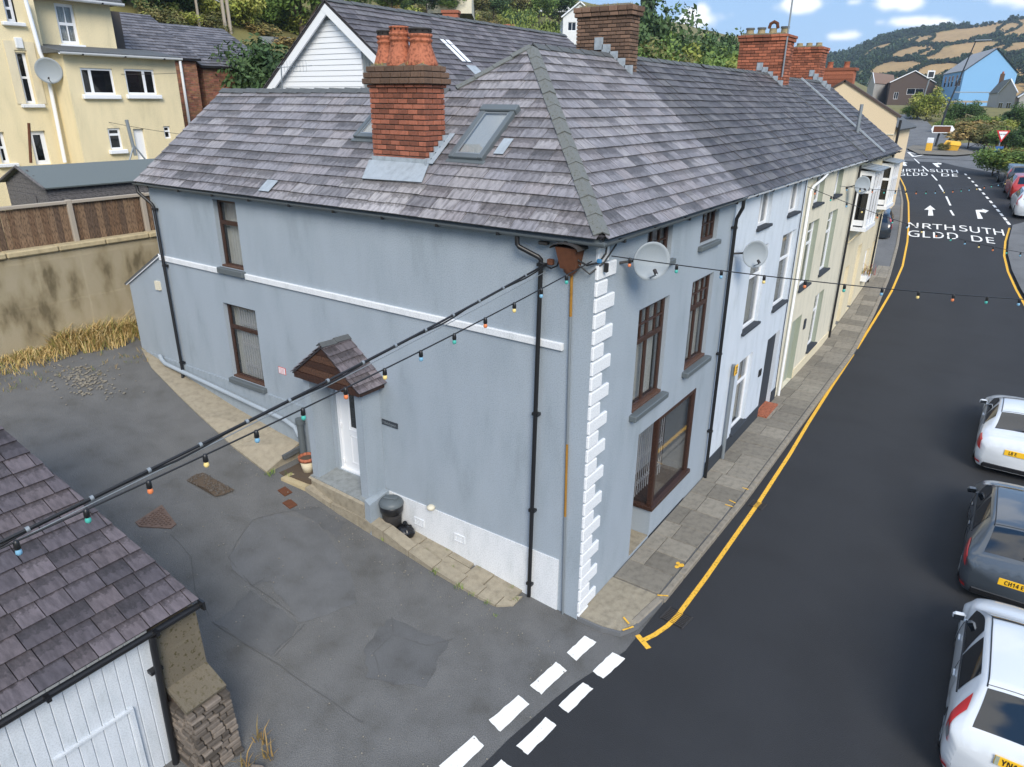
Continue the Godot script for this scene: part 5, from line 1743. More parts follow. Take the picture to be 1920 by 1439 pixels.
func bay(h: Node3D, a: float, b: float, y0: float, y1: float, d: float) -> void:
	# a projecting box of white frames with glass on three sides and a sheet-metal roof
	var st := mb()
	bx(st, 0.0, d + 0.05, y0, y0 + 0.14, -a + 0.06, -b - 0.06)
	bx(st, 0.0, d, y1 - 0.16, y1, -a, -b)
	for x in [0.04, d - 0.04]:
		for u in [a + 0.04, b - 0.04]: box(st, Vector3(x, (y0 + y1) * 0.5, -u), Vector3(0.09, y1 - y0 - 0.2, 0.09))
	for t in [0.36, 0.68]: box(st, Vector3(d - 0.04, (y0 + y1) * 0.5, -lerpf(a, b, t)), Vector3(0.08, y1 - y0 - 0.2, 0.09))
	var ym := lerpf(y0, y1, 0.66)
	box(st, Vector3(d - 0.04, ym, -(a + b) * 0.5), Vector3(0.07, 0.1, b - a - 0.1))
	for u in [a + 0.04, b - 0.04]: box(st, Vector3(d * 0.5, ym, -u), Vector3(d - 0.1, 0.1, 0.07))
	for u in [a + 0.05, b - 0.05]: box(st, Vector3(d * 0.5, y0 + 0.3, -u), Vector3(d - 0.1, 0.2, 0.06))
	box(st, Vector3(d - 0.05, y0 + 0.3, -(a + b) * 0.5), Vector3(0.06, 0.2, b - a - 0.1))
	for t in [0.18, 0.52, 0.84]: box(st, Vector3(d - 0.04, (ym + y1) * 0.5, -lerpf(a, b, t)), Vector3(0.03, y1 - ym - 0.1, 0.03))
	var o := obj("bay_window", st, M.upvc, h)
	st = mb()
	box(st, Vector3(d - 0.05, (y0 + y1) * 0.5 + 0.1, -(a + b) * 0.5), Vector3(0.006, y1 - y0 - 0.5, b - a - 0.12))
	obj("pane", st, M.pane_dark, o)
	for u in [a + 0.05, b - 0.05]:
		st = mb()
		box(st, Vector3(d * 0.5, (y0 + y1) * 0.5 + 0.1, -u), Vector3(d - 0.1, y1 - y0 - 0.5, 0.006))
		obj("pane", st, M.pane_dark, o)
	st = mb()
	slab(st, [Vector3(-0.02, y1 + 0.14, -a + 0.12), Vector3(d + 0.16, y1 + 0.03, -a + 0.12), Vector3(d + 0.16, y1 + 0.03, -b - 0.12), Vector3(-0.02, y1 + 0.14, -b - 0.12)], Vector3(0.14, 0.99, 0), 0.03)
	var rf := obj("bay_roof", st, M.galv, o)
	for i in 4:
		st = mb()
		box(st, Vector3(d * 0.5 + 0.06, y1 + 0.1, -lerpf(a, b, i / 3.0)), Vector3(d + 0.18, 0.02, 0.03), Basis(Vector3.BACK, -0.14))
		obj("seam", st, M.lead, rf)
	for u in [a + 0.15, b - 0.15]:
		st = mb()
		tube(st, [Vector3(0.02, y0 - 0.5, -u), Vector3(d * 0.8, y0, -u)], 0.03, 6)
		obj("strut", st, M.cream2, o)

# ---------------------------------------------------------------- boarded buildings: behind the house, and in the left foreground
func side_buildings() -> void:
	# large slated building with a white boarded gable
	var h := thing("boarded_building", "long slated building with a white clapboard gable behind the grey house", "building", Vector3(-14.2, 4.0, -15.0))
	var ap := Vector3(-14.2, 11.68, -8.0)
	var k := 0.735
	var half := 5.4
	var st := mb()
	var e0 := ap.y - k * half
	bx(st, ap.x - half + 0.2, ap.x + half - 0.2, 1.0, e0, -8.2, -22.4)
	prism(st, PackedVector2Array([Vector2(ap.x - half + 0.2, e0 - 0.01), Vector2(ap.x + half - 0.2, e0 - 0.01), Vector2(ap.x, ap.y - 0.2)]), Vector3.ZERO, Vector3.RIGHT, Vector3.UP, RZ, -22.4, -8.2)
	obj("wall", st, M.pale, h)
	var y := e0 - 0.6
	var i := 0
	while y < ap.y - 0.5:
		var w0 := minf(half - 0.15, (ap.y - 0.12 - y) / k)
		var w1 := minf(half - 0.15, maxf(0.02, (ap.y - 0.12 - y - 0.16) / k))
		var right0 := w0; var right1 := w1
		if y < 10.25: right0 = minf(right0, 1.22); right1 = minf(right1, 1.22)
		st = mb()
		prism(st, PackedVector2Array([Vector2(ap.x - w0, y), Vector2(ap.x + right0, y), Vector2(ap.x + right1, y + 0.16), Vector2(ap.x - w1, y + 0.16)]), Vector3.ZERO, Vector3.RIGHT, (Vector3.UP - RZ * 0.12).normalized(), RZ, -8.19 + 0.12 * y, -8.14 + 0.12 * y)
		obj("clapboard", st, M.upvc, h)
		y += 0.165
		i += 1
	for j in 6:
		var x := ap.x + 1.26 + j * 0.14
		var top := ap.y - 0.35 - (x + 0.12 - ap.x) * k
		st = mb()
		bx(st, x, x + 0.13, 7.5, top, -8.16, -8.2)
		obj("upright_board", st, M.galv, h)
	for s in [-1, 1]:
		var d := Vector3(s, -k, 0).normalized()
		var up := Vector3(s * k, 1, 0).normalized()
		st = mb()
		box(st, ap + d * 3.42 - up * 0.19 + Vector3(0, 0, 0.06 + 0.005 * s), Vector3(6.9, 0.26, 0.06), Basis(d, up if s > 0 else up, d.cross(up)))
		obj("bargeboard", st, M.upvc, h)
	var ns := Vector3(k, 1, 0).normalized(); var nw := Vector3(-k, 1, 0).normalized()
	st = mb()
	var E := func(s: int, z: float) -> Vector3: return Vector3(ap.x + s * half, ap.y - k * half, z)
	slab(st, [ap + Vector3(0, 0, 0.1), E.call(1, -7.9), E.call(1, -22.6), Vector3(ap.x, ap.y, -22.6)], ns, 0.07)
	slab(st, [ap + Vector3(0, 0, 0.1), E.call(-1, -7.9), E.call(-1, -22.6), Vector3(ap.x, ap.y, -22.6)], nw, 0.07)
	var roof := obj("roof", st, M.deck, h)
	var fl := sqrt(1.0 + k * k)
	var cols := [rgb(120, 117, 120), rgb(112, 109, 112), rgb(127, 123, 126), rgb(105, 102, 106)]
	slates(roof, E.call(1, -7.88), SZ, Vector3(-1, k, 0) / fl, PackedVector2Array([Vector2(0, 0), Vector2(14.7, 0), Vector2(14.7, half * fl - 0.02), Vector2(0, half * fl - 0.02)]), 0.29, 0.4, 0.52, M.slate_s, cols, 300, 51, 0.02)
	slates(roof, E.call(-1, -7.88), SZ, Vector3(1, k, 0) / fl, PackedVector2Array([Vector2(0, 0), Vector2(14.7, 0), Vector2(14.7, half * fl - 0.02), Vector2(0, half * fl - 0.02)]), 0.29, 0.4, 0.52, M.slate_s, cols, 0, 52, 0.02)
	ridge_run(roof, "ridge_tile", ap + Vector3(0, 0.02, 0.1), Vector3(ap.x, ap.y + 0.02, -22.6), ns, nw, 0.55, 0.18, M.ridge_dark, 9)
	# slim roof light with pale slates below
	var pt := func(x: float, z: float, u := 0.04) -> Vector3: return Vector3(x, ap.y - k * (x - ap.x) + u, z)
	st = mb()
	slab(st, [pt.call(-13.0, -11.9), pt.call(-11.9, -11.9), pt.call(-11.9, -12.5), pt.call(-13.0, -12.5)], ns, 0.05)
	var rl := obj("roof_light", st, M.black, roof)
	for z in [-11.96, -12.26]:
		st = mb()
		slab(st, [pt.call(-12.95, z, 0.05), pt.call(-11.95, z, 0.05), pt.call(-11.95, z - 0.2, 0.05), pt.call(-12.95, z - 0.2, 0.05)], ns, 0.01)
		obj("pane", st, M.upvc, rl)
	st = mb()
	slab(st, [pt.call(-11.8, -11.95), pt.call(-11.2, -11.95), pt.call(-11.2, -12.5), pt.call(-11.8, -12.5)], ns, 0.01)
	obj("lead_patch", st, M.lead, roof)
	# roof-top aerial before the boards
	var t := thing("television_aerial", "thin rooftop television aerial in front of the white boards", "aerial", Vector3(-13.0, 8.9, -5.2))
	var base := Vector3(-12.562, 9.017, -4.600)
	var top2 := Vector3(-12.474, 9.654, -4.600)
	st = mb()
	tube(st, [Vector3(base.x, base.y - 0.4, base.z), top2], 0.018, 6)
	obj("mast", st, M.galv, t)
	st = mb()
	tube(st, [top2 + Vector3(-0.15, -0.05, 0), top2 + Vector3(1.15, -0.02, -0.1)], 0.01, 6)
	obj("boom", st, M.galv, t)
	for j in 8:
		st = mb()
		tube(st, [top2 + Vector3(0.1 + j * 0.13, -0.03 + 0.14, -0.02), top2 + Vector3(0.1 + j * 0.13, -0.03 - 0.14, -0.02)], 0.005, 4)
		obj("element", st, M.galv, t)

	# --- left foreground outbuilding
	h = thing("outbuilding", "slate-roofed outbuilding with white boarded wall in the near corner of the lane", "building", Vector3(-4.5, 0.3, 7.5))
	var e := Vector3(-2.91, 2.6, 5.307)
	k = 0.5
	fl = sqrt(1.0 + k * k)
	var vs := Vector3(-1, k, 0) / fl
	var n2 := Vector3(k, 1, 0).normalized()
	var P := func(x: float, z: float) -> Vector3: return Vector3(x, 2.6 + k * (-2.91 - x), z)
	st = mb()
	slab(st, [P.call(-2.91, 5.31), P.call(-2.91, 13.0), P.call(-8.2, 13.0), P.call(-8.2, 6.13)], n2, 0.05)
	roof = obj("roof", st, M.deck, h)
	var L := 5.29 * fl
	cols = [rgb(102, 94, 99), rgb(94, 88, 92), rgb(110, 102, 106), rgb(87, 82, 87), rgb(104, 95, 98)]
	slates(roof, Vector3(-2.91, 2.6, 13.0), Vector3(0, 0, -1), vs, PackedVector2Array([Vector2(0, -0.03), Vector2(7.69, -0.03), Vector2(6.87, L), Vector2(0, L)]), 0.28, 0.27, 0.4, M.slate_s, cols, 290, 61, 0.01)
	gutter_run(h, "gutter", Vector3(-2.86, 2.54, 5.29), Vector3(-2.86, 2.5, 13.0), RX, M.black, 0.055)
	st = mb()
	box(st, Vector3(-2.84, 2.53, 5.3), Vector3(0.13, 0.13, 0.03))
	obj("stop_end", st, M.black, h)
	# upright white boards
	var z := 5.97
	var r := RandomNumberGenerator.new(); r.seed = 12
	while z < 12.5:
		st = mb()
		cbox(st, Vector3(-3.03 + r.randf() * 0.004, 1.3, z + 0.075), Vector3(0.04, 2.5, 0.145), 0.008)
		obj("board", st, M.board, h)
		z += 0.15
	st = mb()
	bx(st, -8.0, -3.06, 0.0, 2.6, 5.9, 12.6)
	obj("wall", st, M.stone0, h)
	st = mb()
	hull8(st, [Vector3(-8.1, 0.3, 6.3), Vector3(-3.05, 0.0, 5.5), Vector3(-3.05, 0.0, 5.4), Vector3(-8.1, 0.3, 6.25), Vector3(-8.1, 5.0, 6.3), Vector3(-3.05, 2.5, 5.5), Vector3(-3.05, 2.5, 5.4), Vector3(-8.1, 5.0, 6.25)])
	obj("gable_wall", st, M.stone1, h)
	# hatch frame in the boards
	st = mb()
	for q in [[1.5, 1.53, 6.35, 7.3], [0.2, 1.5, 6.35, 6.4]]: bx(st, -3.01, -2.97, q[0], q[1], q[2], q[3])
	obj("hatch_frame", st, M.board, h)
	st = mb()
	tube(st, [Vector3(-2.86, 2.48, 5.98), Vector3(-2.88, 2.3, 5.99), Vector3(-2.93, 0.2, 6.02)], 0.045, 10)
	var dp := obj("downpipe", st, M.black, h)
	st = mb()
	box(st, Vector3(-2.95, 1.9, 6.0), Vector3(0.1, 0.05, 0.16))
	obj("clip", st, M.black, dp)
	# battered stone buttress with concrete cap
	var a0 := Vector3(-2.98, 2.46, 5.33); var a1 := Vector3(-2.98, 2.46, 5.9)
	var b0 := Vector3(-2.94, 1.52, 5.33); var c0 := Vector3(-2.53, 1.34, 5.33)
	var b1 := Vector3(b0.x, b0.y, 5.92); var c1 := Vector3(c0.x, c0.y, 5.92)
	var bt := thing("buttress", "battered stone buttress with a concrete cap at the end of the boarded outbuilding", "buttress", Vector3(-2.7, 0.2, 5.6))
	st = mb()
	var core := [a1, a0, b0, c0]
	for q in [[a0, a1, b1, b0], [b0, b1, c1, c0]]:
		var nn: Vector3 = (q[1] - q[0]).cross(q[2] - q[0]).normalized()
		if nn.x < 0: nn = -nn
		slab(st, q, nn, 0.07)
	obj("cap", st, M.stone_cap, bt)
	st = mb()
	prism(st, PackedVector2Array([Vector2(-3.05, -0.1), Vector2(c0.x + 0.1, -0.1), Vector2(c0.x - 0.08, c0.y - 0.12), Vector2(b0.x - 0.06, b0.y - 0.08), Vector2(-3.05, 2.3)]), Vector3.ZERO, Vector3.RIGHT, Vector3.UP, RZ, 5.36, 5.88)
	obj("core", st, M.mortar_dark, bt)
	var yy := 0.1
	while yy < c0.y - 0.12:
		var hh := r.randf_range(0.05, 0.11)
		var zz := 5.32
		var xo := lerpf(c0.x + 0.1, c0.x - 0.04, (yy + 0.1) / (c0.y + 0.1))
		while zz < 5.92:
			var w := minf(r.randf_range(0.1, 0.26), 5.93 - zz)
			st = mb()
			cbox(st, Vector3(xo + r.randf_range(-0.03, 0.02), yy + hh * 0.5, zz + w * 0.5), Vector3(0.16, hh - 0.012, w - 0.014), 0.012, Basis(Vector3(1, 0, 0), r.randf_range(-0.05, 0.05)))
			obj("stone", st, M["stone%d" % (r.randi() % 4)], bt)
			zz += w
		var xx := -3.0
		while xx < xo - 0.05:
			var w := minf(r.randf_range(0.12, 0.3), xo - xx)
			for side in [5.34, 5.9]:
				st = mb()
				cbox(st, Vector3(xx + w * 0.5, yy + hh * 0.5, side + r.randf_range(-0.015, 0.015)), Vector3(w - 0.014, hh - 0.012, 0.1), 0.012)
				obj("stone", st, M["stone%d" % (r.randi() % 4)], bt)
			xx += w
		yy += hh
	# dry grass and a loose stone at its foot
	st = mb()
	for q in [[-2.1, 5.5], [-2.0, 5.2], [-2.3, 5.1], [-1.8, 5.6]]: blades(st, Vector3(q[0], yard_y(q[0]) + 0.03, q[1]), 14, 0.1, 0.3, [rgb(170, 140, 84), rgb(150, 124, 80), rgb(128, 112, 70)], r)
	stuff(obj("dry_grass", st, M.leaf))
	st = mb()
	cbox(st, Vector3(-1.95, yard_y(-1.95) + 0.07, 5.45), Vector3(0.2, 0.12, 0.16), 0.03, Basis(Vector3.UP, 0.5))
	tag(obj("loose_stone", st, M.stone3), "pale loose stone lying at the foot of the stone buttress", "stone")

# ---------------------------------------------------------------- yellow house, retaining wall, fence, shed
func rect_r(a: Vector3, b: Vector3) -> Array:
	return [-a.z, -b.z, b.y, a.y]

func yellow_house_and_garden() -> void:
	var h := thing("yellow_house", "tall pale yellow rendered house with white windows above the garden shed", "house", Vector3(-25, 4.5, -6))
	var xw := -23.2; var xb := -24.3; var xu := -25.0
	var wing := [rect_r(Vector3(-23.200, 9.762, -4.437), Vector3(-23.200, 8.887, -5.581)), rect_r(Vector3(-23.200, 9.786, -6.018), Vector3(-23.200, 8.905, -7.177)), rect_r(Vector3(-23.200, 7.731, -4.995), Vector3(-23.200, 6.979, -5.463)), rect_r(Vector3(-23.200, 7.690, -5.952), Vector3(-23.200, 6.563, -6.369)), rect_r(Vector3(-23.200, 7.760, -7.184), Vector3(-23.200, 7.295, -7.457))]
	var wl := -Vector3(-23.200, 10.130, -3.947).z
	var wr := -Vector3(-23.200, 10.186, -8.093).z
	var wt := Vector3(-23.200, 10.207, -5.478).y
	var st := mb()
	wall(st, Vector3(xw, 0, 0), SZ, RX, wl, wr, 4.0, wt, wing, 0.16)
	wall(st, Vector3(0, 0, -wl), RX, RZ, xu - 1.0, xw, 4.0, wt, [])
	wall(st, Vector3(0, 0, -wr), RX, -RZ, xu - 1.0, xw, 4.0, wt, [])
	var blk := [rect_r(Vector3(-24.300, 10.255, -2.927), Vector3(-24.300, 8.560, -3.273)), rect_r(Vector3(-24.300, 11.975, -2.920), Vector3(-24.300, 11.143, -3.228)), rect_r(Vector3(-24.300, 7.663, -2.795), Vector3(-24.300, 6.509, -3.321)), rect_r(Vector3(-24.300, 7.656, -1.724), Vector3(-24.300, 6.625, -1.996))]
	var bl := -12.0
	var br := -Vector3(-24.300, 10.897, -3.879).z
	wall(st, Vector3(xb, 0, 0), SZ, RX, bl, wl + 0.3, 4.0, wt, blk, 0.2)
	wall(st, Vector3(xb, 0, 0), SZ, RX, bl, br, wt, 13.0, [blk[1]] if blk[1][2] > wt else [], 0.2)
	wall(st, Vector3(0, 0, -br), RX, -RZ, xu, xb, wt, 13.0, [])
	wall(st, Vector3(0, 0, -bl), RX, RZ, xu - 8, xb, 4.0, 13.0, [])
	var upw := [rect_r(Vector3(-25.000, 11.941, -4.858), Vector3(-25.000, 10.615, -5.539))]
	var ur := -Vector3(-25.000, 11.141, -6.879).z
	wall(st, Vector3(xu, 0, 0), SZ, RX, br, ur, wt - 0.6, 12.05, upw, 0.16)
	wall(st, Vector3(0, 0, -ur), RX, -RZ, xu - 8, xu, 4.0, 12.05, [])
	obj("wall", st, M.yellow, h)
	rooms(h, Vector3(xu - 0.5, 0, 0), SZ, RX, -11.0, wr - 0.1, 4.0, 12.0, 0.9)
	# windows: two-light casements, sashes, doors
	var o := Vector3(xw, 0, 0)
	var q: Array = wing[0]
	window(h, o, SZ, RX, q[0], q[1], q[2], q[3], M.upvc, [["v", 0.3, 0, 1, 0.1]], 0.08, 0.07, "pane_dark")
	q = wing[1]
	window(h, o, SZ, RX, q[0], q[1], q[2], q[3], M.upvc, [["v", 0.64, 0, 1, 0.1]], 0.08, 0.07, "pane_dark")
	q = wing[2]
	window(h, o, SZ, RX, q[0], q[1], q[2], q[3], M.upvc, [["h", 0.7, 0, 1, 0.08]], 0.08, 0.07, "pane_dark", "curtain")
	q = wing[4]
	window(h, o, SZ, RX, q[0], q[1], q[2], q[3], M.upvc, [["h", 0.6, 0, 1, 0.06]], 0.08, 0.06, "pane_dark")
	q = wing[3]
	st = mb()
	bx(st, xw - 0.16, xw - 0.1, q[2], q[3], -q[0], -q[1])
	obj("door", st, M.upvc, h)
	for i in [0, 1, 2]:
		q = wing[i]
		st = mb()
		cbox(st, Vector3(xw + 0.04, q[2] - 0.08, -(q[0] + q[1]) * 0.5), Vector3(0.2, 0.15, q[1] - q[0] + 0.2), 0.02)
		obj("sill", st, M.upvc, h)
	o = Vector3(xb, 0, 0)
	for i in [0, 1, 3]:
		q = blk[i]
		window(h, o, SZ, RX, q[0], q[1], q[2], q[3], M.upvc, [["h", 0.5, 0, 1, 0.08]], 0.14, 0.09, "pane_dark")
		st = mb()
		cbox(st, Vector3(xb + 0.05, q[2] - 0.07, -(q[0] + q[1]) * 0.5), Vector3(0.2, 0.12, q[1] - q[0] + 0.4), 0.02)
		obj("sill", st, M.white, h)
	q = blk[0]
	st = mb()
	for s in [[q[0] - 0.3, q[0] - 0.02, q[2], q[3] + 0.3], [q[1] + 0.02, q[1] + 0.3, q[2], q[3] + 0.3], [q[0] - 0.02, q[1] + 0.02, q[3] + 0.02, q[3] + 0.3]]: bx(st, xb - 0.02, xb + 0.035, s[2], s[3], -s[0], -s[1])
	obj("window_surround", st, M.cream2, h)
	st = mb()
	cbox(st, Vector3(xb + 0.03, q[3] + 0.24, -(q[0] + q[1]) * 0.5), Vector3(0.14, 0.34, 0.24), 0.02)
	obj("keystone", st, M.white, h)
	q = blk[2]
	window(h, o, SZ, RX, q[0], q[1], q[2], q[3], M.upvc, [], 0.14, 0.14, "pane_dark", "", "glazed_door")
	q = upw[0]
	window(h, Vector3(xu, 0, 0), SZ, RX, q[0], q[1], q[2], q[3], M.upvc, [["h", 0.5, 0, 1, 0.1], ["v", 0.52, 0, 1, 0.04]], 0.12, 0.1, "pane", "curtain")
	st = mb()
	cbox(st, Vector3(xu + 0.05, q[2] - 0.12, -(q[0] + q[1]) * 0.5), Vector3(0.24, 0.2, q[1] - q[0] + 0.2), 0.02)
	obj("sill", st, M.upvc, h)
	# roofs and rainwater goods
	st = mb()
	hull8(st, [Vector3(xu, wt, -wl + 0.25), Vector3(xw + 0.3, wt, -wl + 0.25), Vector3(xw + 0.3, wt, -wr - 0.1), Vector3(xu, wt, -wr - 0.1), Vector3(xu, wt + 0.35, -wl + 0.25), Vector3(xw + 0.3, wt + 0.06, -wl + 0.25), Vector3(xw + 0.3, wt + 0.06, -wr - 0.1), Vector3(xu, wt + 0.35, -wr - 0.1)])
	obj("wing_roof", st, M.ridge_dark, h)
	gutter_run(h, "gutter", Vector3(xw + 0.34, wt + 0.02, -wl + 0.25), Vector3(xw + 0.34, wt + 0.02, -wr - 0.1), RX, M.upvc, 0.08)
	st = mb()
	hull8(st, [Vector3(xu - 6, 12.05, -br - 0.0), Vector3(xu + 0.4, 12.05, -br), Vector3(xu + 0.4, 12.05, -ur - 0.3), Vector3(xu - 6, 12.05, -ur - 0.3), Vector3(xu - 6, 14.5, -br), Vector3(xu + 0.4, 12.2, -br), Vector3(xu + 0.4, 12.2, -ur - 0.3), Vector3(xu - 6, 14.5, -ur - 0.3)])
	obj("roof", st, M.ridge_dark, h)
	gutter_run(h, "gutter", Vector3(xu + 0.45, 12.1, -br), Vector3(xu + 0.45, 12.1, -ur - 0.3), RX, M.upvc, 0.1)
	st = mb()
	var d0 := Vector3(-24.100, 11.839, -3.550); var d1 := Vector3(-24.100, 10.238, -3.646); var d2 := Vector3(-24.100, 6.554, -3.682)
	tube(st, [d0, d1, Vector3(d1.x, d1.y - 0.4, d1.z - 0.1), d2], 0.07, 8)
	obj("downpipe", st, M.upvc, h)
	# security light and satellite dish hang on the wall
	var dish_at := Vector3(-23.700, 9.654, -3.635)
	dish("satellite_dish", "grey satellite dish on the yellow house wall beside the white downpipe", dish_at, Vector3(0.75, -0.15, 0.5), 0.42, Vector3(-24.3, dish_at.y, dish_at.z))
	# washing-line pole and prop
	st = mb()
	tube(st, [Vector3(-19.500, 6.952, -0.669), Vector3(-19.500, 8.071, -0.862)], 0.04, 6)
	tag(obj("garden_pole", st, M.rust), "thin rusty pole standing before the glazed door of the yellow house", "pole")
	st = mb()
	var pb := Vector3(-21.000, 6.890, -4.684)
	tube(st, [pb, Vector3(-21.000, 8.077, -4.592)], 0.06, 8)
	for s in [-1, 1]:
		tube(st, [pb + Vector3(0, 0.35, 0), pb + Vector3(0.1, -0.25, s * 0.35)], 0.03, 6)
	tag(obj("line_post", st, M.galv), "grey timber washing-line post beside the white back door", "post")

	# brick outbuildings with slate roofs behind
	for q2 in [[Vector3(-26.000, 10.382, -7.640), Vector3(-26.000, 10.297, -11.106), Vector3(-29.500, 12.288, -9.258), Vector3(-29.500, 12.336, -11.217), "nearer"], [Vector3(-26.500, 10.145, -11.406), Vector3(-26.500, 9.995, -15.528), Vector3(-30.500, 12.114, -12.258), Vector3(-30.500, 12.061, -15.928), "farther"]]:
		var e0: Vector3 = q2[0]; var e1: Vector3 = q2[1]; var r0: Vector3 = q2[2]; var r1: Vector3 = q2[3]
		var near: bool = q2[4] == "nearer"
		var b := thing("brick_outbuilding", "%s red brick outbuilding with a steep slate roof behind the yellow house" % q2[4], "outbuilding", Vector3(e0.x, 5.0, e0.z), 0.0, "brick outbuildings")
		var ez := e0.y
		var z0 := minf(e0.z, r0.z) if not near else e0.z
		z0 = e0.z
		var z1 := e1.z
		st = mb()
		bx(st, r0.x - 3.5, e0.x - 0.2, 3.5, ez - 0.1, z0 - 0.15, z1 + 0.15)
		prism(st, PackedVector2Array([Vector2(r0.x - 3.5, ez - 0.12), Vector2(e0.x - 0.2, ez - 0.12), Vector2(r0.x, r0.y - 0.15)]), Vector3.ZERO, Vector3.RIGHT, Vector3.UP, RZ, z1 + 0.15, z0 - 0.15)
		obj("wall", st, M.brickwork, b)
		var nn := Vector3(r0.y - ez, e0.x - r0.x, 0).normalized()
		st = mb()
		slab(st, [Vector3(e0.x, ez, z0), Vector3(e0.x, ez, z1), Vector3(r0.x, r0.y, z1), Vector3(r0.x, r0.y, z0)], nn, 0.08)
		slab(st, [Vector3(r0.x, r0.y, z0), Vector3(r0.x, r0.y, z1), Vector3(r0.x - 3.6, ez, z1), Vector3(r0.x - 3.6, ez, z0)], Vector3(-nn.x, nn.y, 0), 0.08)
		var rf := obj("roof", st, M.deck, b)
		var vv := Vector3(r0.x - e0.x, r0.y - ez, 0)
		slates(rf, Vector3(e0.x, ez, z0), SZ, vv.normalized(), PackedVector2Array([Vector2(0, 0), Vector2(z0 - z1, 0), Vector2(z0 - z1, vv.length()), Vector2(0, vv.length())]), 0.28, 0.35, 0.45, M.slate_s, [rgb(124, 123, 127), rgb(112, 111, 116), rgb(132, 130, 134)], 60, 91, 0.02)
		st = mb()
		tube(st, [Vector3(e0.x - 0.1, ez - 0.1, lerpf(z0, z1, 0.72)), Vector3(e0.x - 0.12, 4.2, lerpf(z0, z1, 0.72))], 0.06, 8)
		obj("downpipe", st, M.upvc, b)

	# rendered retaining wall with its coping
	var rw := thing("retaining_wall", "stained ochre roughcast retaining wall below the timber fence", "wall", Vector3(-15.2, 2.5, 1.0))
	st = mb()
	bx(st, -15.5, -15.0, 1.5, 5.12, 14.0, -6.0)
	obj("wall", st, M.rough_render, rw)
	var z := 13.0
	while z > -5.0:
		st = mb()
		cbox(st, Vector3(-15.22, 5.19, z - 0.6), Vector3(0.6, 0.15, 1.185), 0.03)
		obj("coping_stone", st, M.coping, rw)
		z -= 1.2
	# timber fence between concrete posts
	var fn := thing("garden_fence", "brown close-board garden fence with pale posts on top of the roughcast wall", "fence", Vector3(-15.3, 5.25, 1.0))
	var r := RandomNumberGenerator.new(); r.seed = 33
	var posts := []
	for i in 8: posts.append(Vector3(-15.250, 5.333, 0.412).z + 1.95 * 4 - i * 1.95)
	for i in posts.size():
		st = mb()
		cbox(st, Vector3(-15.22, 5.77, posts[i]), Vector3(0.12, 1.12, 0.13), 0.015)
		obj("post", st, M.post, fn)
	for i in posts.size() - 1:
		var zz: float = posts[i] - 0.07
		while zz > posts[i + 1] + 0.08:
			st = mb()
			var w := minf(r.randf_range(0.135, 0.16), zz - posts[i + 1] - 0.06)
			cbox(st, Vector3(-15.25 + r.randf_range(-0.006, 0.006), 5.74, zz - w * 0.5), Vector3(0.02, 0.95, w - 0.006), 0.004)
			obj("board", st, M["fence%d" % (r.randi() % 3)], fn)
			zz -= w
		st = mb()
		cbox(st, Vector3(-15.22, 6.27, (posts[i] + posts[i + 1]) * 0.5), Vector3(0.13, 0.08, 1.83), 0.01)
		obj("rail", st, M.post, fn)

	# garden shed
	var sh := thing("garden_shed", "weathered grey timber garden shed with green-grey felt roof behind the fence", "shed", Vector3(-18.2, 4.3, -1.0))
	var ev := Vector3(-17.000, 6.481, 0.094)
	var rg := Vector3(-18.300, 6.969, 0.261)
	var gz := ev.z
	var bk := gz - 5.5
	var ey := ev.y
	var ry := rg.y
	st = mb()
	slab(st, [Vector3(-16.9, ey, gz + 0.12), Vector3(-16.9, ey, bk), Vector3(-18.3, ry, bk), Vector3(-18.3, ry, gz + 0.12)], Vector3(ry - ey, 1.4, 0).normalized(), 0.04)
	slab(st, [Vector3(-19.7, ey, gz + 0.12), Vector3(-19.7, ey, bk), Vector3(-18.3, ry, bk), Vector3(-18.3, ry, gz + 0.12)], Vector3(ey - ry, 1.4, 0).normalized(), 0.04)
	obj("roof", st, M.shedroof, sh)
	var yy := 4.3
	while yy < ry - 0.1:
		var half := 1.24 if yy < ey - 0.1 else maxf(0.03, 1.24 * (ry - 0.04 - yy) / (ry - ey + 0.06))
		st = mb()
		box(st, Vector3(-18.3, yy + 0.06, gz), Vector3(half * 2.0, 0.125, 0.02), Basis(Vector3.RIGHT, -0.06))
		obj("board", st, M.shedwood, sh)
		if yy < ey - 0.14:
			st = mb()
			box(st, Vector3(-17.06, yy + 0.06, (gz + bk) * 0.5), Vector3(0.02, 0.125, gz - bk), Basis(Vector3.BACK, 0.06))
			obj("board", st, M.shedwood, sh)
		yy += 0.13
	st = mb()
	bx(st, -19.4, -17.1, 4.2, ey - 0.05, gz - 0.02, bk)
	obj("frame", st, M.shedwood, sh)
	for s in [-0.02, -0.62]:
		st = mb()
		for i in 4: cbox(st, Vector3(-18.3 + s + 0.09 + i * 0.145, 5.35, gz + 0.035), Vector3(0.14, 1.75, 0.025), 0.004)
		obj("door", st, M.shedwood, sh)
	for s in [-1, 1]:
		st = mb()
		var a := Vector3(-18.3, ry + 0.0, gz + 0.13); var b := Vector3(-18.3 + s * 1.42, ey - 0.02, gz + 0.13)
		tube(st, [a, b], 0.05, 4)
		obj("bargeboard", st, M.shedwood, sh)

	# dry grass along the foot of the retaining wall
	st = mb()
	for i in 430:
		var t := r.randf()
		var p := Vector3(-14.95 + r.randf() * r.randf() * 0.9, 0, lerpf(4.5, -0.6, t))
		var big := 1.0 if p.z < 1.7 and p.z > -0.4 else 0.45
		p.y = yard_y(p.x)
		blades(st, p, 12, 0.14, (0.2 + 0.45 * r.randf()) * big, [rgb(206, 178, 120), rgb(190, 162, 104), rgb(216, 194, 142), rgb(140, 138, 74)], r, 0.8)
	stuff(obj("dry_grass", st, M.leaf))
	st = mb()
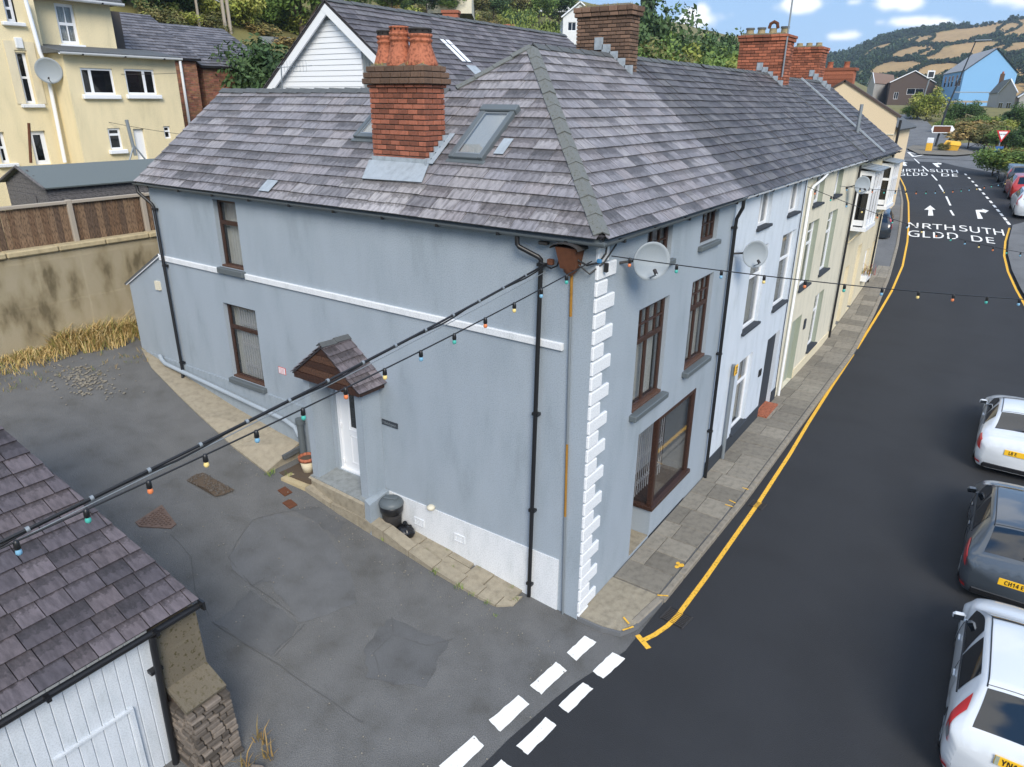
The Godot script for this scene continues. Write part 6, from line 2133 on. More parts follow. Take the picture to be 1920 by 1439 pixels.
	for i in 60:
		var p := Vector3(-14.6 + r.randf_range(-0.2, 1.6), 0, r.randf_range(-0.3, 4.4))
		p.y = yard_y(p.x)
		blades(st, p, 7, 0.12, 0.1, [rgb(110, 128, 52), rgb(150, 132, 70), rgb(180, 150, 90)], r, 0.9)
	stuff(obj("weeds", st, M.leaf))
	st = mb()
	for i in 260:
		var p := Vector3(-13.0 + r.randfn(0, 0.45), 0, 1.9 + r.randfn(0, 0.28))
		p.y = yard_y(p.x) + 0.025
		box(st, p, Vector3(1, 0.4, 0.8) * r.randf_range(0.02, 0.06), Basis(Vector3.UP, r.randf() * TAU))
	stuff(obj("rubble", st, M.slab3))

func dish(called: String, label: String, at: Vector3, facing: Vector3, rad: float, fix: Vector3) -> Node3D:
	var t := thing(called, label, "satellite dish", at, 0.0, "satellite dishes")
	var f := facing.normalized()
	var a := f.cross(Vector3.UP).normalized()
	var B := Basis(a, f, a.cross(f))
	var st := mb()
	lathe(st, at, [[0.0, 0.0], [rad * 0.3, 0.008], [rad * 0.6, 0.03], [rad * 0.85, 0.065], [rad, 0.1], [rad * 1.01, 0.085], [rad * 0.85, 0.05], [rad * 0.5, 0.01], [0.0, -0.012]], 28, B)
	obj("reflector", st, M.dish, t)
	st = mb()
	var low := at - B.z * rad * -0.0 + Vector3(0, -rad * 0.9, 0) + f * 0.06
	var tip := at + f * rad * 1.1 + Vector3(0, -rad * 0.55, 0)
	tube(st, [low, tip], 0.014, 6)
	obj("arm", st, M.galv, t)
	st = mb()
	tube(st, [tip - f * 0.02, tip + (at - tip).normalized() * 0.11], 0.03, 8)
	obj("receiver", st, M.iron, t)
	st = mb()
	tube(st, [at - f * 0.03, at - f * 0.12, fix], 0.022, 6)
	obj("bracket", st, M.iron, t)
	return t

# ---------------------------------------------------------------- plants and the hillside
func crown_mesh(sd: int, cols: Array, n: int, leaf: float, squash := 0.85, cone := false) -> ArrayMesh:
	# leaf-sized faces in uneven clumps, about one metre in radius round the origin
	var r := RandomNumberGenerator.new(); r.seed = sd
	var st := mb()
	var clumps := []
	for i in 26:
		var d := Vector3(r.randfn(), r.randfn(), r.randfn()).normalized()
		var k := pow(r.randf(), 0.45) * 0.74
		var c := Vector3(d.x * k, d.y * k * squash, d.z * k)
		if cone:
			var t := r.randf()
			var a := r.randf() * TAU
			c = Vector3(cos(a) * (1.0 - t) * 0.42, -1.0 + 2.0 * t, sin(a) * (1.0 - t) * 0.42)
		clumps.append([c, r.randf_range(0.2, 0.4) * (0.62 if cone else 1.0), r.randi() % cols.size()])
	for i in n:
		var c: Array = clumps[r.randi() % clumps.size()]
		var d := Vector3(r.randfn(), r.randfn(), r.randfn()).normalized()
		var p: Vector3 = c[0] + d * c[1] * pow(r.randf(), 0.35)
		var nn := (d + Vector3(r.randfn(), r.randfn() + 0.5, r.randfn()) * 0.55).normalized()
		var a := nn.cross(Vector3(r.randfn(), r.randfn(), r.randfn())).normalized() * leaf * r.randf_range(0.6, 1.3)
		var b := nn.cross(a).normalized() * a.length() * 0.55
		var col: Color = cols[c[2] if r.randf() < 0.7 else r.randi() % cols.size()]
		st.set_color(lin(col) * r.randf_range(0.75, 1.2))
		tri(st, p - a, p + b, p + a)
		tri(st, p - a, p + a, p - b)
	st.generate_normals()
	return st.commit()

var CR := {}
func crowns() -> void:
	CR.mid = crown_mesh(1, [rgb(98, 124, 56), rgb(84, 110, 50), rgb(114, 136, 66)], 4940, 0.051)
	CR.dark = crown_mesh(2, [rgb(62, 88, 48), rgb(52, 76, 44), rgb(74, 98, 54)], 4940, 0.051)
	CR.lime = crown_mesh(3, [rgb(140, 148, 62), rgb(122, 134, 56), rgb(158, 160, 80)], 4180, 0.054)
	CR.olive = crown_mesh(4, [rgb(110, 110, 62), rgb(92, 98, 54), rgb(132, 124, 78)], 4180, 0.054)
	CR.dry = crown_mesh(5, [rgb(160, 136, 84), rgb(140, 122, 72), rgb(124, 116, 62)], 1800, 0.085, 0.6)
	CR.airy = crown_mesh(6, [rgb(132, 146, 74), rgb(116, 132, 66), rgb(150, 156, 96)], 2470, 0.041, 1.0)
	CR.cone = crown_mesh(7, [rgb(44, 62, 40), rgb(38, 54, 36)], 2600, 0.07, 1.0, true)
	CR.far = crown_mesh(8, [rgb(54, 76, 44), rgb(62, 84, 48), rgb(46, 66, 42)], 420, 0.2)
	CR.hedge = crown_mesh(9, [rgb(64, 92, 42), rgb(54, 80, 38), rgb(74, 102, 46)], 4940, 0.048, 1.0)
	CR.bloom = crown_mesh(10, [rgb(220, 222, 230), rgb(180, 200, 226), rgb(232, 214, 210), rgb(120, 136, 70)], 1500, 0.07)

func plant(called: String, label: String, group: String, kind: String, at: Vector3, w: float, hgt: float, trunk := 0.0, turn := 0.0) -> Node3D:
	# a tree or shrub: crown of leaves, and a stem with limbs
	var t := thing(called, label, "tree" if called.ends_with("tree") else "shrub", at, turn, group, true)
	var ch := hgt - trunk
	var c := put("crown", CR[kind], M.leaf, t)
	c.transform = Transform3D(Basis.from_scale(Vector3(w, ch * 0.5, w)), Vector3(0, trunk + ch * 0.46, 0))
	var st := mb()
	var r := maxf(0.03, w * (0.07 if trunk > 0.0 else 0.03))
	var top := trunk + ch * 0.6
	tube(st, [Vector3(0, -0.4, 0), Vector3(w * 0.03, top * 0.5, 0), Vector3(-w * 0.02, top, w * 0.02)], r, 6, r * 0.35)
	for i in 4:
		var a := TAU * i / 4.0 + turn
		var y := lerpf(trunk * 0.8 + 0.05, top * 0.8, i / 4.0)
		tube(st, [Vector3(0, y, 0), Vector3(cos(a) * w * 0.35, y + ch * 0.16, sin(a) * w * 0.35), Vector3(cos(a) * w * 0.6, y + ch * 0.26, sin(a) * w * 0.6)], r * 0.5, 5, r * 0.12)
	obj("trunk", st, M.bark, t)
	return t

func simple_house(called: String, label: String, A: Vector3, B: Vector3, C: Vector3, y0: float, eave: float, ridge: float, wm: Material, rm: Material, wins: Array, group := "", chim := false) -> Node3D:
	# AB is the gable end, AC the long side; wins: [side, from, to, low, high] as fractions and metres
	var t := thing(called, label, "house", Vector3(A.x, y0, A.z), 0.0, group)
	var a := Vector3(A.x, y0, A.z); var b := Vector3(B.x, y0, B.z); var c := Vector3(C.x, y0, C.z)
	var ab := b - a; var ac := c - a
	var W := ab.length(); var L := ac.length()
	var ua := ab / W; var uc := ac / L
	var ng := -uc; var nside := -ua
	var hg := []; var hs := []
	for w in wins:
		if w[0] == "gable": hg.append([w[1] * W, w[2] * W, w[3], w[4]])
		else: hs.append([w[1] * L, w[2] * L, w[3], w[4]])
	var st := mb()
	var H := eave - y0
	wall(st, a, ua, ng, 0, W, -1.0, H, hg, 0.15)
	wall(st, a, uc, nside, 0, L, -1.0, H, hs, 0.15)
	wall(st, c, ua, uc, 0, W, -1.0, H, [])
	wall(st, b, uc, ua, 0, L, -1.0, H, [])
	var up := Vector3.UP
	for q in [[a, ng], [c, uc]]:
		nq(st, q[1], q[0] + up * H, q[0] + ab + up * H, q[0] + ab * 0.5 + up * (ridge - y0))
	obj("wall", st, wm, t)
	st = mb()
	nquad(st, ng, a + uc * 0.8 + up * 0.0, a + uc * 0.8 + ab, a + uc * 0.8 + ab + up * H, a + uc * 0.8 + up * H)
	nquad(st, nside, a + ua * 0.8, a + ua * 0.8 + ac, a + ua * 0.8 + ac + up * H, a + ua * 0.8 + up * H)
	obj("inner_wall", st, M.dark, t)
	st = mb()
	var m0 := a + ab * 0.5 + up * (ridge - y0) - uc * 0.35
	var m1 := m0 + uc * (L + 0.7)
	var dn := (ridge - eave) / (W * 0.5)
	for s in [-1.0, 1.0]:
		var e0 = m0 + ua * s * (W * 0.5 + 0.35) - up * dn * (W * 0.5 + 0.35)
		var e1 = e0 + uc * (L + 0.7)
		slab(st, [m0, m1, e1, e0], (up + ua * s * dn).normalized(), 0.14)
	var rf := obj("roof", st, rm, t)
	for s in [-1.0, 1.0]:
		st = mb()
		tube(st, [m0 - up * 0.12, m0 + ua * s * (W * 0.5 + 0.35) - up * (dn * (W * 0.5 + 0.35) + 0.12)], 0.13, 4)
		obj("bargeboard", st, M.upvc if called != "blue_house" else M.black, rf)
	for w in hg: window(t, a, ua, ng, w[0], w[1], w[2], w[3], M.upvc, [["v", 0.5, 0, 1]], 0.1, 0.08, "pane_dark")
	for w in hs: window(t, a, uc, nside, w[0], w[1], w[2], w[3], M.upvc, [["h", 0.5, 0, 1]], 0.1, 0.08, "pane_dark")
	if chim:
		st = mb()
		box(st, m1.lerp(m0, 0.12) + up * 0.5, Vector3(0.8, 1.8, 0.6))
		var ch := obj("chimney", st, M.bbrick1, rf)
		st = mb()
		for k in 2: lathe(st, m1.lerp(m0, 0.12) + up * 1.4 + ua * (k * 0.35 - 0.17), [[0.13, 0.0], [0.11, 0.4], [0.0, 0.42]], 8)
		obj("pots", st, M.terracotta, ch)
	return t

const ORD := ["first", "second", "third", "fourth", "fifth", "sixth", "seventh", "eighth", "ninth", "tenth", "eleventh", "twelfth", "thirteenth", "fourteenth", "fifteenth", "sixteenth", "seventeenth", "eighteenth", "nineteenth", "twentieth"]

func hillside() -> void:
	crowns()
	var r := RandomNumberGenerator.new(); r.seed = 77
	# garden shrubs on the bank above the outbuildings
	var g := "shrubs on the garden bank"
	for q in [
		["conifer_tree", "very dark dense conifer at the top of the garden bank beside the yellow house", "dark", Vector3(-54.911, 14.653, -25.547), 5.2, 7.5, 0.0],
		["shrub", "dark rounded evergreen shrub right of the dense conifer", "dark", Vector3(-56.176, 15.166, -28.980), 3.0, 4.2, 0.0],
		["shrub", "yellow-green mounded shrub above the nearer slate outbuilding roof", "lime", Vector3(-53.993, 14.272, -27.955), 2.6, 2.2, 0.0],
		["shrub", "straw-coloured feathery shrub at the roof edge of the outbuildings", "dry", Vector3(-55.468, 14.880, -27.890), 1.8, 1.8, 0.0],
		["variegated_shrub", "tall pale variegated shrub near the wooden poles on the bank", "lime", Vector3(-56.324, 15.220, -31.389), 2.6, 4.2, 0.0],
		["flowering_shrub", "white and pale blue flowering shrub behind the wooden poles", "bloom", Vector3(-58.253, 15.997, -34.362), 2.4, 3.6, 0.0],
		["variegated_shrub", "large yellow-edged shrub right of the twin wooden poles", "lime", Vector3(-54.276, 14.410, -33.842), 3.2, 4.4, 0.0],
		["shrub", "low dark shrub between the pole and the variegated shrubs", "olive", Vector3(-53.566, 14.125, -30.401), 2.6, 2.0, 0.0],
		["shrub", "mid green bushes along the upper bank left of the large round tree", "mid", Vector3(-56.531, 15.307, -38.611), 3.4, 3.6, 0.0],
		["shrub", "olive shrub on the bank below the grey shed at the picture's top", "olive", Vector3(-60.539, 16.905, -40.030), 3.4, 3.2, 0.0],
		["shrub", "green shrub at the upper edge of the bank above the straw grass", "mid", Vector3(-63.170, 17.946, -46.440), 3.2, 4.2, 0.0],
		["round_tree", "large round bright green tree beside the white clapboard gable", "mid", Vector3(-54.555, 14.505, -41.150), 5.4, 9.0, 0.8],
		["shrub", "tufts of straw grass below the large round tree", "dry", Vector3(-53.482, 14.076, -35.534), 2.6, 1.6, 0.0],
		["shrub", "straw and green tufts beside the grey path on the bank", "dry", Vector3(-51.460, 13.275, -36.144), 2.2, 1.4, 0.0],
	]: plant(q[0], q[1], g, q[2], q[3] + Vector3(0, -0.6, 0), q[4] * 0.9, q[5] * 1.25, q[6], r.randf() * TAU)
	# the bush that stands at the end of the slate outbuilding
	plant("elder_tree", "leafy dark elder tree overhanging the end of the farther outbuilding roof", "", "dark", Vector3(-25.0, 5.0, -13.6), 2.6, 7.6, 2.2, 0.5)
	plant("shrub", "yellowish leafy shrub under the elder tree by the brick wall", g, "lime", Vector3(-23.2, 5.4, -13.0), 1.7, 4.0, 0.0, 1.5)
	plant("shrub", "small leafy shrub at the brick wall beside the slate roof edge", g, "olive", Vector3(-22.6, 5.2, -10.9), 1.0, 2.0, 0.0, 2.5)
	# wooden poles
	for q in [[Vector3(-52.698, 13.750, -28.985), 10.5, 0.11, "single wooden pole on the garden bank left of the street lamp"], [Vector3(-52.217, 13.558, -31.053), 12.0, 0.15, "left pole of the tall wooden pair on the bank"], [Vector3(-52.271, 13.593, -31.556), 12.0, 0.15, "right leaning pole of the tall wooden pair on the bank"]]:
		var st := mb()
		var p: Vector3 = q[0]
		tube(st, [p + Vector3(0, -0.5, 0), p + Vector3(-0.25, q[1], 0)], q[2], 8, q[2] * 0.8)
		tag(obj("utility_pole", st, M.post), q[3], "pole", "wooden poles on the bank")
	var lt := thing("street_lamp", "small street lamp arm reaching out from the wooden poles", "street lamp", Vector3(-52.110, 13.531, -30.722))
	var lp := lt.position
	var st := mb()
	tube(st, [lp + Vector3(0, 2.6, 0), lp + Vector3(-0.6, 3.0, 0.6), lp + Vector3(-1.3, 2.9, 1.3)], 0.05, 6)
	obj("arm", st, M.galv, lt)
	st = mb()
	cbox(st, lp + Vector3(-1.5, 2.88, 1.5), Vector3(0.9, 0.12, 0.3), 0.04, Basis(Vector3.UP, 0.78))
	obj("lamp_head", st, M.galv, lt)
	# grey path wall on the bank
	st = mb()
	var w0 := Vector3(-51.062, 13.101, -33.457); var w1 := Vector3(-51.447, 13.251, -37.187)
	box(st, (w0 + w1) * 0.5 + Vector3(0, 0.3, 0), Vector3(w0.distance_to(w1), 0.7, 0.3), Basis((w1 - w0).normalized(), Vector3.UP, (w1 - w0).normalized().cross(Vector3.UP)))
	tag(obj("path_wall", st, M.conc_grey), "low grey path wall on the bank left of the white gable", "wall")
	# shed and greenery at the very top
	var n := 0
	for q in [[Vector3(-67.246, 19.592, -59.996), 4.0, 3.4, "mid"], [Vector3(-69.588, 20.524, -69.560), 4.2, 3.0, "mid"], [Vector3(-71.877, 21.447, -79.287), 4.4, 4.0, "dark"], [Vector3(-72.679, 21.760, -85.163), 4.2, 3.4, "mid"], [Vector3(-74.765, 22.594, -94.594), 4.6, 4.0, "olive"], [Vector3(-75.410, 22.864, -100.688), 4.6, 3.6, "dark"], [Vector3(-79.007, 24.290, -120.613), 5.0, 5.0, "mid"], [Vector3(-80.454, 24.875, -131.016), 5.5, 6.0, "dark"], [Vector3(-93.209, 29.978, -154.271), 6.0, 6.0, "dark"], [Vector3(-80.985, 25.087, -116.109), 4.6, 3.6, "olive"]]:
		n += 1
		plant("garden_shrub", "%s garden shrub above the long slate roof, %s along from the white gable" % [{"mid": "mid green", "dark": "dark green", "olive": "olive"}[q[3]], ORD[n - 1]], "garden shrubs above the slate roof", q[3], q[0] + Vector3(0, -0.5, 0), q[1] * 0.8, q[2] * 1.2, 0.0, r.randf() * TAU)
	for q in [["hillside_house", "white and timbered house with dark roof high on the hillside", Vector3(-89.793, 28.606, -137.648), 11.0, 7.0, 3.4, M.white, M.ridge_dark], ["hillside_house", "pale hillside bungalow with grey roof near the top of the garden slope", Vector3(-74.949, 22.677, -82.870), 12.0, 7.0, 3.0, M.cream, M.ridge_dark], ["hillside_house", "small white house with grey roof behind the brown chimney", Vector3(-68.010, 19.890, -111.658), 9.0, 6.0, 3.2, M.white, M.ridge]]:
		var p: Vector3 = q[2]
		simple_house(q[0], q[1], p, p + Vector3(q[4] * 0.8, 0, -q[4] * 0.56), p + Vector3(-q[3] * 0.56, 0, -q[3] * 0.8), p.y - 0.5, p.y + q[5], p.y + q[5] + 2.2, q[6], q[7], [["gable", 0.15, 0.4, 1.2, 2.6], ["gable", 0.6, 0.85, 1.2, 2.6], ["side", 0.2, 0.4, 1.2, 2.6], ["side", 0.6, 0.8, 1.2, 2.6]], "houses on the hillside")
	# ash saplings growing behind the long roof, chimney stubs beyond
	for q in [[Vector3(-20.339, 12.446, -27.474), 1.4, 5.2, "feathery sapling behind the long slate ridge, nearest the terracotta pot"], [Vector3(-20.410, 12.464, -30.049), 1.5, 5.4, "feathery sapling behind the long slate ridge, nearest the brown chimney"]]:
		var p: Vector3 = q[0]
		plant("ash_sapling_tree", q[3], "feathery saplings", "airy", Vector3(p.x, 6.5, p.z), q[1], p.y + 2.2 - 6.5, 2.5)
	var bc := thing("brick_chimney", "squat pinkish brick chimney showing above the long slate ridge", "chimney", Vector3(-26.311, 13.269, -28.994))
	var bp := bc.position
	st = mb()
	box(st, bp + Vector3(0, -1.5, 0), Vector3(0.95, 4.4, 0.7), Basis(Vector3.UP, 0.5))
	obj("stack", st, M.brick4, bc)
	st = mb()
	box(st, bp + Vector3(0, 0.62, 0), Vector3(1.1, 0.16, 0.85), Basis(Vector3.UP, 0.5))
	obj("cap", st, M.brick3, bc)
	st = mb()
	var tp := Vector3(-20.675, 12.499, -27.268)
	lathe(st, tp + Vector3(0, -1.0, 0), [[0.32, -0.2], [0.3, 1.0], [0.34, 1.05], [0.34, 1.3], [0.27, 1.32], [0.25, 1.0]], 14)
	tag(obj("chimney_pot", st, M.terracotta), "single terracotta pot standing behind the long slate ridge", "chimney pot")
	# trees behind the terrace roofs
	var gt := "trees behind the terrace"
	n = 0
	var wood := [[Vector3(-30.897, 15.271, -60.810), 5.0, "dark"], [Vector3(-32.073, 17.450, -68.905), 6.0, "dark"], [Vector3(-37.432, 20.060, -82.177), 6.0, "cone"], [Vector3(-33.354, 16.616, -78.079), 4.6, "dark"], [Vector3(-25.519, 13.312, -58.328), 4.5, "mid"], [Vector3(-22.368, 12.398, -54.822), 4.0, "olive"], [Vector3(-26.573, 14.043, -68.419), 5.0, "dark"], [Vector3(-31.582, 17.096, -87.378), 4.4, "dark"], [Vector3(-24.826, 14.213, -72.319), 4.4, "mid"], [Vector3(-20.657, 12.182, -58.509), 4.4, "lime"], [Vector3(-30.530, 17.055, -94.620), 4.6, "dark"], [Vector3(-21.511, 12.811, -66.073), 4.0, "mid"], [Vector3(-19.737, 11.668, -53.661), 3.6, "mid"], [Vector3(-27.889, 15.193, -91.609), 4.0, "dark"], [Vector3(-20.857, 12.282, -68.881), 3.4, "lime"], [Vector3(-19.751, 11.277, -50.847), 3.2, "lime"], [Vector3(-23.274, 11.925, -51.353), 3.6, "mid"], [Vector3(-19.515, 11.564, -58.995), 3.2, "airy"], [Vector3(-26.520, 13.380, -55.057), 4.0, "mid"]]
	wood.sort_custom(func(a, b): return a[0].x / a[0].z > b[0].x / b[0].z)
	for q in wood:
		var p: Vector3 = q[0]
		var y0 := maxf(terrain_y(p.x, p.z), 1.0)
		var tall := "tall" if p.y > 13.5 else "low"
		n += 1
		plant("woodland_tree", "%s %s tree behind the terrace ridge, %s from the brown chimney" % [tall, {"dark": "dark green", "mid": "mid green", "lime": "yellow-green bushy", "olive": "olive brown", "cone": "narrow dark conifer", "airy": "thin grey-green"}[q[2]], ORD[n - 1]], gt, q[2], Vector3(p.x, y0, p.z), q[1], p.y + q[1] * 0.8 - y0, (p.y - y0) * 0.25, r.randf() * TAU)

	# dense mixed planting that clothes the bank
	for kind in [["mid", 90, 1], ["olive", 70, 2], ["dark", 50, 3], ["lime", 50, 4], ["dry", 60, 5]]:
		var mm := MultiMesh.new()
		mm.transform_format = MultiMesh.TRANSFORM_3D
		mm.mesh = CR[kind[0]]
		var xs := []
		r.seed = 500 + kind[2]
		while xs.size() < kind[1]:
			var p := Vector3(r.randf_range(-140.0, -34.0), 0, r.randf_range(-190.0, -10.0))
			var az := rad_to_deg(atan2(-(p.x - EYE.x), -(p.z - EYE.z)))
			if az < 17.0 or az > 66.0: continue
			p.y = terrain_y(p.x, p.z)
			if p.y < 7.0: continue
			var w := r.randf_range(1.2, 2.6) * (1.0 + 0.006 * absf(p.z))
			if kind[0] == "dry": w *= 0.7
			xs.append(Transform3D(Basis(Vector3.UP, r.randf() * TAU).scaled(Vector3(w, w * r.randf_range(0.6, 1.0), w)), p + Vector3(0, w * 0.3, 0)))
		mm.instance_count = xs.size()
		for i in xs.size(): mm.set_instance_transform(i, xs[i])
		var mi := MultiMeshInstance3D.new()
		mi.multimesh = mm
		mi.material_override = M.leaf
		mi.name = numbered("bank_vegetation")
		add_child(mi)
		stuff(mi)

# ---------------------------------------------------------------- the far end of the street and the hills
func far_end() -> void:
	var r := RandomNumberGenerator.new(); r.seed = 99
	# peach gable house past the terrace
	sm("darkwall", rgb(88, 76, 70), 0.9, TX.fine, 0.3)
	var h := thing("gable_house", "peach rendered gable-end house with a wide brick chimney past the terrace", "house", Vector3(-4.3, 0, -40))
	var z := -38.0
	var st := mb()
	prism(st, PackedVector2Array([Vector2(-7.6, -0.3), Vector2(-1.5, -0.3), Vector2(-1.5, 8.2), Vector2(-4.55, 9.98), Vector2(-7.6, 8.2)]), Vector3.ZERO, Vector3.RIGHT, Vector3.UP, RZ, z - 0.35, z)
	obj("gable_wall", st, M.peach, h)
	st = mb()
	bx(st, -7.5, -1.6, -0.3, 7.5, z - 0.36, z - 7.5)
	obj("wall", st, M.peach, h)
	for q in [1.0, -1.0]:
		st = mb()
		slab(st, [Vector3(-4.55, 10.12, z + 0.06), Vector3(-4.55 + q * 3.25, 8.22, z + 0.06), Vector3(-4.55 + q * 3.25, 8.22, z - 0.42), Vector3(-4.55, 10.12, z - 0.42)], Vector3(0.5 * q, 0.86, 0), 0.13)
		obj("coping", st, M.darkwall, h)
	st = mb()
	for q in [1.0, -1.0]:
		slab(st, [Vector3(-4.55, 9.45, z - 0.3), Vector3(-4.55 + q * 3.3, 7.5, z - 0.3), Vector3(-4.55 + q * 3.3, 7.5, z - 7.6), Vector3(-4.55, 9.45, z - 7.6)], Vector3(0.51 * q, 0.86, 0), 0.12)
	obj("roof", st, M.ridge_dark, h)
	st = mb()
	bx(st, -1.62, -1.46, 7.2, 7.26, z, z + 0.05)
	bx(st, -7.6, -1.62, 7.2, 7.26, z, z + 0.04)
	obj("string_course", st, M.cream, h)
	st = mb()
	tube(st, [Vector3(-1.3, 8.0, z - 0.2), Vector3(-1.35, 1.8, z - 0.2)], 0.07, 8)
	obj("downpipe", st, M.black, h)
	st = mb()
	bx(st, -6.6, -4.2, 8.6, 10.6, z - 0.1, z - 0.9)
	var c := obj("chimney", st, M.rbrick3, h)
	for k in 9:
		st = mb()
		bx(st, -6.64, -4.16, 8.62 + k * 0.22, 8.82 + k * 0.22, z - 0.09, z - 0.06)
		obj("brick_course", st, M["rbrick%d" % (k % 5)], c)
	st = mb()
	bx(st, -6.7, -4.1, 10.6, 10.75, z - 0.02, z - 1.0)
	obj("cap", st, M.rbrick1, c)
	for k in 2:
		st = mb()
		lathe(st, Vector3(-5.6 + k * 0.9, 10.75, z - 0.5), [[0.17, 0.0], [0.15, 0.3], [0.18, 0.33], [0.0, 0.34]], 10)
		obj("pot", st, M.terracotta, c)

	# old carriageway of the junction and the lane up the hill
	st = mb()
	road_sheet(st, [[-7.0, -70.5], [-1.0, -69.0], [3.2, -64.5], [9.0, -60.0], [14.0, -58.0], [20.0, -66.0], [14.0, -80.0], [4.0, -92.0], [-1.0, -96.0], [-8.0, -84.0], [-12.0, -80.0]], -0.05, 2.0)
	struct("old_road", st, M.old_tarmac)
	var lv := [[-4.470, -76.542], [-5.269, -82.779], [-6.549, -90.959], [-7.562, -96.654], [-9.022, -104.458], [-10.656, -113.037], [-12.619, -122.356], [-15.229, -133.179]]
	st = mb()
	for i in lv.size() - 1:
		var a := on_road(lv[i][0], lv[i][1], 0.0); var b := on_road(lv[i + 1][0], lv[i + 1][1], 0.0)
		for k in 6:
			var p0 := a.lerp(b, k / 6.0); var p1 := a.lerp(b, (k + 1) / 6.0)
			var w0 := 4.2; var w1 := 6.0 - 0.4 * i
			nquad(st, Vector3.UP, on_road(p0.x - w0, p0.z, -0.02), on_road(p0.x + w1, p0.z, -0.02), on_road(p1.x + w1, p1.z, -0.02), on_road(p1.x - w0, p1.z, -0.02))
	struct("hill_road", st, M.old_tarmac)
	# traffic island with bollard, grit bin, shrub
	st = mb()
	road_sheet(st, [[-4.346, -79.496], [-6.280, -85.603], [-6.186, -89.935], [-3.449, -89.121], [-0.450, -85.828], [0.892, -82.770], [-1.014, -79.434]], 0.12, 1.0)
	struct("island_pavement", st, M.slab0)
	var b := thing("bollard", "white and yellow keep-clear bollard on the far traffic island", "bollard", at_far([-3.898, -83.474]))
	b.set_meta("local_axes", true)
	st = mb()
	cbox(st, Vector3(0, 0.45, 0), Vector3(0.62, 0.9, 0.34), 0.05)
	obj("shell", st, M.paint_yellow, b)
	st = mb()
	cbox(st, Vector3(0, 1.17, 0), Vector3(0.64, 0.55, 0.36), 0.05)
	obj("head", st, M.upvc, b)
	var gb := thing("grit_bin", "yellow grit bin with sloping lid on the far traffic island", "grit bin", at_far([-1.859, -85.107]))
	gb.set_meta("local_axes", true)
	st = mb()
	hull8(st, [Vector3(-0.58, 0.00, 0.34), Vector3(0.58, 0.00, 0.34), Vector3(0.58, 0.00, -0.34), Vector3(-0.58, 0.00, -0.34), Vector3(-0.75, 0.69, 0.46), Vector3(0.75, 0.58, 0.46), Vector3(0.75, 0.69, -0.46), Vector3(-0.75, 0.81, -0.46)])
	obj("tub", st, M.paint_yellow, gb)
	st = mb()
	hull8(st, [Vector3(-0.81, 0.72, 0.52), Vector3(0.81, 0.61, 0.52), Vector3(0.81, 0.72, -0.52), Vector3(-0.81, 0.83, -0.52), Vector3(-0.69, 0.98, 0.34), Vector3(0.69, 0.86, 0.34), Vector3(0.69, 1.01, -0.40), Vector3(-0.69, 1.12, -0.40)])
	obj("lid", st, M.paint_yellow, gb)
	# lamp column, solar sign post, tourist sign, give-way sign
	var p := at_far([-3.808, -88.936])
	var lc := thing("lamp_column", "tall dark green lamp column at the far junction", "lamp column", p)
	st = mb()
	tube(st, [p, p + Vector3(0.3, 4.0, 0)], 0.12, 8)
	tube(st, [p + Vector3(0.3, 4.0, 0), p + Vector3(1.6, 11.0, -0.6)], 0.1, 8, 0.06)
	obj("column", st, M.navy, lc)
	st = mb()
	cbox(st, p + Vector3(2.3, 11.1, -0.6), Vector3(1.6, 0.16, 0.4), 0.06)
	obj("lamp_head", st, M.galv, lc)
	var ts := thing("tourist_sign", "brown tourist direction sign with a white pointed end on the lamp column", "sign", p + Vector3(0.5, 2.0, 0.4))
	st = mb()
	var tp := p + Vector3(0.5, 2.0, 0.4)
	prism(st, PackedVector2Array([Vector2(-1.24, -0.40), Vector2(0.87, -0.40), Vector2(1.24, 0.00), Vector2(0.87, 0.40), Vector2(-1.24, 0.40), Vector2(-1.43, 0.00)]), tp, Vector3(0.83, 0, -0.55), Vector3.UP, Vector3(0.55, 0, 0.83), 0.0, 0.08)
	obj("border", st, M.upvc, ts)
	st = mb()
	prism(st, PackedVector2Array([Vector2(-1.18, -0.32), Vector2(0.74, -0.32), Vector2(0.74, 0.32), Vector2(-1.18, 0.32)]), tp, Vector3(0.83, 0, -0.55), Vector3.UP, Vector3(0.55, 0, 0.83), 0.081, 0.09)
	obj("panel", st, M.rust, ts)
	p = Vector3(-10.540, 6.512, -126.264)
	var sp := thing("solar_sign_post", "slim pale post with a square solar panel by the hill road", "sign post", p)
	st = mb()
	tube(st, [p, p + Vector3(0.8, 7.4, 0)], 0.1, 8)
	obj("post", st, M.galv, sp)
	st = mb()
	cbox(st, p + Vector3(0.75, 6.7, 0.2), Vector3(1.1, 1.1, 0.1), 0.03, Basis(Vector3.UP, 0.5))
	obj("frame", st, M.upvc, sp)
	st = mb()
	cbox(st, p + Vector3(0.78, 6.7, 0.27), Vector3(0.76, 0.76, 0.06), 0.02, Basis(Vector3.UP, 0.5))
	obj("panel", st, M.navy, sp)
	p = at_far([2.853, -68.785])
	var gw := thing("give_way_sign", "red-bordered triangular give-way sign with a blue plate below", "sign", p)
	var sc := 0.6
	var top := p + Vector3(0, 3.0, 0)
	var u := Vector3(0.86, 0, -0.5); var nn := Vector3(0.5, 0, 0.86)
	st = mb()
	tube(st, [p, top + Vector3(0, 0.2, 0)], 0.05, 8)
	obj("post", st, M.galv, gw)
	st = mb()
	prism(st, PackedVector2Array([Vector2(0, -1.2) * sc, Vector2(0.95, 0.45) * sc, Vector2(-0.95, 0.45) * sc]), top, u, Vector3.UP, nn, 0.1, 0.14)
	var gp := obj("plate", st, sm("signred", rgb(196, 40, 44), 0.5), gw)
	st = mb()
